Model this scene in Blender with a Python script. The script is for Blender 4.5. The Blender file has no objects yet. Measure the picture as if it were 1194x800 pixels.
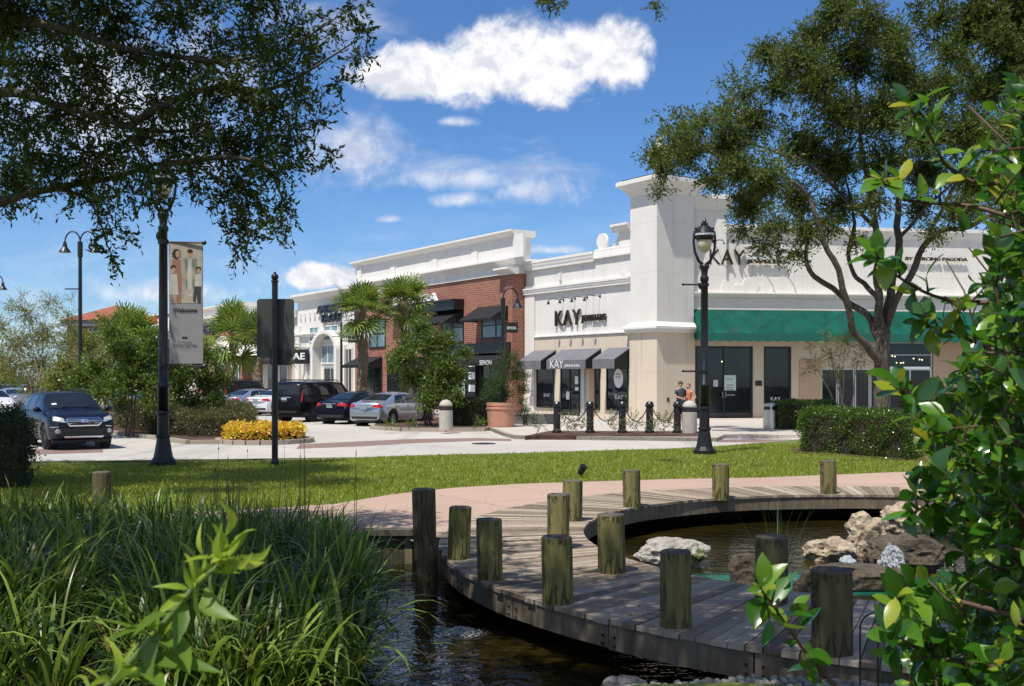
import bpy, bmesh, math, random
import numpy as np
from mathutils import Vector, Matrix, noise
from mathutils.bvhtree import BVHTree

# ------------------------------------------------------------------ camera, sky, sun, exposure
F, CX, YH, H = 1245.0, 597.0, 440.0, 2.1
scene = bpy.context.scene
C = scene.collection
R = math.radians
cam_d = bpy.data.cameras.new('camera'); cam = bpy.data.objects.new('camera', cam_d); C.objects.link(cam)
cam.location = (0, 0, H); cam.rotation_euler = (R(90), 0, 0)
cam_d.sensor_width = 36.0; cam_d.lens = 36.0 * F / 1194.0
cam_d.shift_y = (YH - 400.0) / 1194.0
cam_d.clip_start = 0.05; cam_d.clip_end = 6000
cam_d.dof.use_dof = True; cam_d.dof.focus_distance = 22.0; cam_d.dof.aperture_fstop = 16.0
scene.camera = cam

SUN_DIR = Vector((-.30, -.37, 1.0)).normalized()
SUN_EL = math.asin(SUN_DIR.z); SUN_ROT = math.atan2(SUN_DIR.x, SUN_DIR.y) % (2 * math.pi)
world = bpy.data.worlds.new('World'); scene.world = world; world.use_nodes = True

class NT:
    """small helper for building node trees"""
    def __init__(s, tree): s.t = tree; s.n = tree.nodes; s.l = tree.links
    def new(s, typ, **kw):
        n = s.n.new(typ)
        for k, v in kw.items(): setattr(n, k, v)
        return n
    def put(s, sock, v):
        if isinstance(v, bpy.types.NodeSocket): s.l.new(v, sock)
        elif v is not None: sock.default_value = v
    def math(s, op, a, b=None, c=None, clamp=False):
        n = s.new('ShaderNodeMath', operation=op); n.use_clamp = clamp
        s.put(n.inputs[0], a)
        if b is not None: s.put(n.inputs[1], b)
        if c is not None: s.put(n.inputs[2], c)
        return n.outputs[0]
    def mix(s, fac, a, b, blend='MIX'):
        n = s.new('ShaderNodeMix', data_type='RGBA', blend_type=blend)
        s.put(n.inputs[0], fac); s.put(n.inputs[6], a); s.put(n.inputs[7], b)
        return n.outputs[2]
    def noise(s, vec, scale, detail=4, rough=.55, dist=0.0):
        n = s.new('ShaderNodeTexNoise'); s.put(n.inputs['Vector'], vec)
        n.inputs['Scale'].default_value = scale; n.inputs['Detail'].default_value = detail
        n.inputs['Roughness'].default_value = rough; n.inputs['Distortion'].default_value = dist
        return n.outputs[0]
    def ramp(s, fac, stops, interp='LINEAR'):
        n = s.new('ShaderNodeValToRGB'); s.put(n.inputs[0], fac); cr = n.color_ramp; cr.interpolation = interp
        while len(cr.elements) < len(stops): cr.elements.new(.5)
        for e, (p, c) in zip(cr.elements, stops):
            e.position = p; e.color = c if len(c) == 4 else (*c, 1)
        return n.outputs[0]
    def maprange(s, v, a, b, c=0., d=1., smooth=False):
        n = s.new('ShaderNodeMapRange'); n.interpolation_type = 'SMOOTHSTEP' if smooth else 'LINEAR'
        s.put(n.inputs[0], v); n.inputs[1].default_value = a; n.inputs[2].default_value = b
        n.inputs[3].default_value = c; n.inputs[4].default_value = d
        return n.outputs[0]
    def mapping(s, vec, scale=(1, 1, 1), rot=(0, 0, 0), loc=(0, 0, 0)):
        n = s.new('ShaderNodeMapping'); s.put(n.inputs[0], vec)
        n.inputs['Scale'].default_value = scale; n.inputs['Rotation'].default_value = rot; n.inputs['Location'].default_value = loc
        return n.outputs[0]

def build_sky():
    w = NT(world.node_tree); w.n.clear()
    out = w.new('ShaderNodeOutputWorld'); bg = w.new('ShaderNodeBackground'); w.l.new(bg.outputs[0], out.inputs[0])
    sky = w.new('ShaderNodeTexSky', sky_type='NISHITA'); sky.sun_disc = False
    sky.sun_elevation = SUN_EL; sky.sun_rotation = SUN_ROT
    sky.air_density = 0.95; sky.dust_density = 0.15; sky.ozone_density = 5.0; sky.altitude = 10
    tc = w.new('ShaderNodeTexCoord'); sep = w.new('ShaderNodeSeparateXYZ'); w.l.new(tc.outputs['Generated'], sep.inputs[0])
    x, y, z = sep.outputs
    ym = w.math('MAXIMUM', y, .02)
    u = w.math('DIVIDE', x, ym); v = w.math('DIVIDE', z, ym)
    comb = w.new('ShaderNodeCombineXYZ'); w.l.new(u, comb.inputs[0]); w.l.new(v, comb.inputs[1])
    n1 = w.noise(comb.outputs[0], 22, 6, .62, .25)
    n2 = w.noise(w.mapping(comb.outputs[0], (4, 11, 1), (0, 0, R(-18))), 1.7, 4, .6, .9)
    # cumulus: (px, py, rx, ry, weight)
    def ell(px, py, rx, ry):
        a = w.math('DIVIDE', w.math('SUBTRACT', u, (px - CX) / F), rx / F)
        b = w.math('DIVIDE', w.math('SUBTRACT', v, (YH - py) / F), ry / F)
        b = w.math('MULTIPLY', b, w.math('ADD', 1.0, w.math('MULTIPLY', w.math('LESS_THAN', b, 0.0), .25)))
        q = w.math('ADD', w.math('MULTIPLY', a, a), w.math('MULTIPLY', b, b))
        return w.math('SUBTRACT', 1.0, w.math('SQRT', q))
    def union(lst):
        r = None
        for e in lst:
            k = ell(*e); r = k if r is None else w.math('MAXIMUM', r, k)
        return r
    nn = w.math('MULTIPLY', w.math('SUBTRACT', n1, .5), 1.55)
    cum = union([(500, 88, 100, 40), (600, 80, 130, 60), (700, 66, 66, 54), (375, 324, 60, 20)])
    cum = w.maprange(w.math('ADD', cum, nn), -.10, .42, 0, 1, True)
    mid = union([(530, 208, 90, 20), (630, 222, 62, 26), (540, 234, 38, 12), (532, 142, 28, 8), (455, 256, 20, 7), (415, 180, 80, 60), (190, 342, 120, 22), (130, 130, 210, 130), (640, 292, 60, 8)])
    mid = w.math('MULTIPLY', w.maprange(w.math('ADD', mid, w.math('MULTIPLY', nn, 1.3)), -.1, 1.15, 0, 1, True), .72)
    wisp = union([(420, 25, 200, 60), (120, 330, 240, 40), (520, 195, 220, 50)])
    wisp = w.math('MULTIPLY', w.maprange(w.math('ADD', wisp, w.math('MULTIPLY', w.math('SUBTRACT', n2, .5), 3.0)), .25, 1.5, 0, 1, True), .45)
    low = w.math('MULTIPLY', w.maprange(v, .0, .20, 1, 0, True), w.maprange(n2, .36, .72, .12, .5, True))
    m = w.math('MAXIMUM', w.math('MAXIMUM', cum, mid), w.math('MAXIMUM', wisp, low))
    m = w.math('MULTIPLY', m, w.math('GREATER_THAN', y, .1), clamp=True)
    n3 = w.noise(w.mapping(comb.outputs[0], (1, 1, 1), (0, 0, 0), (3, .012, 0)), 12, 3, .5)
    # grey undersides: a cloud is darker where the sky below it is clear
    n5 = w.noise(w.mapping(comb.outputs[0], (1, 1, 1), (0, 0, 0), (0, .010, 0)), 22, 5, .62, .25)
    lit = w.math('ADD', w.math('MULTIPLY', w.math('SUBTRACT', n1, n5), 5.0), w.maprange(n3, .32, .62, .15, .85, True))
    col = w.mix(w.maprange(lit, 0, 1, 0, 1, True), (6.6, 6.8, 7.5, 1), (9.0, 9.0, 9.2, 1))
    # broken cloud added out of view behind and above the camera for fill light
    n4 = w.noise(tc.outputs['Generated'], 2.2, 3, .6)
    back = w.math('MULTIPLY', w.maprange(y, -.25, .25, 1, 0, True), w.maprange(n4, .38, .58, .05, .55, True))
    m = w.math('MAXIMUM', m, w.math('MULTIPLY', back, w.maprange(z, -.02, .1, 0, 1)))
    # the air looks deeper blue to a camera with a polarised, contrasty rendering
    tint = w.mix(1.0, sky.outputs[0], (SKY_TINT[0], SKY_TINT[1], SKY_TINT[2], 1), 'MULTIPLY')
    res = w.mix(m, tint, col)
    w.l.new(res, bg.inputs[0]); bg.inputs[1].default_value = SKY_STRENGTH
SKY_STRENGTH = 0.085
SKY_TINT = (0.66, 0.91, 1.17)
build_sky()
sun_d = bpy.data.lights.new('sun', 'SUN'); sun_d.energy = 4.2; sun_d.angle = R(.53); sun_d.color = (1, .955, .88)
sun = bpy.data.objects.new('sun', sun_d); C.objects.link(sun); sun.rotation_euler = SUN_DIR.to_track_quat('Z', 'Y').to_euler()
scene.view_settings.view_transform = 'Standard'; scene.view_settings.look = 'None'
scene.view_settings.exposure = 0.42; scene.view_settings.gamma = 1.0; scene.view_settings.use_curve_mapping = False
scene.render.engine = 'CYCLES'
scene.cycles.max_bounces = 5; scene.cycles.diffuse_bounces = 3; scene.cycles.glossy_bounces = 3; scene.cycles.transparent_max_bounces = 6; scene.cycles.caustics_reflective = False; scene.cycles.caustics_refractive = False

# ------------------------------------------------------------------ places in the photograph
K, KN = H / 1.95, (H - .1) / 1.95
NZ = .1                                    # height of lawn, path and deck above the road
def G(px, py, z=0.0):
    Y = (H - z) * F / (py - YH); return Vector(((px - CX) / F * Y, Y, z))
def PZ(px, py, Y): return Vector(((px - CX) / F * Y, Y, H + (YH - py) / F * Y))
def ppm(Y): return F / Y

class Frame:
    """wall frame: x along the wall (to the right), y into the wall, z up"""
    def __init__(s, origin, ang):
        s.o = Vector((origin[0], origin[1], 0)); s.a = ang
        s.M = Matrix.Translation(s.o) @ Matrix.Rotation(ang, 4, 'Z')
        s.x = Vector((math.cos(ang), math.sin(ang))); s.y = Vector((-math.sin(ang), math.cos(ang)))
    def sx(s, px, y=0.0):
        t = (px - CX) / F; bx = s.o.x + s.y.x * y; by = s.o.y + s.y.y * y
        return (t * by - bx) / (s.x.x - t * s.x.y)
    def z(s, px, py, y=0.0):
        X = s.sx(px, y); Y = s.o.y + s.x.y * X + s.y.y * y
        return H + (YH - py) / F * Y
    def w(s, x, y, z=0): return s.M @ Vector((x, y, z))
LF = Frame((5.28 * K, 47.7 * K), math.atan2(-.833, .553))
RF = Frame((8.15 * K, 47.55 * K), math.atan2(.154, .988))

# ------------------------------------------------------------------ object helpers
W = {}
I4 = Matrix.Identity(4)
def thing(name, label, cat, loc=(0, 0, 0), rotz=0.0, group=None):
    o = bpy.data.objects.new(name, None); o.empty_display_size = .3; C.objects.link(o)
    o.location = loc; o.rotation_euler = (0, 0, rotz); o['label'] = label; o['category'] = cat
    if group: o['group'] = group
    W[o.name] = Matrix.Translation(Vector(loc)) @ Matrix.Rotation(rotz, 4, 'Z')
    return o
def frame_thing(name, label, cat, fr, x, y=0, group=None):
    return thing(name, label, cat, fr.w(x, y), fr.a, group)

class MB:
    def __init__(s): s.v = []; s.f = []; s.smooth = False
    def add(s, vs, fs):
        n = len(s.v); s.v.extend([tuple(p) for p in vs]); s.f.extend([tuple(i + n for i in f) for f in fs]); return s
    def box(s, x0, x1, y0, y1, z0, z1):
        if x0 > x1: x0, x1 = x1, x0
        if y0 > y1: y0, y1 = y1, y0
        if z0 > z1: z0, z1 = z1, z0
        return s.add([(x0,y0,z0),(x1,y0,z0),(x1,y1,z0),(x0,y1,z0),(x0,y0,z1),(x1,y0,z1),(x1,y1,z1),(x0,y1,z1)],
                     [(0,3,2,1),(4,5,6,7),(0,1,5,4),(1,2,6,5),(2,3,7,6),(3,0,4,7)])
    def prism(s, poly, z0, z1, top=True, bottom=True):
        """poly: list of (x,y) counter-clockwise"""
        a = sum(poly[i][0]*poly[(i+1)%len(poly)][1]-poly[(i+1)%len(poly)][0]*poly[i][1] for i in range(len(poly)))
        if a < 0: poly = poly[::-1]
        n = len(poly)
        vs = [(p[0], p[1], z0) for p in poly] + [(p[0], p[1], z1) for p in poly]
        fs = [(i, (i+1)%n, n+(i+1)%n, n+i) for i in range(n)]
        if top: fs.append(tuple(range(n, 2*n)))
        if bottom: fs.append(tuple(range(n))[::-1])
        return s.add(vs, fs)
    def extr(s, prof, x0, x1):
        """profile of (y,z) extruded along x, closed"""
        n = len(prof)
        vs = [(x0, p[0], p[1]) for p in prof] + [(x1, p[0], p[1]) for p in prof]
        fs = [(i, (i+1)%n, n+(i+1)%n, n+i) for i in range(n)] + [tuple(range(n))[::-1], tuple(range(n, 2*n))]
        return s.add(vs, fs)
    def lathe(s, prof, c=(0, 0, 0), n=16, cap=True, axis='z'):
        """prof: list of (r,z)"""
        vs = []; fs = []
        for r, z in prof:
            for k in range(n):
                a = 2*math.pi*k/n; p = (r*math.cos(a), r*math.sin(a), z)
                if axis == 'x': p = (p[2], p[0], p[1])
                elif axis == 'y': p = (p[1], p[2], p[0])
                vs.append((c[0]+p[0], c[1]+p[1], c[2]+p[2]))
        m = len(prof)
        for j in range(m-1):
            for k in range(n):
                fs.append((j*n+k, j*n+(k+1)%n, (j+1)*n+(k+1)%n, (j+1)*n+k))
        if cap: fs.append(tuple(range(n))[::-1]); fs.append(tuple((m-1)*n+k for k in range(n)))
        return s.add(vs, fs)
    def tube(s, pts, r, n=8, cap=True):
        pts = [Vector(p) for p in pts]; m = len(pts)
        rs = r if isinstance(r, (list, tuple)) else [r]*m
        vs = []; fs = []; ref = None
        for i, p in enumerate(pts):
            d = (pts[min(i+1, m-1)] - pts[max(i-1, 0)]).normalized()
            if ref is None:
                ref = Vector((0,0,1)) if abs(d.z) < .9 else Vector((1,0,0))
                ref = (ref - d*ref.dot(d)).normalized()
            else:
                ref = (ref - d*ref.dot(d))
                ref = ref.normalized() if ref.length > 1e-6 else d.orthogonal().normalized()
            b = d.cross(ref)
            for k in range(n):
                a = 2*math.pi*k/n; vs.append(p + (ref*math.cos(a) + b*math.sin(a))*rs[i])
        for j in range(m-1):
            for k in range(n): fs.append((j*n+k, j*n+(k+1)%n, (j+1)*n+(k+1)%n, (j+1)*n+k))
        if cap: fs.append(tuple(range(n))[::-1]); fs.append(tuple((m-1)*n+k for k in range(n)))
        return s.add(vs, fs)
    def sphere(s, c, r, n=12, m=8, sq=(1,1,1)):
        prof = [(max(1e-4, math.sin(math.pi*j/m)), -math.cos(math.pi*j/m)) for j in range(m+1)]
        b = MB().lathe(prof, n=n, cap=False)
        return s.add([(c[0]+p[0]*r*sq[0], c[1]+p[1]*r*sq[1], c[2]+p[2]*r*sq[2]) for p in b.v], b.f)

SPLIT = {'pilaster', 'parapet_pier', 'window', 'window_row', 'awning_side', 'wall_vent', 'door_handle', 'sign_lamp_', 'notice', 'pediment', 'entrance_canopy', 'cornice', 'white_stripe',
         'lamp_inside', 'brick_band', 'lower_wall', 'stringer', 'mirror', 'door_gap', 'headlight', 'tail_light', 'parapet_scroll_', 'leg', 'fog_lamp'}
def components(mb):
    par = list(range(len(mb.v)))
    def find(a):
        while par[a] != a: par[a] = par[par[a]]; a = par[a]
        return a
    for f in mb.f:
        r = find(f[0])
        for k in f[1:]: par[find(k)] = r
    groups = {}
    for f in mb.f: groups.setdefault(find(f[0]), []).append(f)
    out = []
    for fs in groups.values():
        ids = sorted({k for f in fs for k in f}); mp = {a: i for i, a in enumerate(ids)}
        c = MB(); c.v = [tuple(mb.v[a]) for a in ids]; c.f = [tuple(mp[k] for k in f) for f in fs]; out.append(c)
    return out
def obj(name, mb, mat, parent=None, M=I4, smooth=False, label=None):
    """one mesh, or for countable parts one mesh per loose piece"""
    if parent is not None and name in SPLIT:
        cs = components(mb)
        if len(cs) > 1:
            r = [obj1(name, c, mat, parent, M, smooth, label) for c in cs]; return r[0]
    return obj1(name, mb, mat, parent, M, smooth, label)
def obj1(name, mb, mat, parent=None, M=I4, smooth=False, label=None):
    """links mb as one mesh; its vertices are given in the frame M and stored local to the parent"""
    v = np.array(mb.v, dtype=float) if not isinstance(mb.v, np.ndarray) else mb.v
    me = bpy.data.meshes.new(name)
    T = (W[parent.name].inverted() @ M) if parent is not None else M
    if T != I4:
        A = np.array(T); v = v @ A[:3, :3].T + A[:3, 3]
    me.from_pydata(v.tolist(), [], mb.f); me.update()
    for m in (mat if isinstance(mat, (list, tuple)) else [mat]): me.materials.append(m)
    if smooth:
        me.polygons.foreach_set('use_smooth', [True]*len(me.polygons))
    o = bpy.data.objects.new(name, me); C.objects.link(o)
    if parent is not None:
        o.parent = parent; W[o.name] = W[parent.name]
    else: W[o.name] = I4
    if label: o['label'] = label
    return o
def solo(name, mb, mat, label, cat, loc, rotz=0, group=None, smooth=False, M=I4):
    """a thing that is one mesh: origin at its base"""
    o = obj(name, mb, mat, None, M, smooth)
    T = Matrix.Translation(Vector(loc)) @ Matrix.Rotation(rotz, 4, 'Z')
    o.data.transform(T.inverted()); o.location = loc; o.rotation_euler = (0, 0, rotz); W[o.name] = T
    o['label'] = label; o['category'] = cat
    if group: o['group'] = group
    return o
def struct(name, mb, mat, M=I4, kind='structure', smooth=False):
    o = obj(name, mb, mat, None, M, smooth); o['kind'] = kind; return o
def bevel(o, w=.01, seg=2, ang=40):
    m = o.modifiers.new('bevel', 'BEVEL'); m.width = w; m.segments = seg; m.limit_method = 'ANGLE'; m.angle_limit = R(ang); return o
def dup(root, loc, rotz=0.0, label=None, scale=None):
    r = root.copy(); C.objects.link(r); r.location = loc; r.rotation_euler = (0, 0, rotz)
    W[r.name] = Matrix.Translation(Vector(loc)) @ Matrix.Rotation(rotz, 4, 'Z')
    if scale: r.scale = scale
    if label: r['label'] = label
    for ch in list(root.children):
        c = ch.copy(); C.objects.link(c); c.parent = r; W[c.name] = W[r.name]
        for g in list(ch.children):
            d = g.copy(); C.objects.link(d); d.parent = c; W[d.name] = W[r.name]
    return r
def text(name, s, size, mat, parent, fr, x, y, z, extrude=.03, width=None, align='LEFT', bold=0.0, height=None):
    """raised lettering on a wall of frame fr; (x,z) is the lower left (or centre) of the text, y its depth"""
    cu = bpy.data.curves.new(name, 'FONT'); cu.body = s; cu.size = 1; cu.extrude = extrude; cu.offset = bold
    cu.resolution_u = 3
    t = bpy.data.objects.new('t', cu); C.objects.link(t)
    dg = bpy.context.evaluated_depsgraph_get(); dg.update()
    me = bpy.data.meshes.new_from_object(t.evaluated_get(dg)); bpy.data.objects.remove(t)
    n = len(me.vertices); co = np.zeros(n*3); me.vertices.foreach_get('co', co); co = co.reshape(-1, 3)
    x0, x1, z0, z1 = co[:,0].min(), co[:,0].max(), co[:,1].min(), co[:,1].max()
    hs = (height/(z1-z0)) if height else size
    ws = (width/(x1-x0)) if width else hs
    lx = (co[:,0]-x0)*ws; lz = (co[:,1]-z0)*hs
    if align == 'CENTER': lx -= (x1-x0)*ws/2
    V = np.stack([x + lx, y - co[:,2], z + lz], 1)
    mb = MB(); mb.v = V; mb.f = [tuple(p.vertices)[::-1] if False else tuple(p.vertices) for p in me.polygons]
    bpy.data.meshes.remove(me)
    return obj(name, mb, mat, parent, fr.M if isinstance(fr, Frame) else fr)

# ------------------------------------------------------------------ materials
def base(name):
    m = bpy.data.materials.new(name); m.use_nodes = True; t = NT(m.node_tree); b = t.n['Principled BSDF']; return m, t, b
def oc(t, which='Object'): return t.new('ShaderNodeTexCoord').outputs[which]
def pm(name, c, rough=.6, var=.12, scale=3.0, metallic=0.0, spec=.5, bump=0.0, bscale=40.0, coat=0.0, stretch=(1,1,1), c2=None, detail=5):
    m, t, b = base(name)
    vec = t.mapping(oc(t), stretch)
    n = t.noise(vec, scale, detail, .6)
    lo = tuple(x*(1-var) for x in c); hi = tuple(min(1, x*(1+var)) for x in c)
    if c2: lo, hi = c, c2
    col = t.ramp(n, [(.3, lo), (.7, hi)]); t.l.new(col, b.inputs['Base Color'])
    b.inputs['Roughness'].default_value = rough; b.inputs['Metallic'].default_value = metallic
    b.inputs['Specular IOR Level'].default_value = spec; b.inputs['Coat Weight'].default_value = coat
    if bump:
        bn = t.new('ShaderNodeBump'); bn.inputs['Strength'].default_value = bump; bn.inputs['Distance'].default_value = .02
        t.l.new(t.noise(vec, bscale, 6, .65), bn.inputs['Height']); t.l.new(bn.outputs[0], b.inputs['Normal'])
    return m
def stucco(name, c, stain=.10):
    m, t, b = base(name); o = oc(t)
    n = t.noise(o, .7, 6, .6); s = t.noise(t.mapping(o, (3, 3, .12)), 1.2, 6, .7)
    col = t.ramp(n, [(.3, tuple(x*.94 for x in c)), (.7, tuple(min(1, x*1.03) for x in c))])
    dirty = tuple(x*(1-stain*2.2)*k for x, k in zip(c, (1, .97, .92)))
    col = t.mix(t.maprange(s, .50, .76, 0, .6, True), col, (*dirty, 1))
    cj = t.new('ShaderNodeCombineXYZ'); sj = t.new('ShaderNodeSeparateXYZ'); t.l.new(o, sj.inputs[0]); t.l.new(t.math('ADD', sj.outputs[0], sj.outputs[1]), cj.inputs[0]); t.l.new(sj.outputs[2], cj.inputs[1])
    bj = t.new('ShaderNodeTexBrick'); bj.offset = 0; t.l.new(cj.outputs[0], bj.inputs['Vector']); bj.inputs['Scale'].default_value = 1; bj.inputs['Brick Width'].default_value = 2.9; bj.inputs['Row Height'].default_value = 2.35; bj.inputs['Mortar Size'].default_value = .009
    for k in ('Color1', 'Color2'): bj.inputs[k].default_value = (0, 0, 0, 1)
    bj.inputs['Mortar'].default_value = (1, 1, 1, 1); col = t.mix(t.math('MULTIPLY', bj.outputs[0], .3), col, tuple(x*.35 for x in c)+(1,))
    t.l.new(col, b.inputs['Base Color'])
    b.inputs['Roughness'].default_value = .88; b.inputs['Specular IOR Level'].default_value = .25
    bn = t.new('ShaderNodeBump'); bn.inputs['Strength'].default_value = .25; bn.inputs['Distance'].default_value = .01
    t.l.new(t.noise(o, 60, 4, .6), bn.inputs['Height']); t.l.new(bn.outputs[0], b.inputs['Normal'])
    return m
def leafmat(name, cols, rough=.45, trans=.35, tcol=(.25,.42,.05), spec=.5, coat=0.0):
    """leaves: every leaf (mesh island) takes a shade of its own; thin leaves let light through"""
    m, t, b = base(name)
    g = t.new('ShaderNodeNewGeometry')
    k = len(cols); col = t.ramp(g.outputs['Random Per Island'], [(i/max(1, k-1), c) for i, c in enumerate(cols)])
    t.l.new(col, b.inputs['Base Color']); b.inputs['Roughness'].default_value = rough
    b.inputs['Specular IOR Level'].default_value = spec; b.inputs['Coat Weight'].default_value = coat; b.inputs['Coat Roughness'].default_value = .12
    tr = t.new('ShaderNodeBsdfTranslucent'); t.l.new(t.mix(.5, col, (*tcol, 1)), tr.inputs[0])
    mx = t.new('ShaderNodeMixShader'); mx.inputs[0].default_value = trans
    t.l.new(b.outputs[0], mx.inputs[1]); t.l.new(tr.outputs[0], mx.inputs[2]); t.l.new(mx.outputs[0], t.n['Material Output'].inputs[0])
    return m
def glassmat(name, c=(.015,.02,.022), rough=.03):
    m, t, b = base(name)
    n = t.noise(oc(t), .8, 3); t.l.new(t.ramp(n, [(.3, tuple(x*.7 for x in c)), (.7, tuple(x*1.4 for x in c))]), b.inputs['Base Color'])
    b.inputs['Roughness'].default_value = rough; b.inputs['Specular IOR Level'].default_value = .55
    bn = t.new('ShaderNodeBump'); bn.inputs['Strength'].default_value = .04; bn.inputs['Distance'].default_value = .05
    t.l.new(t.noise(oc(t), 1.2, 2), bn.inputs['Height']); t.l.new(bn.outputs[0], b.inputs['Normal'])
    return m
def emissive(name, c, s):
    m, t, b = base(name); b.inputs['Base Color'].default_value = (*c, 1)
    b.inputs['Emission Color'].default_value = (*c, 1); b.inputs['Emission Strength'].default_value = s; return m

M = {}
M['white'] = stucco('white_stucco', (.735, .71, .66), .11); M['trim'] = stucco('white_trim', (.77, .745, .70), .06)
M['cream'] = stucco('cream_stucco', (.64, .55, .435), .14); M['tan'] = stucco('tan_stucco', (.50, .37, .27)); M['beige'] = stucco('beige_stucco', (.58, .50, .41))
M['black'] = pm('black_paint', (.012, .012, .013), .35, .3, 8, spec=.5)
M['blackm'] = pm('matt_black', (.018, .018, .02), .6, .3, 8)
M['glass'] = glassmat('dark_glass'); M['glass_blue'] = glassmat('pale_glass', (.16, .24, .27), .06)
M['alu'] = pm('aluminium_frame', (.55, .56, .57), .4, .08, 5, metallic=.6)
M['steel'] = pm('brushed_steel', (.62, .61, .58), .3, .1, 3, metallic=1.0, stretch=(30, 30, 1))
M['green'] = pm('green_canvas', (.001, .075, .052), .8, .3, 1.6, stretch=(1.2, 1, .12), bump=.15, bscale=12, spec=.2)
def canvas_seams(m, w, dark):
    t = NT(m.node_tree); b = t.n['Principled BSDF']; l = b.inputs['Base Color'].links[0].from_socket; sp = t.new('ShaderNodeSeparateXYZ'); t.l.new(oc(t), sp.inputs[0])
    f = t.math('FRACT', t.math('DIVIDE', sp.outputs[0], w)); e = t.math('LESS_THAN', f, .025); st = t.noise(t.mapping(oc(t), (2.5, .4, .25)), 1.5, 5, .65)
    c = t.mix(t.math('MULTIPLY', e, .5), l, dark); c = t.mix(t.maprange(st, .5, .72, 0, .4, True), c, tuple(min(1, x*1.0+.035) for x in dark[:3])+(1,)); t.l.new(c, b.inputs['Base Color'])
canvas_seams(M['green'], 1.25, (.001, .03, .022, 1))
M['greyaw'] = pm('grey_canvas', (.15, .15, .165), .7, .15, 2, bump=.1, spec=.3)
M['blackaw'] = pm('black_canvas', (.014, .014, .016), .7, .25, 2, bump=.1, spec=.3)
M['goldedge'] = pm('dark_bronze_letter', (.05, .035, .018), .35, .2, 5, metallic=.5)
M['whitel'] = pm('white_letter', (.8, .8, .8), .5, .03)
M['darkl'] = pm('dark_letter', (.02, .022, .03), .4, .1)
M['terra'] = pm('terracotta', (.46, .23, .155), .8, .16, 2.5, bump=.15, bscale=20)
M['conc_smooth'] = pm('cast_concrete', (.42, .385, .33), .8, .12, 4, bump=.1)
M['tile'] = None
def brick(name):
    m, t, b = base(name); o = oc(t); sp = t.new('ShaderNodeSeparateXYZ'); t.l.new(o, sp.inputs[0])
    cb = t.new('ShaderNodeCombineXYZ'); t.l.new(t.math('ADD', sp.outputs[0], sp.outputs[1]), cb.inputs[0]); t.l.new(sp.outputs[2], cb.inputs[1])
    br = t.new('ShaderNodeTexBrick'); t.l.new(cb.outputs[0], br.inputs['Vector'])
    br.inputs['Scale'].default_value = 1.0; br.inputs['Brick Width'].default_value = .30; br.inputs['Row Height'].default_value = .12
    br.inputs['Mortar Size'].default_value = .011; br.inputs['Bias'].default_value = -.1
    br.inputs['Color1'].default_value = (.31, .105, .055, 1); br.inputs['Color2'].default_value = (.17, .055, .033, 1); br.inputs['Mortar'].default_value = (.42, .30, .24, 1)
    n = t.noise(o, 1.1, 5, .6)
    t.l.new(t.mix(t.maprange(n, .35, .7, 0, .35), br.outputs[0], (.34, .13, .085, 1)), b.inputs['Base Color'])
    b.inputs['Roughness'].default_value = .85
    return m
M['brick'] = brick('red_brick')
def tiles():
    m, t, b = base('red_roof_tile'); o = oc(t)
    wv = t.new('ShaderNodeTexWave', wave_type='BANDS', bands_direction='X'); t.l.new(o, wv.inputs[0]); wv.inputs['Scale'].default_value = 1.1
    wz = t.new('ShaderNodeTexWave', wave_type='BANDS', bands_direction='Z'); t.l.new(o, wz.inputs[0]); wz.inputs['Scale'].default_value = 2.2
    n = t.noise(o, 3, 5); c = t.ramp(n, [(.3, (.22, .06, .03)), (.7, (.42, .13, .07))])
    c = t.mix(t.maprange(wv.outputs[1], 0, .4, .55, 0), c, (.08, .025, .02, 1)); c = t.mix(t.maprange(wz.outputs[1], 0, .3, .5, 0), c, (.1, .03, .02, 1))
    t.l.new(c, b.inputs['Base Color']); b.inputs['Roughness'].default_value = .75; return m
M['tile'] = tiles()
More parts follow.
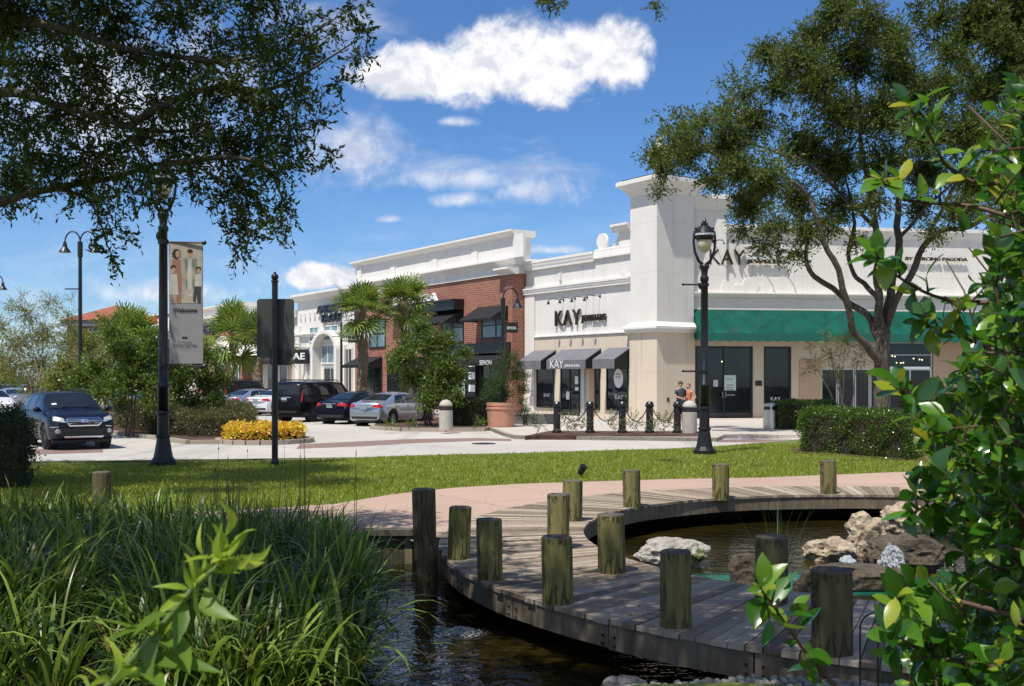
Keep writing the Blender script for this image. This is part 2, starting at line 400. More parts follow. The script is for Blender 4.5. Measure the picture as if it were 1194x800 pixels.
def concrete(name, c, joints=True, jw=4.0):
    m, t, b = base(name); o = oc(t)
    n = t.noise(o, .18, 7, .62); n2 = t.noise(t.mapping(o, (.25, 1.2, 1), (0, 0, R(33))), .6, 6, .65, .4); n3 = t.noise(o, 24, 4, .6)
    col = t.ramp(n, [(.3, tuple(x*.86 for x in c)), (.72, tuple(x*1.08 for x in c))])
    col = t.mix(t.maprange(n2, .5, .78, 0, .5, True), col, tuple(x*.68 for x in c)+(1,))
    col = t.mix(t.maprange(n3, .3, .7, .14, 0), col, (c[0]*.6, c[1]*.55, c[2]*.5, 1))
    if joints:
        v = t.mapping(o, (1, 1, 1), (0, 0, R(-33.6)))
        br = t.new('ShaderNodeTexBrick'); br.offset = 0; t.l.new(v, br.inputs['Vector']); br.inputs['Scale'].default_value = 1
        br.inputs['Brick Width'].default_value = jw; br.inputs['Row Height'].default_value = jw; br.inputs['Mortar Size'].default_value = .016
        for k in ('Color1', 'Color2'): br.inputs[k].default_value = (0, 0, 0, 1)
        br.inputs['Mortar'].default_value = (1, 1, 1, 1)
        col = t.mix(t.math('MULTIPLY', br.outputs[0], .55), col, tuple(x*.35 for x in c)+(1,))
    if name == 'road_concrete':
        # tyre darkening along the lanes, oil spots and hairline cracks
        ty = t.noise(t.mapping(o, (.9, .06, 1), (0, 0, R(-33.6))), 1.0, 4, .6); col = t.mix(t.maprange(ty, .52, .68, 0, .45, True), col, tuple(x*.55 for x in c)+(1,))
        sp = t.noise(o, 2.4, 3, .5); col = t.mix(t.maprange(sp, .70, .76, 0, .5, True), col, (.10, .09, .08, 1))
        vc = t.new('ShaderNodeTexVoronoi', feature='DISTANCE_TO_EDGE'); t.l.new(t.mapping(o, (.16, .16, 1)), vc.inputs[0]); col = t.mix(t.maprange(vc.outputs[0], 0, .004, .5, 0), col, (.12, .11, .10, 1))
    t.l.new(col, b.inputs['Base Color']); b.inputs['Roughness'].default_value = .85; b.inputs['Specular IOR Level'].default_value = .3
    bn = t.new('ShaderNodeBump'); bn.inputs['Strength'].default_value = .2; bn.inputs['Distance'].default_value = .01
    t.l.new(n3, bn.inputs['Height']); t.l.new(bn.outputs[0], b.inputs['Normal'])
    return m
M['road'] = concrete('road_concrete', (.47, .44, .395)); M['walk'] = concrete('sidewalk_concrete', (.50, .45, .39), True, 2.0)
M['paver'] = concrete('salmon_path_concrete', (.45, .32, .245), True, 1.8); M['kerb'] = concrete('kerb_concrete', (.36, .315, .255), False)
M['cross'] = concrete('brown_crossing_pavers', (.24, .165, .14), True, .6)
M['soil'] = pm('dark_soil', (.035, .025, .016), .95, .4, 3, bump=.6, bscale=30)
M['mulch'] = pm('red_brown_mulch', (.03, .016, .011), .95, .4, 14, c2=(.12, .06, .042), bump=.9, bscale=60)
M['turf'] = pm('turf_base', (.075, .10, .015), .95, .4, 2.5, c2=(.15, .19, .03), bump=.8, bscale=80)
M['ground'] = pm('ground_paving', (.22, .205, .18), .95, .15, .1)
# ------------------------------------------------------------------ ground, pond, deck
from mathutils.geometry import tessellate_polygon
def sheet_hole(outer, holes, z):
    loops = [[Vector((p[0], p[1], 0)) for p in outer]] + [[Vector((p[0], p[1], 0)) for p in h] for h in holes]
    flat = [p for l in loops for p in l]
    tris = tessellate_polygon(loops); mb = MB()
    fs = []
    for a, b, c in tris:
        if (flat[b]-flat[a]).cross(flat[c]-flat[a]).z < 0: a, b, c = a, c, b
        fs.append((a, b, c))
    mb.add([(p.x, p.y, z) for p in flat], fs); return mb, flat
def skirt(mb, loop, z0, z1):
    n = len(loop); mb.add([(p[0], p[1], z0) for p in loop] + [(p[0], p[1], z1) for p in loop], [(i, (i+1) % n, n+(i+1) % n, n+i) for i in range(n)])

CO, RO = Vector((5.54, 13.02)), 6.41       # outer rim of the round boardwalk
CI, RI = Vector((5.49, 13.43)), 4.61       # inner rim
def circ(c, r, a): return (c.x + r*math.cos(R(a)), c.y + r*math.sin(R(a)))
ring = [circ(CO, 5.97, a) for a in range(176, -46, -6)]
pond = [(-1.3, 13.98), (-1.02, 13.3)] + ring + [(9.3, 8.1), (7.5, 6.7), (5.5, 6.2), (3.5, 6.5), (2.4, 6.85), (1.5, 7.0), (.8, 6.95), (.3, 6.5), (-.3, 5.2), (-2.5, 4.6),
        (-4.2, 6.5), (-4.8, 9), (-4.4, 11.8), (-4.1, 13.98)]
ctr = Vector((2.5, 11.5))
pond_big = [tuple(ctr + (Vector(p) - ctr)*1.03) for p in pond]
g, _ = sheet_hole([(-1800, -600), (1800, -600), (1800, 3200), (-1800, 3200)], [pond_big], -.006)
struct('ground', g, M['ground'])
lawn_far = [G(-900, 556), G(-300, 551), G(40, 547), G(180, 545.5), G(380, 540.5), G(492, 536), G(600, 533.5), G(680, 531), G(780, 528), G(850, 524), G(905, 519), G(940, 516), G(985, 514.5), G(1100, 514.5), G(1300, 515), G(1700, 520)]
lawn_poly = [(p.x, p.y) for p in lawn_far][::-1] + [(-25, -12), (32, -12)]
lg, _ = sheet_hole(lawn_poly, [pond], NZ); skirt(lg, [(p.x, p.y) for p in lawn_far], -.02, NZ - .0)
struct('lawn', lg, M['turf'])
kb = MB()                                   # kerb between lawn and road
for a, b in zip(lawn_far[1:-4], lawn_far[2:-3]):
    d = (b - a).normalized(); n = Vector((-d.y, d.x, 0))*.14
    kb.prism([(a.x, a.y), (b.x, b.y), (b.x+n.x, b.y+n.y), (a.x+n.x, a.y+n.y)], -.02, NZ + .012)
struct('lawn_kerb', kb, M['kerb'])
road, _ = sheet_hole([(p.x, p.y-.3) for p in lawn_far] + [(60, 60), (-45, 140), (-140, 140), (-70, 30)], [], 0)
struct('road', road, M['road'])
pth = [G(-500, 660, NZ), G(0, 641, NZ), G(200, 630, NZ), Vector((-4.1, 14.0, 0)), Vector((-1.29, 14.0, 0)), Vector((-1.0, 13.3, 0))] + \
      [Vector((*circ(CO, 5.985, a), 0)) for a in range(176, -46, -6)] + [Vector((15, 8.5, 0)), Vector((26, 12, 0)), G(1500, 549, NZ)] + \
      [G(x, y, NZ) for x, y in [(1194, 548.5), (1042, 551), (892, 557), (780, 559), (680, 562), (605, 564.5), (530, 569), (455, 577), (391, 588), (300, 594), (150, 601), (0, 608), (-500, 630)]]
pm_, _ = sheet_hole([(p.x, p.y) for p in pth], [], NZ + .005)
struct('footpath', pm_, M['paver'])
# banks and bed
bk = MB(); skirt(bk, pond, -1.3, NZ - .012); struct('pond_bank', bk, M['soil'])
bed = MB(); bed.prism([(-7, 3), (14, 3), (14, 21), (-7, 21)], -1.35, -1.25); struct('pond_bed', bed, M['soil'])
rb = MB(); NXg, NYg = 16, 22               # reed bank sloping into the water
for j in range(NYg+1):
    y = 5.2 + j*(13.9-5.2)/NYg
    xr = -1.15 - .35*max(0, y-8.5)**.8 - .15*math.sin(y*2)
    for i in range(NXg+1):
        x = -4.7 + (xr + 4.7)*i/NXg; z = .06 - .5*(i/NXg)**2.2 + .04*noise.noise(Vector((x*2, y*2, 0)))
        rb.v.append((x, y, z))
for j in range(NYg):
    for i in range(NXg):
        a = j*(NXg+1)+i; rb.f.append((a, a+1, a+NXg+2, a+NXg+1))
struct('reed_bank', rb, M['soil'], smooth=True)

def water_mat():
    m, t, b = base('pond_water'); o = oc(t)
    sp = t.new('ShaderNodeSeparateXYZ'); t.l.new(o, sp.inputs[0])
    n = t.noise(o, .8, 4, .6)
    col = t.ramp(n, [(.3, (.008, .007, .002)), (.55, (.020, .016, .004)), (.75, (.045, .032, .008))])
    a = t.math('DIVIDE', t.math('SUBTRACT', sp.outputs[0], 3.3), 2.2); c = t.math('DIVIDE', t.math('SUBTRACT', sp.outputs[1], 12.6), .8)
    r = t.math('SQRT', t.math('ADD', t.math('MULTIPLY', a, a), t.math('MULTIPLY', c, c)))
    r = t.math('ADD', r, t.math('MULTIPLY', t.math('SUBTRACT', n, .5), 1.2))
    col = t.mix(t.maprange(r, .55, 1.0, .8, 0, True), col, (.008, .16, .105, 1))
    t.l.new(col, b.inputs['Base Color']); b.inputs['Roughness'].default_value = .04; b.inputs['Specular IOR Level'].default_value = .5; b.inputs['IOR'].default_value = 1.33
    w1 = t.noise(t.mapping(o, (1, 1.6, 1)), 3.5, 3, .5, .6); w2 = t.noise(o, 14, 2, .5)
    bn = t.new('ShaderNodeBump'); bn.inputs['Strength'].default_value = .55; bn.inputs['Distance'].default_value = .05
    t.l.new(t.math('ADD', w1, t.math('MULTIPLY', w2, .18)), bn.inputs['Height']); t.l.new(bn.outputs[0], b.inputs['Normal'])
    return m
WZ = -.33
wt = MB(); wt.add([(-6.5, 3.5, WZ), (13, 3.5, WZ), (13, 20, WZ), (-6.5, 20, WZ)], [(0, 1, 2, 3)])
struct('pond_water', wt, water_mat())

def wood(name, stops, zs=.25, isl=True, mottling=6.0, bump=.5, cracks=False):
    m, t, b = base(name); o = oc(t)
    v = t.mapping(o, (1, 1, zs)); n = t.noise(v, mottling, 8, .65, .5); g = t.noise(t.mapping(o, (1, 1, zs*.25)), mottling*7, 5, .7)
    k = t.math('ADD', t.math('MULTIPLY', n, .6), t.math('MULTIPLY', g, .4))
    if isl:
        ge = t.new('ShaderNodeNewGeometry'); k = t.math('ADD', t.math('MULTIPLY', k, .55), t.math('MULTIPLY', ge.outputs['Random Per Island'], .42))
    col = t.ramp(k, stops); hgt = g
    if cracks:
        oi = t.new('ShaderNodeObjectInfo'); rn = oi.outputs['Random']
        cv = t.new('ShaderNodeTexVoronoi', feature='DISTANCE_TO_EDGE'); vv = t.new('ShaderNodeVectorMath', operation='ADD'); t.l.new(t.mapping(o, (1, 1, .10)), vv.inputs[0])
        nz_ = t.new('ShaderNodeTexNoise'); t.l.new(o, nz_.inputs['Vector']); nz_.inputs['Scale'].default_value = 7; sc_ = t.new('ShaderNodeVectorMath', operation='SCALE'); t.l.new(nz_.outputs['Color'], sc_.inputs[0]); sc_.inputs[3].default_value = .035
        t.l.new(sc_.outputs[0], vv.inputs[1]); t.l.new(vv.outputs[0], cv.inputs[0]); cv.inputs['Scale'].default_value = 17
        ck = t.maprange(cv.outputs[0], 0, .14, 1, 0, True); msk = t.maprange(t.noise(o, 3, 3), .36, .52, 0, 1, True)
        ck = t.math('MULTIPLY', ck, msk); col = t.mix(t.math('MULTIPLY', ck, .85), col, (.018, .013, .008, 1))
        kn = t.new('ShaderNodeTexVoronoi'); t.l.new(t.mapping(o, (1, 1, .55)), kn.inputs[0]); kn.inputs['Scale'].default_value = 4.5; col = t.mix(t.maprange(kn.outputs[0], .06, .16, .7, 0, True), col, (.05, .03, .015, 1))
        col = t.mix(t.maprange(rn, 0, 1, 0, .45), col, (.16, .125, .08, 1)); hgt = t.math('SUBTRACT', g, t.math('MULTIPLY', ck, 1.5))
        wl = t.new('ShaderNodeSeparateXYZ'); t.l.new(o, wl.inputs[0])
    t.l.new(col, b.inputs['Base Color']); b.inputs['Roughness'].default_value = .85; b.inputs['Specular IOR Level'].default_value = .25
    bn = t.new('ShaderNodeBump'); bn.inputs['Strength'].default_value = bump; bn.inputs['Distance'].default_value = .012
    t.l.new(hgt, bn.inputs['Height']); t.l.new(bn.outputs[0], b.inputs['Normal'])
    return m
M['deck'] = wood('weathered_deck_board', [(.2, (.075, .055, .036)), (.48, (.26, .205, .15)), (.8, (.50, .42, .33))], 1, True, 9)
M['fascia'] = wood('weathered_fascia', [(.25, (.035, .03, .02)), (.5, (.16, .13, .09)), (.75, (.31, .265, .205))], .35, False, 2.2)
M['pile'] = wood('green_treated_post', [(.26, (.045, .030, .010)), (.40, (.14, .12, .03)), (.56, (.23, .225, .065)), (.74, (.36, .33, .16))], .16, False, 7, .9, True)
M['pile_dark'] = wood('shaded_treated_post', [(.28, (.03, .022, .011)), (.5, (.095, .085, .035)), (.75, (.14, .135, .07))], .16, False, 7, .9, True)  # darker copy of the post wood, deck shade put into its colour
M['endgrain'] = wood('grey_end_grain', [(.3, (.055, .048, .038)), (.7, (.17, .15, .12))], 1, False, 14)

dk = thing('boardwalk', 'round weathered grey timber boardwalk curving around the rock pool', 'boardwalk', (CO.x, CO.y, 0))
pl = MB(); NP = 290; DT = .122; rnd = random.Random(4)
for k in range(NP):
    a0 = 360*k/NP; a1 = 360*(k+1)/NP; ga = .05
    i0 = circ(CI, RI-.03, a0+ga); i1 = circ(CI, RI-.03, a1-ga); e = rnd.uniform(-.012, .02)
    o0 = circ(CO, RO+e, a0+ga*.8); o1 = circ(CO, RO+e, a1-ga*.8); dz = rnd.uniform(-.004, .004)
    pl.add([(*i0, DT-.04), (*o0, DT-.04), (*o1, DT-.04), (*i1, DT-.04), (*i0, DT+dz), (*o0, DT+dz+rnd.uniform(-.003, .003)), (*o1, DT+dz), (*i1, DT+dz)],
           [(0,3,2,1),(4,5,6,7),(0,1,5,4),(1,2,6,5),(2,3,7,6),(3,0,4,7)])
o = obj('decking', pl, M['deck'], dk)
def band(c, r0, r1, z0, z1, a0, a1, step=3):
    mb = MB(); n = max(1, int(abs(a1-a0)/step)); vs = []
    for i in range(n+1):
        a = a0+(a1-a0)*i/n; p, q = circ(c, r0, a), circ(c, r1, a)
        vs += [(*p, z0), (*q, z0), (*q, z1), (*p, z1)]
    fs = [(0, 1, 2, 3)]
    for i in range(n):
        b = 4*i
        for k in range(4): fs.append((b+k, b+4+k, b+4+(k+1) % 4, b+(k+1) % 4))
    fs.append((4*n+3, 4*n+2, 4*n+1, 4*n)); return mb.add(vs, fs)
f1 = MB()
segs = [(186+i*12, 186+(i+1)*12-.12) for i in range(13)]
for i, (a, b) in enumerate(segs):
    s_ = band(CO, RO-.07, RO-.025+.004*(i % 2), -.13+.006*(i % 3), DT-.043, a, b); f1.add(s_.v, s_.f)
obj('fascia', f1, M['fascia'], dk)
f2 = MB()
for i in range(24):
    s_ = band(CI, RI-.01, RI+.035, -.12+.005*(i % 2), DT-.043, 15*i, 15*i+14.9); f2.add(s_.v, s_.f)
obj('fascia', f2, M['fascia'], dk)
bo = MB()                                   # bolts at the joints of the rim boards
for a, b in segs[:8]:
    for da in (-.6, .6):
        for z in (-.02, -.09):
            p = circ(CO, RO-.02, a+da); q = circ(CO, RO-.008, a+da); bo.tube([(*p, z), (*q, z)], .011, 6)
obj('bolt_heads', bo, M['blackm'], dk)
st = MB()                                   # stringers below, seen through the gap over the water
for r in (5.0, 5.7, 6.15):
    s_ = band(CO, r, r+.05, -.16, DT-.05, 184, 345); st.add(s_.v, s_.f)
obj('stringer', st, M['fascia'], dk)

# timber posts: (px, base py, top py, width px, base z, label)
posts = [
 (495.5, 695, 570, 27, WZ, 'tall dark timber post standing in the water at the left end of the boardwalk', 1),
 (534, 655, 591, 26, NZ, 'pale green timber post on the deck just right of the tall one in water', 0),
 (571.5, 679, 605, 30, NZ, 'green timber post with a notch, second post right of the tall one in the water', 0),
 (651, 707, 625, 35.5, NZ, 'cracked green timber post on the outer rim, right in front of another post', 0),
 (651, 643, 576, 26.6, NZ, 'timber post directly behind the cracked post on the outer rim, only its upper part showing', 0),
 (667, 610, 560, 23.6, NZ, 'timber post by the narrow end of the dark pool opening, beside the salmon path', 0),
 (714, 671, 599, 32, NZ, 'thick green timber post on the inner rim, left of the white mossy rock', 0),
 (737.6, 593, 548, 21, NZ, 'timber post on the far inner rim just right of the ground spotlight', 0),
 (790, 736, 642, 37, NZ, 'dark green timber post on the near boardwalk in front of the white mossy rock', 0),
 (902, 708, 625, 37.5, NZ, 'brown timber post with a tuft of grass sprouting behind it', 1),
 (974, 768, 664, 47, NZ, 'thick dark timber post beside the wire hoop fence, nearest of all posts', 1),
 (841.5, 582.5, 541, 19.5, NZ, 'small timber post on the far deck below the tall lantern post', 0),
 (968, 577.6, 537, 18.4, NZ, 'small timber post on the far deck in front of the clipped hedge', 0),
 (117, 592, 550, 20.6, NZ, 'timber post half hidden in the reeds at far left', 1)]
def post(px, yb, yt, wpx, z0, label, dark, seed):
    g = G(px, yb, z0); r = wpx*g.y/F/2; g.y += r*.6; ztop = H - (yt-YH)/F*(g.y)
    rnd = random.Random(seed); mb = MB(); n = 36; vs = []; fs = []
    zs = [-1.1 if (z0 < 0 or Vector((g.x, g.y)).length < 19) else -.05] ; zs = [-1.1 if z0 < 0 else .085 if px > 130 else -.03] + [(.12 + (ztop-.12)*i/9) for i in range(10)]
    zs[-1] = ztop-.012
    lean = (rnd.uniform(-.035, .035), rnd.uniform(-.03, .03))
    for z in zs:
        for k in range(n):
            a = 2*math.pi*k/n
            rr = r*(1+.06*noise.noise(Vector((math.cos(a)*1.5+seed*7, math.sin(a)*1.5, z*1.2)))+.03*noise.noise(Vector((math.cos(a)*7, math.sin(a)*7+seed, z*2.5)))) - (r*.10*max(0, noise.noise(Vector((math.cos(a)*3+seed*3, math.sin(a)*3, 7)))) if z > ztop-.05 else 0)
            vs.append((g.x+rr*math.cos(a)+lean[0]*z, g.y+rr*math.sin(a)+lean[1]*z, z))
    m = len(zs)
    for j in range(m-1):
        for k in range(n): fs.append((j*n+k, j*n+(k+1) % n, (j+1)*n+(k+1) % n, (j+1)*n+k))
    mb.add(vs, fs)
    root = thing('timber_post', label, 'post', (g.x, g.y, .1 if z0 > 0 else z0), 0, 'round timber posts along the boardwalk')
    obj('shaft', mb, M['pile_dark'] if dark else M['pile'], root, smooth=True)
    cp = MB(); top = vs[-n:]; v2 = list(top) + [(g.x+(p[0]-g.x)*.93, g.y+(p[1]-g.y)*.93, ztop+rnd.uniform(-.002, .003)) for p in top] + [(g.x, g.y, ztop+.002)]
    cp.add(v2, [(k, (k+1) % n, n+(k+1) % n, n+k) for k in range(n)] + [(n+k, n+(k+1) % n, 2*n) for k in range(n)])
    obj('post_top', cp, M['endgrain'], root)
    return g, r
for i, p in enumerate(posts): post(*p[:6], p[6], i+1)

# timber retaining wall left of the tall post
rw = thing('retaining_wall', 'low vertical board retaining wall above the water behind the reeds', 'wall', (-2.4, 14.0, WZ))
b_ = MB(); b2 = MB(); x = -4.1
while x < -1.3:
    b_.box(x, min(x+.135, -1.3), 13.9+rnd.uniform(0, .012), 13.97, -1.2, .03+rnd.uniform(-.01, .01)); x += .142
obj('boards', b_, wood('bank_board', [(.25, (.05, .04, .02)), (.5, (.15, .13, .07)), (.8, (.27, .23, .15))], .2, True, 5), rw)
b2.box(-4.15, -1.15, 13.84, 14.02, .045, .125); obj('cap_rail', b2, M['endgrain'], rw)

# ------------------------------------------------------------------ rocks, spouts, edging
def rockmat(name, lo, hi, moss=None):
    m, t, b = base(name); o = oc(t); n = t.noise(o, 4, 9, .7); n2 = t.noise(o, 18, 6, .7); vz = t.new('ShaderNodeTexVoronoi'); t.l.new(o, vz.inputs[0]); vz.inputs['Scale'].default_value = 13
    c = t.ramp(n, [(.32, lo), (.68, hi)]); c = t.mix(t.maprange(vz.outputs[0], 0, .32, .75, 0), c, tuple(x*.35 for x in lo)+(1,))
    if moss:
        c = t.mix(t.maprange(t.noise(o, 2.2, 5), .52, .62, 0, .9, True), c, moss+(1,))
    t.l.new(c, b.inputs['Base Color']); b.inputs['Roughness'].default_value = .9
    bn = t.new('ShaderNodeBump'); bn.inputs['Strength'].default_value = .9; bn.inputs['Distance'].default_value = .04
    t.l.new(t.math('ADD', n2, t.math('MULTIPLY', vz.outputs[0], .8)), bn.inputs['Height']); t.l.new(bn.outputs[0], b.inputs['Normal']); return m
M['rock_tan'] = rockmat('tan_limestone', (.20, .14, .085), (.60, .50, .36)); M['rock_white'] = rockmat('pale_coral_rock', (.26, .235, .20), (.56, .52, .46), (.14, .17, .03))
M['rock_dark'] = rockmat('wet_dark_rock', (.035, .028, .02), (.16, .12, .075)); M['rock_grey'] = rockmat('grey_stone', (.15, .145, .135), (.36, .345, .31))
def rock_mesh(c, s, seed, rough=.45, boxy=0.0, sub=4, rot=0.0):
    bm = bmesh.new(); bmesh.ops.create_icosphere(bm, subdivisions=sub, radius=1)
    mb = MB(); of = Vector((seed*11.3, seed*5.1, seed*2.7)); ca, sa = math.cos(rot), math.sin(rot)
    for v in bm.verts:
        p = v.co.copy()
        if boxy:
            q = Vector([math.copysign(abs(a)**(1-boxy), a) for a in p]); p = q
        d = noise.fractal(p*1.3+of, .9, 2.1, 5)*rough + abs(noise.noise(p*3.1+of))*rough*.5 + .12*rough*noise.noise(p*9+of)
        p = p*(1+d*.55-.1); x, y = p.x*s[0], p.y*s[1]
        mb.v.append((c[0]+x*ca-y*sa, c[1]+x*sa+y*ca, c[2]+p.z*s[2]))
    mb.f = [tuple(v.index for v in f.verts) for f in bm.faces]; bm.free(); return mb
def rock(px0, px1, pyt, pyb, mat, seed, label, depth=1.0, boxy=0, rough=.5, zb=WZ):
    g = G((px0+px1)/2, pyb, zb); w = (px1-px0)*g.y/F/2; d = w*depth; y = g.y + d*.8
    zt = H-(pyt-YH)/F*(y); hh = (zt-zb)/2
    c = ((((px0+px1)/2-CX)/F)*y, y, zb+hh*.75)
    o = solo('rock', rock_mesh(c, (w*1.02, d, hh*1.25), seed, rough, boxy), mat, label, 'rock', (c[0], c[1], zb), group='rocks in the pool', smooth=False)
    return o
rock(739, 827, 627, 664, M['rock_white'], 3, 'pale coral rock with moss on top, between two posts at the left of the pool', .7)
rock(849, 886, 645, 690, M['rock_dark'], 7, 'upright dark block of rock left of the brown post with the grass tuft', .8, .45, .3)
rock(938, 1003, 626, 656, M['rock_tan'], 9, 'flat tan rock at the left foot of the rock pile, water in front of it', .8)
rock(984, 1037, 599, 648, M['rock_tan'], 12, 'craggy knob of tan limestone rising above the flat tan rock', .8, .2, .6)
rock(1028, 1086, 586, 626, M['rock_tan'], 16, 'highest peaked rock of the pile, against the far boardwalk', .8, .1, .6)
rock(1080, 1194, 594, 628, M['rock_tan'], 21, 'long low tan rock behind the leaves at the right side of the pool', .5)
rock(1008, 1100, 622, 668, M['rock_dark'], 33, 'shadowed dark rock filling the gap between knob and spout', .6, .2)
rock(940, 1072, 658, 690, M['rock_dark'], 25, 'flat dark ledge rock under the bubbling white spout', .55, .5, .22)
rock(926, 958, 664, 706, M['rock_dark'], 29, 'small dark lump of rock behind the nearest thick post', .9)
M['foam'] = pm('white_foam', (.62, .66, .68), .2, .08, 20)
def _foam():
    t = NT(M['foam'].node_tree); b = t.n['Principled BSDF']; tr = t.new('ShaderNodeBsdfTransparent'); mx = t.new('ShaderNodeMixShader'); mx.inputs[0].default_value = .5
    t.l.new(tr.outputs[0], mx.inputs[1]); t.l.new(b.outputs[0], mx.inputs[2]); t.l.new(mx.outputs[0], t.n['Material Output'].inputs[0])
_foam()
def spout(px, py, w, h, zb, seed, label, flat=False):
    g = G(px, py, zb); rnd = random.Random(seed); W_ = w*g.y/F/2; Hh = h*g.y/F; mb = MB()
    for i in range(900 if not flat else 700):
        a = rnd.random()*6.28
        if flat:
            q = rnd.random()**.8; rr = W_*q; t = rnd.random()**2*(1-q)**1.5; r = rnd.uniform(.003, .011)*(1.25-q); mb.sphere((g.x+rr*math.cos(a)*1.15, g.y+rr*math.sin(a), zb+t*Hh+.002), r, 6, 4, (1.6, 1.6, .55))
        else:
            t = rnd.random()**1.3; lb = .5+.5*noise.noise(Vector((math.cos(a)*1.6, math.sin(a)*1.6, seed+t*2.2))); t *= .55+.6*lb; rr = W_*(1-t*.75)*math.sqrt(rnd.random())*(.6+.8*lb); r = rnd.uniform(.003, .013)*(1.25-t*.6); mb.sphere((g.x+rr*math.cos(a), g.y+rr*math.sin(a), zb+t*Hh), r, 6, 4, (1, 1, rnd.uniform(.9, 2.4)))
    solo('water_spout', mb, M['foam'], label, 'fountain', (g.x, g.y, zb), group='bubbling water spouts', smooth=True)
spout(1040, 659, 34, 26, .0, 3, 'tall bubbling white water spout on the flat ledge rock')
spout(988, 655, 18, 7, .0, 5, 'low bubbling jet on the ledge rock left of the tall spout')
spout(537, 738, 60, 9, WZ, 11, 'low white bubbling water in the pond under the near edge of the boardwalk', True)
ce = MB(); rnd = random.Random(9)           # cobble edging along the near bank
row = [G(x, y, z) for x, y, z in [(700, 812, -.15), (722, 800, -.05), (750, 797, .0), (790, 794, .04), (830, 790, .08), (880, 787, .1), (940, 787, .1), (1000, 792, .1), (1050, 800, .1)]]
for j in range(4):
    for i in range(46):
        t = i/45*(len(row)-1); k = min(int(t), len(row)-2); p = row[k].lerp(row[k+1], t-k)
        s_ = rock_mesh((p.x+rnd.uniform(-.01, .01), p.y-.03-j*.075, p.z-.02+rnd.uniform(-.015, .01)), (.03, .034, .03), rnd.randint(1, 99), .35, .3, 2); ce.add(s_.v, s_.f)
base_ = MB(); loop = [(p.x, p.y+.0) for p in row] + [(p.x, p.y-.45) for p in row[::-1]]
base_.prism(loop, -.9, -.14)
ct = thing('cobble_edging', 'row of pale rounded cobbles set along the near pond bank', 'stone edging', (1.6, 6.9, 0))
obj('cobbles', ce, M['rock_grey'], ct, smooth=True); obj('mortar_bed', base_, M['rock_dark'], ct)
rock(700, 760, 786, 822, M['rock_grey'], 41, 'smooth grey stone at the bottom edge where the cobble edging meets the water', .6, 0, .3)

# ------------------------------------------------------------------ pavements and beds beyond the road
SWZ = .12
def sl(x, off=0.0): return LF.w(x, off)
front = [G(588, 509), G(600, 512), G(835, 515), G(845, 511), G(958, 511), G(1060, 511), G(1300, 512)]
sw = [(p.x, p.y) for p in front] + [(45, 60), (45, 75), (5, 75)]
side = [LF.w(-100, 3), LF.w(-100, -4.2), LF.w(-13, -4.2), LF.w(-9.5, -4.2)]
poly = [(p.x, p.y) for p in side] + sw
a_, _ = sheet_hole(poly, [], SWZ); skirt(a_, poly, -.02, SWZ); struct('sidewalk', a_, M['walk'])
kk = MB()
def kerb_line(mb, pts, w=.15, z0=-.02, z1=SWZ+.01):
    for a, b in zip(pts[:-1], pts[1:]):
        d = (b-a).normalized(); n = Vector((-d.y, d.x, 0))*w
        mb.prism([(a.x, a.y), (b.x, b.y), (b.x+n.x, b.y+n.y), (a.x+n.x, a.y+n.y)], z0, z1)
kerb_line(kk, front[:3]); kerb_line(kk, [side[1], side[2], side[3], front[0]])
struct('sidewalk_kerb', kk, M['kerb'])
def bed_(name, pts, z, mat='mulch', kerb=True):
    mb = MB(); mb.prism([(p.x, p.y) for p in pts], -.02, z); struct(name, mb, M[mat])
    if kerb:
        k = MB(); n = len(pts)
        a = sum(pts[i].x*pts[(i+1) % n].y-pts[(i+1) % n].x*pts[i].y for i in range(n))
        q = pts if a < 0 else pts[::-1]
        kerb_line(k, q + [q[0]], .16, -.02, z+.012); struct(name+'_kerb', k, M['kerb'])
bed_('chain_bed', [G(612, 509, SWZ), G(620, 508.6, SWZ), G(822, 509.2, SWZ), G(825, 507, SWZ), G(815, 503.5, SWZ), G(640, 503.0, SWZ)], SWZ+.02, kerb=False)
bed_('median_bed', [G(128, 505.5), G(180, 512), G(222, 518), G(262, 517.5), G(300, 508), G(306, 498), G(290, 487), G(235, 478), G(60, 476), G(20, 486), G(60, 495)], .12)
fc = G(309, 515.5); bed_('flower_bed', [fc+Vector((1.42*math.cos(a), 1.5*math.sin(a), 0)) for a in [2*math.pi*i/22 for i in range(22)]], .13)
bed_('tree_bed', [G(436, 500.5), G(470, 503), G(520, 503.5), G(560, 503), G(600, 497.5), G(600, 492), G(540, 490), G(480, 492), G(440, 495)], SWZ+.015)
cw = MB()                                   # brown paved crossing band
cp_ = [G(345, 523.5), G(420, 520.5), G(480, 517), G(560, 514), G(596, 514.5), G(596, 512), G(560, 510.8), G(480, 512), G(420, 514.8), G(350, 518)]
cw, _ = sheet_hole([(p.x, p.y) for p in cp_], [], .004); struct('crossing_band', cw, M['cross'])
cw, _ = sheet_hole([(p.x, p.y) for p in [G(20, 531), G(120, 527.5), G(120, 522), G(20, 524)]], [], .004); struct('crossing_band', cw, M['cross'])
cw, _ = sheet_hole([(p.x, p.y) for p in [G(836, 515.8), G(1100, 515.5), G(1100, 512.3), G(836, 512.8)]], [], .004); struct('crossing_band', cw, M['cross'])
# manhole cover
g = G(564, 517.5); mh = MB().lathe([(.38, 0), (.38, .012), (.34, .014), (.34, .01), (.01, .01)], (g.x, g.y, .004), 24)
solo('manhole_cover', mh, M['blackm'], 'dark iron manhole cover set in the pale road', 'manhole cover', (g.x, g.y, .004))

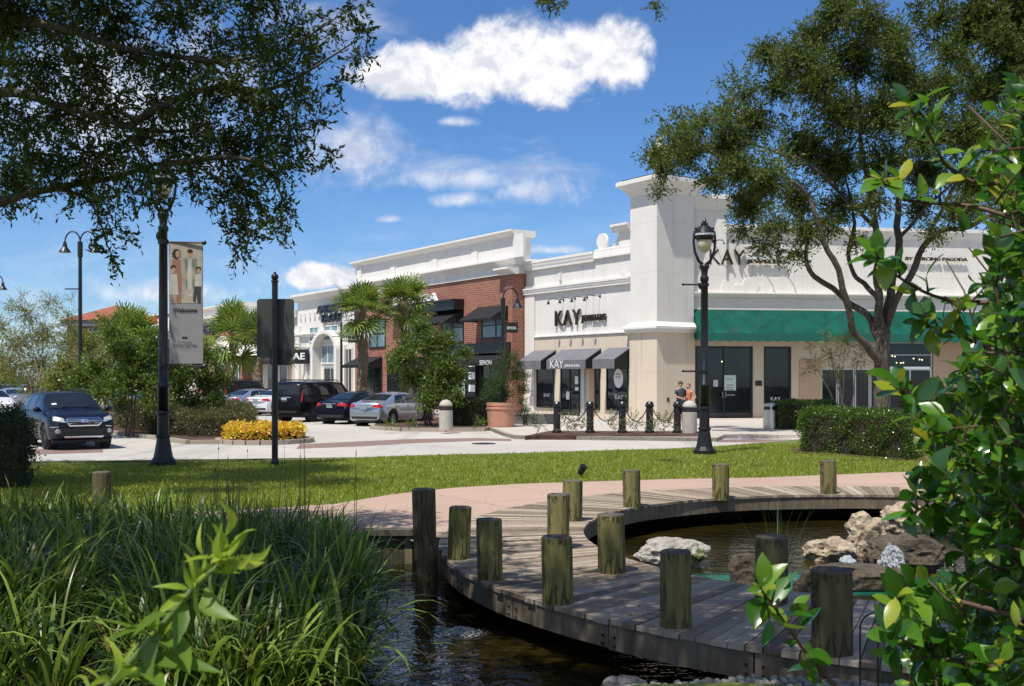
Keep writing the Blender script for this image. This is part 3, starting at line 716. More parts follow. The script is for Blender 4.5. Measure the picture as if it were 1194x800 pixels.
# fallen leaves on the deck, path and water
ll = MB(); rnd = random.Random(77)
for k in range(520):
    a = R(rnd.uniform(120, 300)); r = rnd.uniform(4.7, 8.2); x, y = CO.x+r*math.cos(a), CO.y+r*math.sin(a); d = math.hypot(x-CO.x, y-CO.y)
    if d < RO-.05 and math.hypot(x-CI.x, y-CI.y) > RI: z = DT+.008
    elif y > 14.1 and d > RO+.05: z = NZ+.012
    elif d > RO+.1 and -1.2 < x < 6 and y > 7.4 and rnd.random() < .5: z = WZ+.006
    else: continue
    l, w_, an, ti = rnd.uniform(.02, .045), rnd.uniform(.008, .018), rnd.uniform(0, 6.28), rnd.uniform(0, .012); c, s_ = math.cos(an), math.sin(an)
    ll.add([(x-c*l/2, y-s_*l/2, z), (x+s_*w_/2, y-c*w_/2, z+ti), (x+c*l/2, y+s_*l/2, z+.003), (x-s_*w_/2, y+c*w_/2, z)], [(0, 1, 2, 3)])
struct('leaf_litter', ll, leafmat('dry_fallen_leaf', [(.16, .09, .035), (.28, .19, .08), (.10, .05, .025), (.30, .26, .10)], .8, .1), kind='stuff')
# ------------------------------------------------------------------ shops on the left wall
def wb(mb, fr, x0, x1, z0, z1, y0, y1): return mb.box(x0, x1, y0, y1, z0, z1)
def cornice(mb, x0, x1, ztop, h, over, yb=.3, ends=True):
    """stepped moulding in front of the wall plane y=0"""
    prof = [(yb, ztop), (-over, ztop), (-over, ztop-h*.28), (-over*.78, ztop-h*.36), (-over*.55, ztop-h*.62), (-over*.25, ztop-h*.8), (-over*.2, ztop-h), (yb, ztop-h)]
    return mb.extr(prof[::-1], x0, x1)
def awning(name, root, fr, x0, x1, zt, zf, zv, proj, mat, y=0.0):
    """sloping canvas with a straight valance and closed cheeks"""
    mb = MB(); mb.extr([(y-.02, zt), (y-proj, zf), (y-proj, zv), (y-proj+.02, zv), (y-proj+.02, zf-.03), (y-.02, zt-.05)], x0, x1)
    aw = obj(name, mb, mat, root, fr.M)
    ck = MB()
    for x in (x0+.004, x1-.03): ck.extr([(y-.03, zt-.06), (y-proj+.03, zf-.04), (y-proj+.03, zv+.01), (y-.03, zv+.01)], x, x+.026)
    obj('awning_side', ck, M['blackaw'], aw, fr.M)
    return aw
def window(root, fr, x0, x1, z0, z1, y=0.0, cols=1, rows=1, glass='glass', frame='black', fw=.06, door=False, name='window'):
    """glazing set on the wall: a pane and the frame bars around it"""
    mb = MB(); mb.box(x0, x1, y-.02, y+.05, z0, z1); w = obj(name, mb, M[glass], root, fr.M)
    fb = MB(); yo = y-.06
    fb.box(x0, x0+fw, yo, y+.02, z0, z1); fb.box(x1-fw, x1, yo, y+.02, z0, z1)
    fb.box(x0+fw, x1-fw, yo, y+.02, z1-fw, z1); fb.box(x0+fw, x1-fw, yo, y+.02, z0, z0+fw)
    for i in range(1, cols):
        x = x0+(x1-x0)*i/cols; fb.box(x-fw*.4, x+fw*.4, yo+.004, y+.02, z0+fw, z1-fw)
    for i in range(1, rows):
        z = z0+(z1-z0)*i/rows; fb.box(x0+fw, x1-fw, yo+.008, y+.02, z-fw*.4, z+fw*.4)
    obj('frame', fb, M[frame], w, fr.M)
    if door:
        h = MB(); xm = (x0+x1)/2
        for s in ((-1, 1) if cols > 1 else (1,)):
            h.tube([(xm+s*.08, y-.12, z0+.95), (xm+s*.08, y-.12, z0+1.25)], .014, 6)
        obj('door_handle', h, M['alu'], w, fr.M)
    return w
fr = LF
def X(px, y=0.0): return LF.sx(px, y)
def Z(px, py, y=0.0): return LF.z(px, py, y)
x0, x1 = X(613.5, .15), -.02
ky = frame_thing('jewelry_store', 'cream and white stucco corner jewelry store with a square tower and a long green awning', 'store', LF, 0, 0)
YB = .15
wl = MB(); wl.box(x0, x1, YB, 9, .0, Z(733, 286.5)-.15); obj('upper_wall', wl, M['white'], ky, LF.M)
cr = MB(); xa = X(622, 0)
cr.box(xa, x1, YB-.05, YB+.02, SWZ, Z(735, 388)); obj('lower_wall', cr, M['cream'], ky, LF.M)
pi = MB(); pi.box(x0, xa-.01, YB-.10, YB+.05, SWZ, 7.1); pi.box(x0-.03, xa+.02, YB-.16, YB+.05, SWZ, 1.1); obj('pilaster', pi, M['white'], ky, LF.M)
tr = MB(); tr.extr([(YB-.06, Z(735, 388)+.02), (YB-.12, Z(735, 388)+.02), (YB-.12, Z(735, 388)+.09), (YB, Z(735, 388)+.13)], xa, x1); obj('string_course', tr, M['trim'], ky, LF.M)
zt = Z(733, 286.5); zs = X(692)
cr = MB(); cornice(cr, x0-.12, zs, zt, .5, .10, 1.0); obj('cornice', cr, M['trim'], ky, LF.M)
cr = MB(); cornice(cr, zs+.002, x1, zt+.03, .42, -.04, 1.0); obj('cornice', cr, M['trim'], ky, LF.M)
zl = Z(735, 322); cr = MB(); cornice(cr, x0-.12, x1, zl, .34, .09); obj('ledge', cr, M['trim'], ky, LF.M)
# scroll and stepped block on the parapet
sc = MB(); pts = []
for i in range(40):
    t = i/39; a = -math.pi*.5 + t*math.pi*2.6; r = .42*(1-t)+.06; pts.append((X(699)+r*math.cos(a), .2, zt+.46+r*math.sin(a)))
sc.tube(pts, .07, 8); w0 = X(699)
sc.extr([(.1, zt), (.1, zt+.1), (.34, zt+.1), (.34, zt)], X(692), X(722))
curve = [(X(699)+.42+i*.14, zt+.46-.42+ .0+.10*math.sin(i/6*math.pi)*-1+.012*i*i) for i in range(9)]
sc.tube([(a, .2, b) for a, b in curve], .08, 8)
disc = MB().lathe([(.40, 0), (.40, .14)], (0, 0, 0), 24); sc.add([(X(699)+p[0], .13+p[2], zt+.46+p[1]) for p in disc.v], [f[::-1] for f in disc.f])
obj('parapet_scroll', sc, M['trim'], ky, LF.M)
bl = MB(); bl.box(X(720), x1, .1, 1.0, zt, zt+.75); cornice(bl, X(715), x1, zt+1.12, .38, .22, 1.1); obj('parapet_block', bl, M['trim'], ky, LF.M)
# small vents high on the wall
vt = MB()
for px in (651.5, 724): vt.box(X(px)-.1, X(px)+.1, YB-.12, YB+.02, Z(px, 330)+.15, Z(px, 318))
obj('wall_vent', vt, M['white'], ky, LF.M)
# letters
xk, xk2 = X(646.5), X(676)
text('sign_letters', 'KAY', 1, M['goldedge'], ky, LF, xk, YB-.10, Z(660, 379.5), .05, width=xk2-xk, height=Z(660, 361.5)-Z(660, 379.5), bold=-.005)
xj, xj2 = X(677), X(705.5)
text('sign_letters', 'JEWELERS', 1, M['goldedge'], ky, LF, xj, YB-.10, Z(690, 376.3), .05, width=xj2-xj, height=.42, bold=.02)
def gooseneck(root, fr, x, z, y, length=.75, drop=.0):
    mb = MB(); mb.tube([(x, y, z), (x, y-.05, z), (x-.02, y-length*.8, z+.02), (x-.02, y-length, z-.06), (x-.02, y-length-.02, z-.18)], .018, 6)
    mb.lathe([(.07, 0), (.07, .03)], (x, y-.02, z), 10, axis='y'); 
    mb.lathe([(.09, -.28), (.05, -.14), (.03, -.12)], (x-.02, y-length-.02, z), 10)
    obj('sign_lamp', mb, M['black'], root, fr.M)
for px in (654.5, 668, 682, 697): gooseneck(ky, LF, X(px), Z(px, 349.5 - (px-654)*.1), YB, .95)
# shop windows, door and awnings
zb = SWZ+.35; zw = 2.75
for a, b, nm, dr, c in ((626.5, 646.5, 'window', 0, 1), (654.5, 676.5, 'shop_door', 1, 2), (693, 700, 'window', 0, 1), (708, 733, 'window', 0, 1)):
    xx0, xx1 = X(a, .1), min(X(b, .1), -.06); window(ky, LF, xx0, xx1, SWZ+(.03 if dr else .35), zw, YB-.06, c, 1, door=bool(dr), name=nm)
wf = MB(); wf.box(X(677.5), X(681), YB-.14, YB-.04, SWZ, zw); obj('door_frame', wf, M['alu'], ky, LF.M)
wf = MB(); wf.box(X(687), X(692.4), YB-.16, YB-.04, SWZ, zw); obj('pillar', wf, M['tan'], ky, LF.M, label='narrow pinkish pillar beside the shop door')
for a, b in ((621, 646.8), (653.8, 699.5), (708, 733.5)):
    xx0, xx1 = X(a), min(X(b), -.05); z1 = 3.55; aw = awning('awning', ky, LF, xx0, xx1, z1, 2.98, 2.52, 1.02, M['greyaw'], YB-.05)
    if a > 640 and a < 700:
        text('awning_letters', 'KAY', 1, M['whitel'], aw, LF, xx0+.35, YB-1.085, 2.58, .006, width=1.15, height=.40, bold=-.01)
        text('awning_letters', 'JEWELERS', 1, M['whitel'], aw, LF, xx0+1.6, YB-1.085, 2.58, .006, width=1.25, height=.17)
sp_ = MB(); xs = X(720); sp_.lathe([(.36, 0), (.36, .008)], (0, 0, 0), 24)
sp2 = MB(); sp2.add([(xs+p[0], YB-.087-p[2], 2.05+p[1]*1.3) for p in sp_.v], sp_.f); st_ = obj('window_sticker', sp2, M['whitel'], ky, LF.M)
for k, z in ((0, 2.22), (1, 2.08)): text('sticker_text', ('WINDOW', 'SHOP')[k] if False else ('••••', '•••')[k], 1, M['darkl'], st_, LF, xs-.2, YB-.1, z, .001, width=.4, height=.07)
text('window_letters', 'KAY', 1, M['whitel'], ky, LF, X(716), YB-.085, 1.03, .004, width=.62, height=.2)
text('window_letters', 'KAY', 1, M['whitel'], ky, LF, X(633), YB-.085, 1.06, .004, width=.55, height=.18)
nt = MB(); xn = X(673.5)
for a, z0_, z1_ in ((xn-.32, 1.75, 2.15), (xn-.3, 1.42, 1.6), (X(659), .95, 1.35)): nt.box(a, a+.28, YB-.086, YB-.082, z0_, z1_)
obj('notice', nt, M['whitel'], ky, LF.M)

# the tower
TW = 2.16*K; TD = 1.78*K
tl = MB(); tl.box(0, 0, 0, 0, 0, 0); tl = MB()
TX0, TX1 = -.0, TD                     # along the left wall direction the tower runs from the seam to the corner
ztw = 4.35; zct = H+(YH-205.5)/F*(46.2*K)
TC = Frame((6.27*K, 46.2*K), LF.a)     # tower frame: origin at the near corner
def tb(mb, e, z0, z1): return mb.box(-TD-e, e, -e, TW+e, z0, z1)
up = MB(); tb(up, 0, ztw-.05, zct-.7); obj('tower_shaft', up, M['white'], ky, TC.M)
lo = MB(); tb(lo, .03, .0, ztw-.1); obj('tower_base', lo, M['cream'], ky, TC.M)
lg_ = MB()
for e, z0, z1 in ((.27, ztw+.04, ztw+.14), (.22, ztw-.06, ztw+.04), (.15, ztw-.14, ztw-.06)): tb(lg_, e, z0, z1)
lg_.add([(-TD-.27, -.27, ztw+.14), (.27, -.27, ztw+.14), (.27, TW+.27, ztw+.14), (-TD-.27, TW+.27, ztw+.14), (-TD, 0, ztw+.36), (0, 0, ztw+.36), (0, TW, ztw+.36), (-TD, TW, ztw+.36)],
        [(0,1,5,4),(1,2,6,5),(2,3,7,6),(3,0,4,7)])
obj('tower_ledge', lg_, M['trim'], ky, TC.M)
tc_ = MB()
steps = [(.06, zct-.74), (.10, zct-.62), (.14, zct-.6), (.2, zct-.46), (.34, zct-.32), (.46, zct-.24), (.5, zct-.2), (.5, zct-.02), (.47, zct)]
vs = []
for e, z in steps: vs += [(-TD-e, -e, z), (e, -e, z), (e, TW+e, z), (-TD-e, TW+e, z)]
fs = [(4*j+k, 4*j+(k+1) % 4, 4*j+4+(k+1) % 4, 4*j+4+k) for j in range(len(steps)-1) for k in range(4)] + [(0, 3, 2, 1), tuple(4*(len(steps)-1)+k for k in range(4))]
tc_.add(vs, fs); obj('tower_cornice', tc_, M['trim'], ky, TC.M)
rf = MB(); tb(rf, .3, zct+.002, zct+.09); obj('roof_edge', rf, M['blackm'], ky, TC.M)
ur = MB().lathe([(.30, 0), (.30, .1), (.18, .18), (.15, .3), (.34, .52), (.50, .85), (.53, 1.1), (.47, 1.35), (.30, 1.55), (.14, 1.62), (.12, 1.75), (.17, 1.85), (.02, 1.98)], (-TD*.35, TW*.3, zct+.09), 24)
obj('roof_urn', ur, M['cream'], ky, TC.M, smooth=True)
vb = MB(); vb.box(.0, .0, 0, 0, 0, 0); vb = MB(); vb.box(.031, .05, TW*.25, TW*.25+.16, .95, 1.15); obj('outlet_box', vb, pm('rust_box', (.10, .045, .02), .7), ky, TC.M)

# the long right wall
fr = RF
def XR(px, y=0.0): return RF.sx(px, y)
def ZR(px, py, y=0.0): return RF.z(px, py, y)
RX1 = 30.0
ur_ = MB(); ur_.box(-.4, RX1, .3, 10, 3.9, ZR(900, 268)); obj('upper_wall', ur_, M['white'], ky, RF.M)
lw = MB(); zh = ZR(870, 403.5)
xs_ = [(-.2, XR(813)), (XR(880.8), XR(893.3)), (XR(925.8), XR(961))]
for a, b in xs_: lw.box(a, b, .3, .6, SWZ-.1, 3.95)
for a, b in ((XR(813), XR(880.8)), (XR(893.3), XR(925.8))): lw.box(a, b, .3, .6, zh, 3.95)
obj('lower_wall', lw, M['cream'], ky, RF.M)
lw2 = MB(); lw2.box(XR(935), XR(961)-.003, .25, .35, SWZ, ZR(950, 419.5)); lw2.box(XR(1092), RX1, .3, .6, SWZ, 3.95); obj('lower_wall', lw2, M['tan'], ky, RF.M, label='pinkish tan lower wall section right of the shop windows')
lw3 = MB(); lw3.box(XR(961), XR(1039), .34, .6, ZR(1000, 430), 3.95); lw3.box(XR(961), XR(1092), .5, .6, 3.3, 3.95); obj('lower_wall', lw3, M['beige'], ky, RF.M)
win_spec = [(813, 880.8, 2, 'shop_door', 1, SWZ+.03, zh, 'black'), (893.3, 925.8, 1, 'window', 0, SWZ+.2, zh, 'black')]
for a, b, c, nm, dr, z0, z1, fm in win_spec: window(ky, RF, XR(a), XR(b), z0, z1, .42, c, 1, frame=fm, door=bool(dr), name=nm, fw=.1)
for a, b in ((961.5, 980), (981, 1000), (1001, 1018), (1019, 1038)):
    window(ky, RF, XR(a), XR(b), SWZ+.05, ZR(1000, 430), .42, 1, 1, frame='alu', fw=.05)
window(ky, RF, XR(1040), XR(1091), ZR(1060, 428.5), ZR(1060, 399), .42, 1, 2, frame='alu', fw=.05)
window(ky, RF, XR(1040), XR(1091), SWZ+.03, ZR(1060, 429.5), .42, 2, 1, frame='alu', fw=.09, door=True, name='shop_door')
# soffit lights glimpsed inside
li = MB(); rnd = random.Random(2)
for px, py in ((1045, 415), (1048, 415.5), (1050, 423), (1055, 423.3), (1058, 422.8), (1070, 418), (1077, 419), (1080, 419.5), (845, 421.5)): li.sphere((XR(px), .385, ZR(px, py)), .035, 6, 4)
obj('lamp_inside', li, emissive('shop_lamp_glow', (1, .8, .5), 2.0), ky, RF.M)
# ledge band above the awning
bd = MB(); bd.box(-.3, RX1, .1, .32, ZR(870, 361), ZR(870, 345)); obj('band', bd, M['white'], ky, RF.M)
ld = MB(); cornice(ld, -.3, RX1, ZR(870, 341.5), .2, .12, .32); obj('ledge', ld, M['trim'], ky, RF.M)
# parapet: tall block by the tower, lower run beyond
pk = MB(); xb = XR(848); ztb = ZR(830, 227); pk.box(-.5, xb, .12, 4, ZR(870, 341.5)+.01, ztb-.6); obj('parapet_block', pk, M['white'], ky, RF.M)
pc = MB(); cornice(pc, -.5, xb+.22, ztb, .75, .3, 4); pc.v = [(p[0], p[1]+.12, p[2]) for p in pc.v]; obj('cornice', pc, M['trim'], ky, RF.M)
zr = ZR(900, 262.5); pc = MB(); cornice(pc, xb+.003, RX1, zr, .55, .24, 1.2); pc.v = [(p[0], p[1]+.3, p[2]) for p in pc.v]; obj('cornice', pc, M['trim'], ky, RF.M)
# plinth with scroll above the ledge
ps = MB(); zl_ = ZR(870, 341.5)+.004; ps.box(XR(842), XR(893), .05, .3, zl_, zl_+.36)
dd = MB().lathe([(.42, 0), (.42, .12)], (0, 0, 0), 20); ps.add([(XR(876)+p[0], .03-p[2]*.0+p[2], zl_+.36+p[1]) for p in dd.v], dd.f)
ps.extr([(.06, zl_+.36), (.06, zl_+.56), (.28, zl_+.56), (.28, zl_+.36)], XR(843), XR(856)); obj('wall_plinth', ps, M['trim'], ky, RF.M)
# awning of the right wall with scalloped valance
xa0, xa1 = XR(808.5), RX1
zt_, zf_ = ZR(808.5, 361, .05), 0
yp = -1.0; zfr = RF.z(1000, 389.5, yp); zva = RF.z(1000, 398, yp)
mb = MB(); mb.extr([(.09, zt_), (yp, zfr), (yp+.02, zfr-.03), (.09, zt_-.05)], xa0, xa1); ag = obj('awning', mb, M['green'], ky, RF.M, label='long dark green canvas awning')
vl = MB(); n = int((xa1-xa0)/.12)
for i in range(n+1):
    x = xa0+(xa1-xa0)*i/n; z = zva+.05*abs(math.sin(i*math.pi/4)); vl.v += [(x, yp, zfr), (x, yp, z-.05)]
vl.f = [(2*i, 2*i+1, 2*i+3, 2*i+2) for i in range(n)]; v_ = obj('valance', vl, pm('dark_green_canvas', (.004, .10, .075), .75), ag, RF.M)
s_ = v_.modifiers.new('thick', 'SOLIDIFY'); s_.thickness = .012
ck = MB(); ck.extr([(.08, zt_-.06), (yp+.04, zfr-.05), (yp+.04, zfr-.3), (.08, zfr-.3)], xa0+.01, xa0+.03); obj('awning_side', ck, M['green'], ag, RF.M)
# right wall sign
yl = .3-.14
x_a = XR(827, yl); text('sign_letters', 'KAY', 1, M['goldedge'], ky, RF, x_a, yl, ZR(850, 308.5, yl), .06, width=XR(868.5, yl)-x_a, height=ZR(850, 291, yl)-ZR(850, 308.5, yl), bold=-.005)
x_a = XR(870.5, yl); text('sign_letters', 'JEWELERS', 1, M['goldedge'], ky, RF, x_a, yl, ZR(880, 308.5, yl), .06, width=XR(917.5, yl)-x_a, height=ZR(880, 302.5, yl)-ZR(880, 308.5, yl), bold=.03)
x_a = XR(1056, yl); text('sign_letters', 'BY PIERCING PAGODA', 1, M['goldedge'], ky, RF, x_a, yl, ZR(1080, 304, yl), .04, width=XR(1128, yl)-x_a, height=ZR(1080, 300, yl)-ZR(1080, 304, yl), bold=.02)
for px in (833, 856, 880, 905):
    mb = MB(); x, z = XR(px), ZR(px, 281); mb.tube([(x, .12, z), (x+.1, -.2, z+.02), (x+.3, -.4, z), (x+.33, -.42, z-.16)], .022, 6); mb.lathe([(.09, 0), (.09, .05)], (x, .08, z), 10, axis='y')
    mb.sphere((x+.33, -.42, z-.16), .05, 8, 5); obj('sign_lamp', mb, M['black'], ky, RF.M)
# notices at the door
po = MB(); po.box(XR(847.5), XR(861), .335, .34, ZR(853, 455.5), ZR(853, 437.5)); po_ = obj('poster', po, pm('pale_green_paper', (.55, .68, .64), .6, .1, 10), ky, RF.M)
tx = MB()
for i in range(4): tx.box(XR(849.5), XR(858.5)-.05*(i % 2), .33, .3335, ZR(853, 449.5)-.0-i*.11, ZR(853, 449.5)-i*.11+.03)
obj('poster_lines', tx, M['darkl'], po_, RF.M)
text('poster_lettering', 'Sorry', 1, M['darkl'], po_, RF, XR(849), .333, ZR(853, 444), .001, width=.38, height=.15)
pn = MB(); pn.box(XR(834.5), XR(840), .335, .34, ZR(837, 451), ZR(837, 443)); obj('notice', pn, M['alu'], ky, RF.M)
pq = MB(); pq.box(XR(883.5), XR(891), .26, .3, ZR(887, 450), ZR(887, 444)); obj('wall_plaque', pq, M['blackm'], ky, RF.M)
text('window_letters', 'KAY', 1, M['whitel'], ky, RF, XR(902), .335, ZR(909, 467), .003, width=.5, height=.16)
text('window_letters', 'OPEN TODAY', 1, M['whitel'], ky, RF, XR(850), .333, ZR(855, 461.5), .003, width=.42, height=.06)

# ------------------------------------------------------------------ brick beauty store
fr = LF; YS = -.62
bx0, bx1 = X(414, YS), X(613, .15)-.02
se = frame_thing('beauty_store', 'red brick store with tall white parapet and black awnings left of the jewelry store', 'store', LF, bx1, YS)
w = MB(); w.box(bx0, bx1, YS, 9, 0, Z(611, 316.5, YS)+.05); obj('brick_wall', w, M['brick'], se, LF.M)
w = MB(); w.box(bx1-.75, bx1+.02, YS-.12, 0, 0, Z(611, 316.5, YS)-.1); obj('brick_pilaster', w, M['brick'], se, LF.M)
zb0 = Z(611, 316.5, YS); zb1 = Z(611, 299, YS); zb2 = Z(611, 265.5, YS)
w = MB(); w.box(bx0, bx1+.03, YS-.05, 2, zb0, zb1-.3); obj('frieze', w, M['white'], se, LF.M)
w = MB(); w.box(bx0, bx1, YS-.10, YS+.1, zb0-.02, zb0+.12)
for i in range(18):
    x = bx0 + (bx1-bx0)*(i+.5)/18; w.box(x-.04, x+.04, YS-.09, YS, zb0+.1, zb1-.31)
obj('frieze_bars', w, M['trim'], se, LF.M)
w = MB(); cornice(w, bx0-.2, bx1+.16, zb1, .34, .42, 2); 
ww = w; w2_ = MB(); w2_.box(0, 0, 0, 0, 0, 0)
w.v = [(p[0], p[1]+YS, p[2]) for p in w.v]; obj('ledge', w, M['trim'], se, LF.M)
w = MB(); w.box(bx0+.1, bx1+.02, YS, YS+1.1, zb1-.02, zb2-.3); obj('parapet', w, M['white'], se, LF.M)
w = MB()
for px in (612, 556, 509, 460, 421):
    x = X(px, YS)
    if px == 612: w.box(x-1.0, x-.0+.02, YS-.12, YS+.02, zb1, zb2-.3)
    else: w.box(x-.45, x+.2, YS-.12, YS+.02, zb1, zb1+.72 if px not in (421,) else zb2-.3)
obj('parapet_pier', w, M['trim'], se, LF.M)
w = MB(); cornice(w, bx0-.15, bx1+.2, zb2, .36, .36, 1.3); w.v = [(p[0], p[1]+YS, p[2]) for p in w.v]; obj('cornice', w, M['trim'], se, LF.M)
w = MB(); cornice(w, bx1-1.3, bx1+.22, zb0+.3, .36, .55, .2); w.v = [(p[0], p[1]+YS, p[2]) for p in w.v]; obj('corner_bracket', w, M['trim'], se, LF.M)
text('sign_letters', 'SEPHORA', 1, M['whitel'], se, LF, X(467, YS), YS-.45, Z(505, 353, YS), .09, width=X(517.5, YS)-X(467, YS), height=Z(505, 343, YS)-Z(505, 353, YS), bold=.02)
w = MB(); w.box(X(460, YS), X(531, YS-.6), YS-.7, YS, Z(505, 365, YS), Z(505, 355, YS)); w.box(X(460, YS), X(531, YS-.6), YS-.85, YS, Z(505, 355, YS)-.02, Z(505, 355, YS)+.1)
obj('entrance_canopy', w, M['black'], se, LF.M)
def awn2(px0, px1, pyt, pyf, pyb, proj, root=se):
    a, b = X(px0, YS), X(px1, YS); z1 = Z(px1, pyt, YS); z0 = z1-(Z(px1, pyt, YS)-Z(px1, pyf, YS)); zv = z0-.12
    return awning('awning', root, LF, a, b, z1, z0, zv, proj, M['blackaw'], YS)
window(se, LF, X(562, YS), X(596, YS), Z(590, 394, YS), Z(590, 362, YS), YS, 2, 2, 'glass_blue', 'black', .09); awn2(557, 594.5, 355, 371, 0, 1.25)
window(se, LF, X(516, YS), X(541, YS), Z(530, 400, YS), Z(530, 364, YS), YS, 2, 2, 'glass_blue', 'black', .09); awn2(512, 540, 361, 375, 0, 1.25)
window(se, LF, X(472, YS), X(500, YS), Z(485, 402, YS), Z(485, 368, YS), YS, 2, 2, 'glass_blue', 'black', .09)
window(se, LF, X(431, YS), X(450, YS), Z(440, 406, YS), Z(440, 372, YS), YS, 2, 2, 'glass_blue', 'black', .09)
w = MB(); w.box(X(500, YS), X(598, YS), YS-.5, YS, 3.45, 4.05); cb_ = obj('fascia_box', w, M['black'], se, LF.M)
aw = awning('awning', se, LF, X(556, YS), X(597, YS), 3.5, 2.95, 2.75, 1.3, M['blackaw'], YS-.02)
text('awning_letters', 'SEPHORA', 1, M['whitel'], aw, LF, X(560, YS-1.3), YS-1.34, 2.78, .004, width=1.3, height=.26)
aw = awning('awning', se, LF, X(418, YS), X(446, YS), 3.5, 2.95, 2.75, 1.2, M['blackaw'], YS-.02)
for a, b in ((418, 446), (452, 500), (503, 548), (561, 600)):
    window(se, LF, X(a, YS), X(b, YS)-(.4 if a == 561 else 0), SWZ+.1, 3.4, YS, 3, 1, 'glass', 'black', .07, name='shop_front')
sb = MB(); sw_ = MB(); xa_, xb_ = X(550.5, YS), X(559.5, YS)
sb.box(xa_, xb_, YS-.3, YS, SWZ, 3.4); obj('striped_pillar', sb, M['black'], se, LF.M)
for i in range(4): sw_.box(xa_+.12, xb_-.05, YS-.31, YS-.05, .55+i*.72, .95+i*.72)
obj('white_stripe', sw_, M['whitel'], se, LF.M)
po = MB(); po.box(X(533, YS), X(543.5, YS), YS-.09, YS-.08, 1.0, 2.1); p_ = obj('poster', po, pm('grey_poster', (.42, .5, .5), .5, .2, 6), se, LF.M)
pb = MB(); xm = X(538.3, YS); pb.add([(xm-.28, YS-.094, 1.15), (xm+.28, YS-.094, 1.15), (xm+.12, YS-.094, 1.42), (xm, YS-.094, 1.75), (xm-.14, YS-.094, 1.42)], [(0, 1, 2, 3, 4)]); obj('poster_shape', pb, M['darkl'], p_, LF.M)

# ------------------------------------------------------------------ white clothing store with the arch
cx0, cx1 = X(347, 0), bx0-.03
ae = frame_thing('clothing_store', 'white store with a high arched entrance between brick and beige stores', 'store', LF, cx1, 0)
w = MB(); w.box(cx0, cx1, 0, 9, 0, Z(348, 345)-.4); obj('wall', w, M['white'], ae, LF.M)
w = MB(); cornice(w, cx0-.3, cx1, Z(348, 344.5), .6, .5, 2); cornice(w, cx0-.05, cx1, Z(370, 388), .3, .3, .1); obj('cornice', w, M['trim'], ae, LF.M)
w = MB()
for i in range(13):
    x = cx0+.6+i*.95
    if x < cx1-.3: w.box(x, x+.22, -.14, 0, 6.75, 7.15)
for a, b in ((347, 351.5), (357, 360.5), (401.5, 404.5)): w.box(X(a), X(b), -.22, 0, .0, 6.2 if a < 350 else 4.5)
obj('pilaster', w, M['trim'], ae, LF.M)
text('sign_letters', 'AMERICAN', 1, M['darkl'], ae, LF, X(371.5), -.12, Z(388, 364.5), .08, width=X(405)-X(371.5), height=.62, bold=.03)
text('sign_letters', 'EAGLE', 1, M['darkl'], ae, LF, X(377), -.12, Z(388, 375.5), .08, width=X(399)-X(377), height=.62, bold=.03)
xm = X(386.5); ra = (X(398)-X(368))/2
ar = MB(); n = 20; zs0 = 4.15
o_, i_ = [], []
for k in range(n+1):
    a = math.pi*k/n; o_.append((xm+ra*math.cos(a), zs0+ra*.62*math.sin(a))); i_.append((xm+(ra-.4)*math.cos(a), zs0+(ra-.4)*.62*math.sin(a)))
vs = [(x, -.7, z) for x, z in o_]+[(x, -.7, z) for x, z in i_]+[(x, 0, z) for x, z in o_]+[(x, 0, z) for x, z in i_]; m_ = n+1
fs = []
for k in range(n):
    fs += [(k, k+1, m_+k+1, m_+k), (2*m_+k, k, k+1, 2*m_+k+1)[::-1], (m_+k, m_+k+1, 3*m_+k+1, 3*m_+k)]
ar.add(vs, fs); ar.box(xm-ra, xm-ra+.42, -.7, 0, 0, zs0); ar.box(xm+ra-.42, xm+ra, -.7, 0, 0, zs0); obj('entrance_arch', ar, M['trim'], ae, LF.M)
window(ae, LF, xm-1.3, xm+1.3, SWZ+.02, 2.9, -.01, 2, 1, 'glass', 'alu', .14, True, 'shop_door')
window(ae, LF, xm-ra+.6, xm+ra-.6, 3.1, 4.6, -.01, 3, 1, 'glass_blue', 'trim', .12)
for a, b in ((361.5, 372), (378, 395), (400, 409)): window(ae, LF, X(a), X(b), 4.85, 6.05, -.01, 2, 1, 'glass_blue', 'trim', .1)
for a, b in ((361.5, 370.5), (402.5, 411.5)): window(ae, LF, X(a), X(b), .8, 4.25, -.01, 2, 1, 'glass', 'trim', .1)

# beige store with black awning, then brick store with pale pediments, then long white fascia
dx0, dx1 = X(289, 0), cx0-.35
be = frame_thing('beige_store', 'beige store with black awning half hidden by palms', 'store', LF, dx1, .4)
w = MB(); w.box(dx0, dx1, .4, 9, 0, 7.2); obj('wall', w, M['beige'], be, LF.M)
w = MB(); cornice(w, dx0, dx1, 7.5, .5, .1, 2); cornice(w, dx0, dx1, 4.4, .3, -.1, .5); cornice(w, dx0, dx1, 5.9, .2, -.1, .5); obj('cornice', w, M['trim'], be, LF.M)
for a, b in ((312, 321), (326, 336)): window(be, LF, X(a, .4), X(b, .4), .3, 3.3, .4, 1, 1, 'glass', 'trim', .12)
window(be, LF, X(299, .4), X(308, .4), .3, 3.4, .4, 1, 1, 'glass', 'trim', .12)
awning('awning', be, LF, X(281, -.6), X(301, .4), 4.3, 3.4, 3.2, 1.3, M['blackaw'], .38); awning('awning', be, LF, X(307, .4), X(341, .4), 4.3, 3.5, 3.2, 1.1, M['blackaw'], .38)
sg = thing('hanging_sign', 'square black projecting sign with white letters AE above the dark van', 'sign', LF.w(X(350, -.9), -.9, 3.0), LF.a)
xq = X(350, -.9); w = MB(); FRS = Frame(LF.w(xq, -.2).xy, LF.a+R(33)); 
w.box(-1.75, -.0, -.06, .06, 3.15, 4.3); obj('sign_board', w, M['black'], sg, FRS.M)
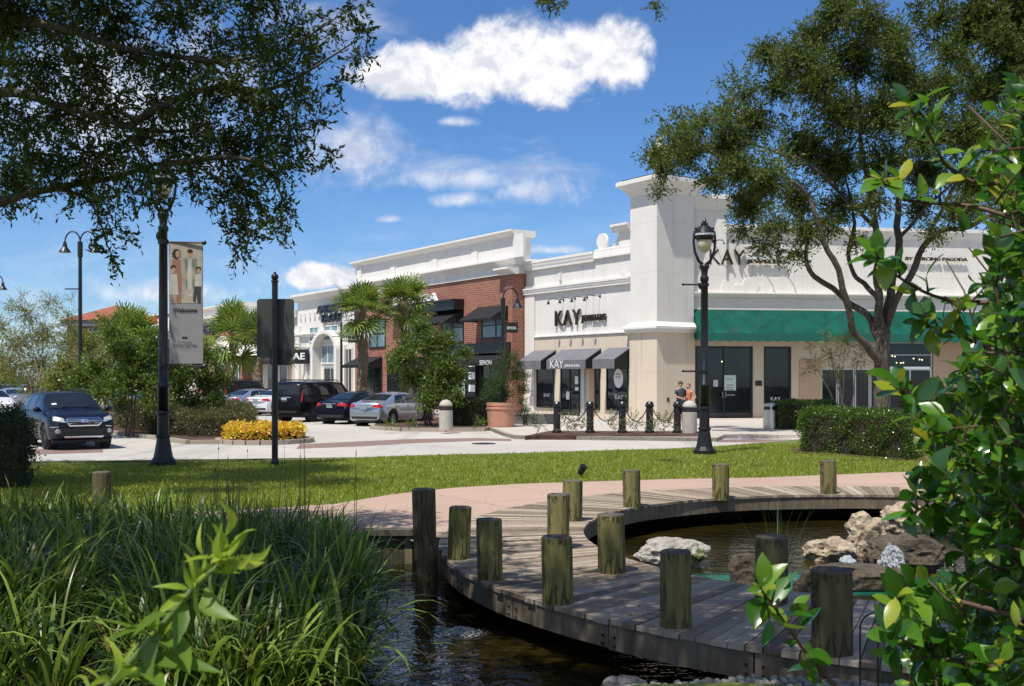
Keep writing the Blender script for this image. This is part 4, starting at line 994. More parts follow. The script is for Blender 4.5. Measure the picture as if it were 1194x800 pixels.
text('sign_letters', 'AE', 1, M['whitel'], sg, FRS, -1.45, -.065, 3.5, .01, width=1.15, height=.52, bold=.02)
w = MB(); w.tube([(-1.7, 0, 4.4), (.6, .5, 4.4)], .03, 6); w.box(-1.7, -1.66, -.01, .01, 4.25, 4.4); obj('bracket', w, M['black'], sg, FRS.M)
ex0, ex1 = X(226, -1), dx0-.03
br_ = frame_thing('brick_store', 'distant brick store with pale pediments and a slanting white parapet behind the palms', 'store', LF, ex1, -.5)
w = MB(); w.box(ex0, ex1, -.5, 9, 0, 7.3); obj('brick_wall', w, M['brick'], br_, LF.M)
zz = Z(288, 351, -.5); w = MB(); w.box(ex0, ex1, -.5, 1, 7.2, zz-.2); cornice(w, ex0, ex1+.3, zz, .4, .9, 1.6); obj('parapet', w, M['white'], br_, LF.M)
w = MB(); cornice(w, ex0, ex1+2.0, Z(288, 363, -.5), .75, .95, .2); obj('ledge', w, M['trim'], br_, LF.M)
w = MB()
for a, b in ((246, 270), (279, 293)):
    xa_, xb_ = X(a, -.9), X(b, -.9); zm = 4.0; w.add([(xa_, -1.2, zm), (xb_, -1.2, zm), ((xa_+xb_)/2, -1.2, zm+1.9), (xa_, -.4, zm), (xb_, -.4, zm), ((xa_+xb_)/2, -.4, zm+1.9)], [(0,1,2),(5,4,3),(0,2,5,3),(1,4,5,2),(0,3,4,1)])
dd = MB().lathe([(1.5, 0), (1.5, .6)], (0, 0, 0), 20); w.add([(X(228, -.9)+p[0], -1.1+p[2], 4.0+p[1]) for p in dd.v], dd.f)
obj('pediment', w, M['trim'], br_, LF.M)
text('sign_letters', 'Potbelly', 1, M['darkl'], br_, LF, X(234, -.5), -.68, Z(243, 393, -.5), .1, width=X(251, -.5)-X(234, -.5), height=1.25, bold=.03)
for a, b in ((270, 279), (250, 262)): window(br_, LF, X(a, -.5), X(b, -.5), .3, 3.4, -.5, 2, 1, 'glass', 'trim', .12)
hx0, hx1 = X(161, -.8), ex0-.03
fs_ = frame_thing('far_store', 'farthest long store with white fascia and small red letters, left of the lantern post banner', 'store', LF, hx1, -.8)
w = MB(); w.box(hx0, hx1, -.8, 9, 0, 6.4); obj('wall', w, M['beige'], fs_, LF.M)
w = MB(); w.box(hx0, hx1, -1.0, 1, 6.2, Z(161, 371.5, -1)-.3); cornice(w, hx0-.3, hx1, Z(161, 370.5, -1), .45, 1.2, 1.2); cornice(w, hx0-.3, hx1, 6.5, .5, 1.3, .2); obj('fascia', w, M['white'], fs_, LF.M)
text('sign_letters', 'SUSHI', 1, pm('red_letter', (.6, .03, .04), .5, .05), fs_, LF, X(172.5, -1), -1.06, Z(178, 379, -1), .08, width=X(184, -1)-X(172.5, -1), height=1.0, bold=.02) if False else \
text('sign_letters', '$$$$', 1, pm('red_letter', (.6, .03, .04), .5, .05), fs_, LF, X(172.5, -1), -1.06, Z(178, 379, -1), .08, width=X(184, -1)-X(172.5, -1), height=.95, bold=.02)
w = MB(); w.box(hx0+1, hx1-1, -.9, -.78, 2.0, 3.4); obj('window_strip', w, M['glass'], fs_, LF.M)
w = MB(); w.box(hx0+.5, hx1-.5, -.95, -.78, 3.5, 5.2); obj('brick_band', w, M['brick'], fs_, LF.M)
# tile roofed tower far left
c = PZ(120, 372, 125); 
TF = Frame((c.x, c.y+4.5), R(-14)); tt = thing('tiled_tower', 'far square tower with a low red tiled hip roof', 'tower', (c.x, c.y+4.5, 0), R(-14))
zE = H+(YH-373)/F*125; zA = H+(YH-356.5)/F*129; e = 4.7
w = MB(); w.box(-4, 4, -4, 4, 0, zE-.5); obj('wall', w, pm('brown_wall', (.13, .085, .06), .9), tt, TF.M)
w = MB(); w.box(-4.5, 4.5, -4.5, 4.5, zE-.7, zE-.02); obj('eaves', w, pm('slate_grey_eaves', (.10, .11, .13), .7), tt, TF.M)
w = MB(); w.add([(-e,-e,zE),(e,-e,zE),(e,e,zE),(-e,e,zE),(-.6,0,zA),(.6,0,zA)], [(0,1,5,4),(1,2,5),(2,3,4,5),(3,0,4),(3,2,1,0)]); obj('roof', w, M['tile'], tt, TF.M)
w = MB()
for x in (-2.6, 0, 2.6): w.box(x-.8, x+.8, -4.06, -3.98, zE-2.2, zE-.9)
obj('window_row', w, M['glass'], tt, TF.M)
# ------------------------------------------------------------------ lamps and street furniture
M['bowl'] = pm('frosted_amber_bowl', (.62, .54, .38), .35, .1, 6); M['lens'] = pm('white_lens', (.7, .72, .74), .25)
M['gloss'] = pm('gloss_black_paint', (.010, .010, .011), .38, .3, 6, spec=.45)
def lantern_post(loc, zlamp, label, banner=False):
    x, y, z0 = loc; T = Matrix.Translation(Vector(loc)); s = zlamp
    root = thing('lantern_post', label, 'street lamp', loc, 0, 'ornate lantern posts on the lawn')
    mb = MB().lathe([(.26, -.12), (.26, .10), (.235, .13), (.215, .15), (.19, .20), (.165, .34), (.14, .52), (.125, .62), (.15, .64), (.15, .68), (.12, .70), (.115, 1.15), (.14, 1.17), (.14, 1.22), (.115, 1.24)], n=20); mb.v = [(p[0]*1.12, p[1]*1.12, p[2]) for p in mb.v]
    obj('base', mb, M['gloss'], root, T, smooth=False)
    mb = MB().lathe([(.112, 1.2), (.108, 1.75), (.13, 1.77), (.13, 1.82), (.092, 1.86), (.08, s-.45), (.10, s-.43), (.10, s-.35), (.07, s-.3), (.085, s-.15), (.12, s-.08), (.10, s)], n=18); mb.v = [(p[0]*1.15, p[1]*1.15, p[2]) for p in mb.v]
    obj('shaft', mb, M['gloss'], root, T, smooth=True)
    mb = MB()
    for sg in (-1, 1):
        pts = [(sg*.04, 0, s-.02), (sg*.15, 0, s+.08), (sg*.25, 0, s+.32), (sg*.285, 0, s+.58), (sg*.27, 0, s+.80), (sg*.2, 0, s+.86)]
        mb.tube(pts, [.045, .04, .034, .03, .03, .03], 8)
    obj('yoke', mb, M['gloss'], root, T, smooth=True)
    mb = MB().lathe([(.24, s+.66), (.26, s+.70), (.265, s+.74)], n=18, cap=False); mb.lathe([(.27, s+.80), (.24, s+.88), (.17, s+.96), (.10, s+1.0), (.10, s+1.06), (.05, s+1.08), (.06, s+1.12), (.02, s+1.2)], n=18)
    mb.lathe([(.2, s+.62), (.24, s+.66), (.24, s+.70), (.20, s+.70)], n=18, cap=False)
    for sg in (-1, 1): mb.sphere((sg*.22, 0, s+.92), .045, 8, 6); mb.sphere((sg*.26, 0, s+.84), .03, 8, 6)
    obj('hood', mb, M['gloss'], root, T)
    obj('lens_ring', MB().lathe([(.255, s+.71), (.262, s+.80)], n=14, cap=False), M['lens'], root, T)
    obj('bowl', MB().lathe([(.195, s+.62), (.19, s+.52), (.155, s+.40), (.09, s+.32), (.03, s+.29)], n=18), M['bowl'], root, T, smooth=True)
    mb = MB(); mb.sphere((-.1, 0, s-.55), .07, 8, 6, (1, 1, 1.6)); obj('sensor_box', mb, M['gloss'], root, T)
    if not banner:
        for zz in (4.52 - z0 - .0, 2.26 - z0):
            mb = MB(); mb.tube([(-.05, 0, zz), (-.55, 0, zz)], .022, 8); mb.sphere((-.56, 0, zz), .035, 8, 6); mb.lathe([(.12, zz-.04), (.12, zz+.04)], n=14); obj('banner_arm', mb, M['gloss'], root, T)
    return root
g = G(823, 530, NZ); lantern_post((g.x, g.y+.2, NZ), H-(307-YH)/F*g.y-NZ, 'tall black lantern post standing on the lawn in front of the store tower')
g = G(187, 543.5, NZ); LP = Vector((g.x, g.y+.2, NZ)); lp = lantern_post(tuple(LP), H+(YH-247)/F*LP.y-NZ, 'tall black lantern post at left carrying the grey Welcome banner', True)
for py, nm in ((282, 1), (426, 0)):
    zz = H+(YH-py)/F*LP.y; mb = MB(); mb.tube([LP+Vector((0, 0, zz-NZ)), LP+Vector((.90, 0, zz-NZ-(.02)))], .018, 8); mb.sphere((LP.x+.93, LP.y, zz-.02), .055, 10, 8); mb.lathe([(.12, zz-.05), (.12, zz+.05)], (LP.x, LP.y, 0), 14); obj('banner_arm', mb, M['gloss'], lp)
# the banner hangs on the two arms
BF = Frame((LP.x+.13, LP.y-.0), R(4)); zT = H+(YH-283)/F*LP.y; zB = H+(YH-424)/F*LP.y; BW = .76; BH = zT-zB
bn = thing('banner', 'grey cloth banner reading Welcome below a picture of a family of four', 'banner', (LP.x+.13, LP.y, zB), R(4))
def bz(t): return zB + BH*t
def by_(x, t): return .004*math.sin(t*5+x*2)
mb = MB(); nx, nz = 6, 24
for j in range(nz+1):
    for i in range(nx+1):
        xx = BW*i/nx; mb.v.append((xx*(1-.0*j), by_(xx, j/nz), bz(j/nz)))
mb.f = [(j*(nx+1)+i, j*(nx+1)+i+1, (j+1)*(nx+1)+i+1, (j+1)*(nx+1)+i) for j in range(nz) for i in range(nx)]
def cloth(name, c, var=.1): 
    m = pm(name, c, .8, var, 4); return m
cl = obj('cloth', mb, cloth('grey_banner_cloth', (.27, .26, .265), .05), bn, BF.M); cl.modifiers.new('t', 'SOLIDIFY').thickness = .003  # grey cloth darkened, the shade over the banner is in its colour
def flat(name, pts, mat, lift, parent=bn):
    lift = .003+lift*.12
    """flat printed shape on the cloth, pts as (x 0..1, t 0..1)"""
    vs = [(p[0]*BW, by_(p[0]*BW, p[1])-lift, bz(p[1])) for p in pts]
    return obj(name, MB().add(vs, [tuple(range(len(vs)))]), mat, parent, BF.M)
def strip(name, x0, x1, t0, t1, mat, lift, parent=bn):
    lift = .0035
    mb = MB(); n = 14
    for j in range(n+1):
        for i in range(3):
            xx = (x0+(x1-x0)*i/2)*BW; t = t0+(t1-t0)*j/n; mb.v.append((xx, by_(xx, t)-lift, bz(t)))
    mb.f = [(j*3+i, j*3+i+1, (j+1)*3+i+1, (j+1)*3+i) for j in range(n) for i in range(2)]
    return obj(name, mb, mat, parent, BF.M)
pic = strip('picture', .01, .97, .50, .995, cloth('sand_print', (.40, .335, .27), .25), .006)
def oval(cx, cy, rx, ry, n=12): return [(cx+rx*math.cos(2*math.pi*k/n), cy+ry*math.sin(2*math.pi*k/n)) for k in range(n)]
prn = {k: cloth('print_'+k, c, .12) for k, c in dict(hair=(.035, .022, .018), skin=(.42, .25, .17), rust=(.30, .15, .10), white=(.50, .47, .42), olive=(.20, .20, .16), dark=(.05, .05, .05), cream=(.42, .36, .29)).items()}
fig = [  # woman, man, girl, boy
 ('rust', [(.10, .86), (.34, .86), (.38, .70), (.36, .50), (.24, .50), (.10, .66)], .012), ('hair', oval(.22, .905, .13, .045), .012), ('skin', oval(.26, .905, .065, .030), .016),
 ('olive', [(.46, .87), (.82, .87), (.86, .70), (.78, .60), (.50, .60)], .011), ('white', [(.56, .87), (.68, .87), (.68, .56), (.54, .56)], .014), ('cream', [(.50, .62), (.76, .62), (.74, .50), (.48, .50)], .013),
 ('skin', oval(.62, .905, .065, .030), .016), ('hair', oval(.62, .930, .085, .018), .019),
 ('white', [(.03, .74), (.24, .74), (.28, .57), (.02, .57)], .017), ('skin', oval(.14, .77, .06, .026), .021), ('hair', oval(.13, .795, .085, .022), .019), ('skin', [(.05, .57), (.10, .57), (.09, .51), (.05, .51)], .018), ('skin', [(.17, .57), (.22, .57), (.22, .51), (.18, .51)], .018),
 ('white', [(.76, .74), (.96, .74), (.95, .64), (.76, .64)], .016), ('dark', [(.74, .64), (.95, .64), (.94, .50), (.84, .50), (.82, .58), (.78, .50), (.70, .52)], .017), ('skin', oval(.87, .765, .055, .024), .02), ('hair', oval(.87, .785, .08, .020), .018),
 ('skin', [(.36, .72), (.52, .70), (.50, .68), (.36, .70)], .02)]
for i, (k, pts, lf) in enumerate(fig): flat('printed_figure', pts, prn[k], lf, pic)
def btext(s, cx, t, w, h, bold=0): text('lettering', s, 1, M['darkl'], bn, BF, cx*BW, -.010, bz(t), .0005, width=w*BW, height=h, align='CENTER', bold=bold)
btext('Welcome', .47, .424, .72, .105, .025); btext('ST JOHNS', .46, .168, .42, .038, .01); btext('TOWN CENTER', .46, .142, .72, .04, .01); btext('JACKSONVILLE', .46, .128, .36, .014)
flat('lettering', oval(.42, .215, .04, .010), M['darkl'], .024); flat('lettering', oval(.50, .215, .04, .010), M['darkl'], .024)

def shade_at(mb, x, y, z, s=1.0): mb.lathe([(.05*s, .0), (.07*s, -.08*s), (.10*s, -.22*s), (.2*s, -.36*s), (.23*s, -.42*s), (.20*s, -.42*s)], (x, y, z), 14)
def hook(pts_x, y, z, sgn, mb, r=.03):
    pts = []
    for k in range(13):
        a = math.pi*k/12; pts.append((pts_x + sgn*(.30-.30*math.cos(a)), y, z+.42*math.sin(a)))
    mb.tube(pts, r, 8); return (pts_x+sgn*.6, z)
def hook_lamp(px, pbase, ytop, Y, sides, label, z0=0.0, scale=1.0, sign=None, arm=None, group='arched hook lamps'):
    p = PZ(px, 440, Y); root = thing('hook_lamp', label, 'street lamp', (p.x, Y, z0), 0, group)
    zt = H+(YH-ytop)/F*Y-.42
    mb = MB().lathe([(.16, z0), (.16, z0+.25), (.10, z0+.5), (.085, z0+2), (.07, zt-.6), (.10, zt-.58), (.10, zt+.0), (.06, zt+.04)], (p.x, Y, 0), 12); obj('pole', mb, M['black'], root)
    for s in sides:
        mb = MB(); hx, hz = hook(p.x, Y, zt, s, mb); h = obj('hook_arm', mb, M['black'], root)
        mb = MB(); shade_at(mb, hx, Y, hz+.02, 1); obj('lamp_shade', mb, M['black'], root, smooth=False)
    if arm:
        za = H+(YH-arm)/F*Y; mb = MB(); mb.tube([(p.x, Y, za), (p.x-.6, Y, za)], .025, 6); obj('banner_arm', mb, M['black'], root)
    if sign:
        x0, x1, y0, y1, txt = sign; a, b = PZ(x0, y0, Y-.05), PZ(x1, y1, Y-.05); mb = MB(); mb.box(a.x, b.x, Y-.08, Y-.04, b.z, a.z)
        sb = obj('sign_board', mb, M['black'], root); 
        text('sign_letters', txt, 1, M['whitel'], sb, I4, a.x+.07, Y-.085, (a.z+b.z)/2-.06, .002, width=(b.x-a.x)-.14, height=.12)
        mb = MB(); mb.tube([(p.x, Y-.05, a.z+.03), (b.x, Y-.05, a.z+.03)], .02, 6); obj('sign_arm', mb, M['black'], root)
    return root
hook_lamp(93.5, 0, 270, 42, (-1, 1), 'black pole with two arched hook lamps rising above the trees at left', arm=337)
hook_lamp(-9, 0, 321, 60, (1,), 'arched hook lamp cut by the left edge of the photo')
hook_lamp(586.5, 0, 336, 43.6, (1,), 'arched hook lamp with a small black sign beside the clay planter', SWZ, sign=(589, 604, 377, 388, 'SEPHORA'))
# slim pole with a small sign
p = PZ(398, 440, 55); root = thing('sign_pole', 'slim black pole with small black sign between white arch entrance and palm', 'sign', (p.x, 55, SWZ))
obj('pole', MB().lathe([(.13, SWZ), (.11, .8), (.07, 1), (.06, PZ(398, 376, 55).z)], (p.x, 55, 0), 10), M['black'], root)
a, b = PZ(406, 392, 55), PZ(419, 399.5, 55); mb = MB(); mb.box(a.x, b.x, 54.97, 55.03, b.z, a.z); sb = obj('sign_board', mb, M['black'], root)
text('sign_letters', 'SEPHORA', 1, M['whitel'], sb, I4, a.x+.06, 54.96, (a.z+b.z)/2-.05, .002, width=b.x-a.x-.12, height=.1)
mb = MB(); mb.tube([(p.x-.5, 55, a.z-.02), (b.x, 55, a.z-.02)], .02, 6); obj('sign_arm', mb, M['black'], root)

# road sign seen from the back
g = G(320.5, 543, NZ); root = thing('road_sign', 'grey back of a road sign on a black pole topped with a ball', 'sign', (g.x, g.y, NZ)); Y = g.y
zt = H+(YH-327)/F*Y
obj('pole', MB().lathe([(.09, 0), (.09, .2), (.072, .25), (.068, zt-.05), (.085, zt-.04), (.085, zt)], (g.x, Y, 0), 14), M['gloss'], root)
mb = MB(); mb.sphere((g.x, Y, zt+.075), .085, 12, 8); mb.sphere((g.x, Y, zt+.17), .03, 8, 6); obj('finial', mb, M['gloss'], root, smooth=True)
a, b = PZ(299.5, 348.5, Y+.12), PZ(343, 417, Y+.12); r = .07; pts = []
for cx_, cz_, a0 in ((b.x-r, a.z-r, 0), (a.x+r, a.z-r, 90), (a.x+r, b.z+r, 180), (b.x-r, b.z+r, 270)):
    for k in range(5): an = R(a0+k*22.5); pts.append((cx_+r*math.cos(an), cz_+r*math.sin(an)))
mb = MB(); n = len(pts); mb.add([(q[0], Y+.12, q[1]) for q in pts]+[(q[0], Y+.125, q[1]) for q in pts], [tuple(range(n)), tuple(range(n, 2*n))[::-1]]+[(k, n+k, n+(k+1) % n, (k+1) % n) for k in range(n)])
obj('sign_panel', mb, pm('bare_grey_sign_back', (.065, .07, .062), .5, .1, 3, metallic=.3), root)
mb = MB(); mb.box(g.x-.13, g.x+.33, Y+.09, Y+.14, b.z-.17, b.z+.18); obj('lower_panel', mb, M['blackm'], root)
mb = MB()
for zz in (a.z-.25, b.z+.25): mb.lathe([(.08, zz-.02), (.08, zz+.02)], (g.x, Y, 0), 12); mb.box(g.x-.03, g.x+.03, Y, Y+.12, zz-.02, zz+.02)
obj('clamp', mb, M['black'], root)

# chain posts and chains
cps = []
lab = ['first from the left, near the planter wall', 'in front of the shop door', 'in front of the shop window with the oval sticker', 'in front of the tower left face', 'just left of the concrete bollard']
for px, l in zip((649.6, 688.3, 726, 758, 790.4), lab):
    g = G(px, 505, SWZ+.02); z = SWZ+.0; x, y = g.x, g.y+.12
    root = thing('chain_post', 'black chain post '+l, 'bollard', (x, y, z), 0, 'black posts with chains')
    obj('post', MB().lathe([(.17, z), (.17, z+.10), (.13, z+.13), (.125, z+.92), (.15, z+.94), (.16, z+.98), (.15, z+1.02)], (x, y, 0), 16), M['black'], root)
    obj('cap', MB().lathe([(.14, z+1.021), (.14, z+1.06), (.10, z+1.12), (.02, z+1.14)], (x, y, 0), 16), M['black'], root)
    cps.append(Vector((x, y, z+.97)))
for i, (a, b) in enumerate(zip(cps[:-1], cps[1:])):
    mb = MB(); n = 26; d = (b-a).normalized()
    for k in range(n):
        t0, t1 = k/n, (k+1)/n
        def P(t): return a.lerp(b, .07+.86*t) + Vector((0, 0, -.52*4*t*(1-t)-.02))
        mb.tube([P(t0), P(t1+.01)], .016 if k % 2 else .022, 5)
    solo('chain', mb, M['black'], 'sagging black chain, '+('leftmost of the four between the posts', 'between the posts before shop door and sticker window', 'between the posts before window and tower', 'rightmost of the four, ending by the concrete bollard')[i], 'chain', tuple(a), group='chains between the black posts')
def conc_bollard(px, pb, pt, w, label):
    g = G(px, pb, SWZ); r = w*g.y/F/2; y = g.y+r; h = H-(pt-YH)/F*y-SWZ; z = SWZ
    root = thing('concrete_bollard', label, 'bollard', (g.x, y, z), 0, 'round concrete bollards')
    obj('body', MB().lathe([(r, z), (r, z+h-r*.95-.17), (r*.92, z+h-r*.95-.16), (r*.92, z+h-r*.95)], (g.x, y, 0), 20), M['conc_smooth'], root, smooth=False)
    obj('band', MB().lathe([(r*.95, z+h-r*.95-.155), (r*.95, z+h-r*.95-.005)], (g.x, y, 0), 20), M['blackm'], root)
    obj('dome', MB().lathe([(r*math.cos(R(a)), z+h-r*.95+r*.95*math.sin(R(a))) for a in (0, 15, 30, 45, 60, 75, 89)], (g.x, y, 0), 20), M['conc_smooth'], root, smooth=True)
conc_bollard(519.5, 502, 466, 16, 'pale concrete bollard with dark band in front of the hedge, left of the planter')
conc_bollard(805.5, 506, 467, 17.5, 'pale concrete bollard with dark band hiding the legs of the couple')
g = G(900, 500.5, SWZ); x, y, z = g.x, g.y+.2, SWZ; root = thing('litter_bin', 'round brushed steel litter bin at the end of the hedge', 'litter bin', (x, y, z))
obj('bin_body', MB().lathe([(.24, z), (.24, z+.03), (.28, z+.05), (.28, z+.72), (.25, z+.73), (.25, z+.74)], (x, y, 0), 22), M['steel'], root, smooth=False)
obj('opening', MB().lathe([(.25, z+.74), (.25, z+.88)], (x, y, 0), 22), M['black'], root)
mb = MB().lathe([(.28, z+.87), (.29, z+.88), (.29, z+.93), (.24, z+.97), (.05, z+1.0)], (x, y, 0), 22)
for a in (20, 140, 260): mb.box(x+.26*math.cos(R(a))-.03, x+.26*math.cos(R(a))+.03, y+.26*math.sin(R(a))-.02, y+.26*math.sin(R(a))+.02, z+.72, z+.89)
obj('lid', mb, M['steel'], root)
g = G(584, 498.5, SWZ); r = 17.2*g.y/F; x, y, z = g.x, g.y+r, SWZ; root = thing('clay_planter', 'large round terracotta planter with ribbed rim holding a cypress', 'planter', (x, y, z)); PL = Vector((x, y, z))
h = 28*g.y/F*1.03
obj('pot', MB().lathe([(r*.86, z), (r*.9, z+.03), (r*.97, z+h*.72), (r*1.02, z+h*.73), (r*1.02, z+h*.80), (r*.99, z+h*.81), (r*.99, z+h*.86), (r*1.03, z+h*.87), (r*1.03, z+h), (r*.93, z+h), (r*.9, z+h*.93)], (x, y, 0), 32, cap=False), M['terra'], root, smooth=False)
obj('potting_soil', MB().lathe([(r*.91, z+h*.9), (.01, z+h*.93)], (x, y, 0), 24), M['soil'], root)
p0, p1 = G(600, 494.5, SWZ), G(648, 494, SWZ); mb = MB(); mb.box(p0.x, p1.x, p0.y, p0.y+.5, SWZ, SWZ+.42); 
ob = solo('stone_bench', mb, pm('dark_granite', (.14, .14, .145), .6, .2, 20), 'low dark stone bench between planter and first chain post', 'bench', (p0.x, p0.y, SWZ)); bevel(ob, .02)
g = G(678, 556, NZ+.02); x, y, z = g.x, g.y, NZ; root = thing('ground_spotlight', 'small black spotlight on a stake in the lawn', 'spotlight', (x, y, z))
mb = MB(); mb.tube([(x, y, z-.1), (x, y, z+.12)], .015, 6); obj('stake', mb, M['black'], root)
mb = MB(); mb.tube([(x-.03, y+.03, z+.08), (x+.05, y-.05, z+.24)], [.06, .075], 12); obj('lamp_head', mb, M['black'], root)
# wire hoop fence
root = thing('hoop_fence', 'low black wire hoop fence at the near pond bank beside the thick post', 'fence', (2.3, 6.75, NZ))
a0, a1 = G(1003, 800, NZ), G(1130, 812, NZ); n = 6; L_ = (a1-a0)
for k in range(n):
    mb = MB(); p, q = a0+L_*(k*.17), a0+L_*(k*.17+.36); c = (p+q)/2; hw = (q-p).length/2; d = (q-p).normalized(); pts = [Vector((p.x, p.y, -.1)), Vector((p.x, p.y, .48))]
    for j in range(1, 12):
        an = math.pi*j/12; pts.append(Vector((c.x, c.y, .48))-d*hw*math.cos(an)+Vector((0, 0, hw*.9*math.sin(an))))
    pts += [Vector((q.x, q.y, .48)), Vector((q.x, q.y, -.1))]; mb.tube(pts, .0065, 6); obj('hoop', mb, M['black'], root)

# ------------------------------------------------------------------ cars
M['tyre'] = pm('tyre_rubber', (.016, .016, .016), .8); M['rim'] = pm('alloy_rim', (.45, .46, .48), .3, .1, 5, metallic=.8); M['rimd'] = pm('dark_rim', (.06, .06, .07), .35, metallic=.7)
M['carglass'] = glassmat('car_glass', (.012, .016, .02), .02); M['chrome'] = pm('chrome', (.75, .76, .78), .12, .03, metallic=1.0)
M['tail'] = pm('red_lens', (.45, .012, .015), .12, .2, 10, coat=.5); M['head'] = pm('clear_lamp_lens', (.62, .64, .66), .08, .3, 14, metallic=.5)
M['plastic'] = pm('black_plastic', (.02, .02, .021), .55); M['plate'] = pm('plate', (.6, .62, .6), .5, .1, 60)
def paint(name, c, metal=.45, rough=.28):
    m, t, b = base(name); b.inputs['Base Color'].default_value = (*c, 1); b.inputs['Metallic'].default_value = metal; b.inputs['Roughness'].default_value = rough
    b.inputs['Specular IOR Level'].default_value = .25 if max(c) < .1 else .5
    b.inputs['Coat Weight'].default_value = .22 if max(c) < .1 else 1.0; b.inputs['Coat Roughness'].default_value = .03; return m
def interp(t, x):
    if x <= t[0][0]: return t[0][1]
    for (a, va), (b, vb) in zip(t[:-1], t[1:]):
        if x <= b: s = (x-a)/(b-a); return va+(vb-va)*s
    return t[-1][1]
def interps(t, x):                         # smoothed
    return sum(interp(t, x+d)*w for d, w in ((-.05, .25), (0, .5), (.05, .25)))
KINDS = {
 'sedan': dict(L=4.8, W=1.83, zb=.19, wr=.33, wx=(-1.42, 1.42), wroof=.57,
   top=[(-2.4, .80), (-2.36, 1.02), (-1.75, 1.07), (-.80, 1.39), (-.15, 1.46), (.45, 1.42), (1.38, 1.01), (2.15, .82), (2.36, .68), (2.4, .55)],
   belt=[(-2.4, .78), (-2.3, .92), (-.8, .94), (1.3, .90), (2.2, .74), (2.4, .52)], glass=(-1.62, -.86, .52, 1.28), side=[(-1.30, -.62, -.55, 1.0), (0, 0, 0, 0)]),
 'wagon': dict(L=4.8, W=1.86, zb=.27, wr=.36, wx=(-1.38, 1.42), wroof=.64,
   top=[(-2.4, .9), (-2.37, 1.12), (-2.02, 1.56), (-1.7, 1.62), (-.4, 1.67), (.35, 1.63), (1.22, 1.16), (2.1, 1.03), (2.34, .92), (2.4, .75)],
   belt=[(-2.4, .9), (-2.3, 1.06), (-.5, 1.05), (1.2, 1.03), (2.15, .95), (2.4, .70)], glass=(-2.3, -2.05, .42, 1.14)),
 'van': dict(L=5.5, W=2.04, zb=.30, wr=.40, wx=(-1.65, 1.62), wroof=.78,
   top=[(-2.75, .9), (-2.72, 1.25), (-2.58, 1.80), (-2.35, 1.90), (0, 1.93), (.75, 1.88), (1.35, 1.34), (2.5, 1.22), (2.70, 1.10), (2.75, .8)],
   belt=[(-2.75, .95), (-2.6, 1.2), (0, 1.2), (1.4, 1.2), (2.5, 1.12), (2.75, .8)], glass=(-2.7, -2.55, .8, 1.3))}
def car_body(k):
    d = KINDS[k]; L, W_, zb = d['L'], d['W'], d['zb']; hw = W_/2; ra = d['wr']+.07
    xs = sorted(set([round(-L/2+L*i/56, 4) for i in range(57)] + [round(wx+ra*math.sin(a*math.pi/12), 4) for wx in d['wx'] for a in range(-6, 7)] + [-L/2+.02, -L/2+.05, L/2-.02, L/2-.05]))
    mb = MB(); rows = 10
    for x in xs:
        t = abs(x)/(L/2); wf = hw*(1-.16*max(0, (t-.72)/.28)**2.2); ztop = interps(d['top'], x); bl = min(interps(d['belt'], x), ztop-.03)
        gh = max(0, min(1, (ztop-bl-.12)/.3)); wt = wf*.80*(1-gh)+(d['wroof'])*gh
        zbot = zb+(.10*max(0, (t-.85)/.15)); az = 0
        for wx in d['wx']:
            if abs(x-wx) < ra: az = max(az, d['wr']+math.sqrt(max(0, ra*ra-(x-wx)**2)))
        ring = [(wf*.80, zbot), (wf*.95, zbot+.04), (wf*.985, zbot+.18), (wf, (zbot+bl)*.5+.06), (wf*.985, bl-.06), (wf*.945, bl), ((wf*.94*.45+wt*.55), bl+(ztop-bl)*.62), (wt, ztop-.05*(.4+gh*.6)), (wt*.72, ztop-.012), (0, ztop+.006)]
        if az: ring = [(y, max(z, az+.0 + .012*i)) if i < 4 else (y, z) for i, (y, z) in enumerate(ring)]
        bow = .20*max(0, (t-.80)/.20)**1.5*(1 if x > 0 else -1)
        pts = []
        for (y, z) in ring: pts.append((x-bow*(y/hw)**2*(.9), y, z))
        mb.v += pts + [(p[0], -p[1], p[2]) for p in pts[:-1][::-1]]
    m = 2*rows-1
    for i in range(len(xs)-1):
        for j in range(m-1): mb.f.append((i*m+j, i*m+j+1, (i+1)*m+j+1, (i+1)*m+j))
        mb.f.append((i*m+m-1, i*m, (i+1)*m, (i+1)*m+m-1))
    mb.f.append(tuple(range(m))[::-1]); mb.f.append(tuple((len(xs)-1)*m+j for j in range(m)))
    return mb
def patch(bvh, quad, axis, sgn, off=.012, nu=10, nv=6):
    """a skin that follows the body: quad corners given in the plane across the ray axis"""
    mb = MB()
    for j in range(nv+1):
        for i in range(nu+1):
            u, v = i/nu, j/nv
            a = [(quad[0][c]*(1-u)+quad[1][c]*u)*(1-v)+(quad[3][c]*(1-u)+quad[2][c]*u)*v for c in (0, 1)]
            if axis == 'x': o, d = Vector((sgn*6, a[0], a[1])), Vector((-sgn, 0, 0))
            elif axis == 'y': o, d = Vector((a[0], sgn*4, a[1])), Vector((0, -sgn, 0))
            else: o, d = Vector((a[0], a[1], 5)), Vector((0, 0, -1))
            h = bvh.ray_cast(o, d)[0]
            if h is None: h = o + d*(6-2.2 if axis == 'x' else 4-.8 if axis == 'y' else 4.2)
            mb.v.append(tuple(h - d*off))
    mb.f = [(j*(nu+1)+i, j*(nu+1)+i+1, (j+1)*(nu+1)+i+1, (j+1)*(nu+1)+i) for j in range(nv) for i in range(nu)]
    return mb
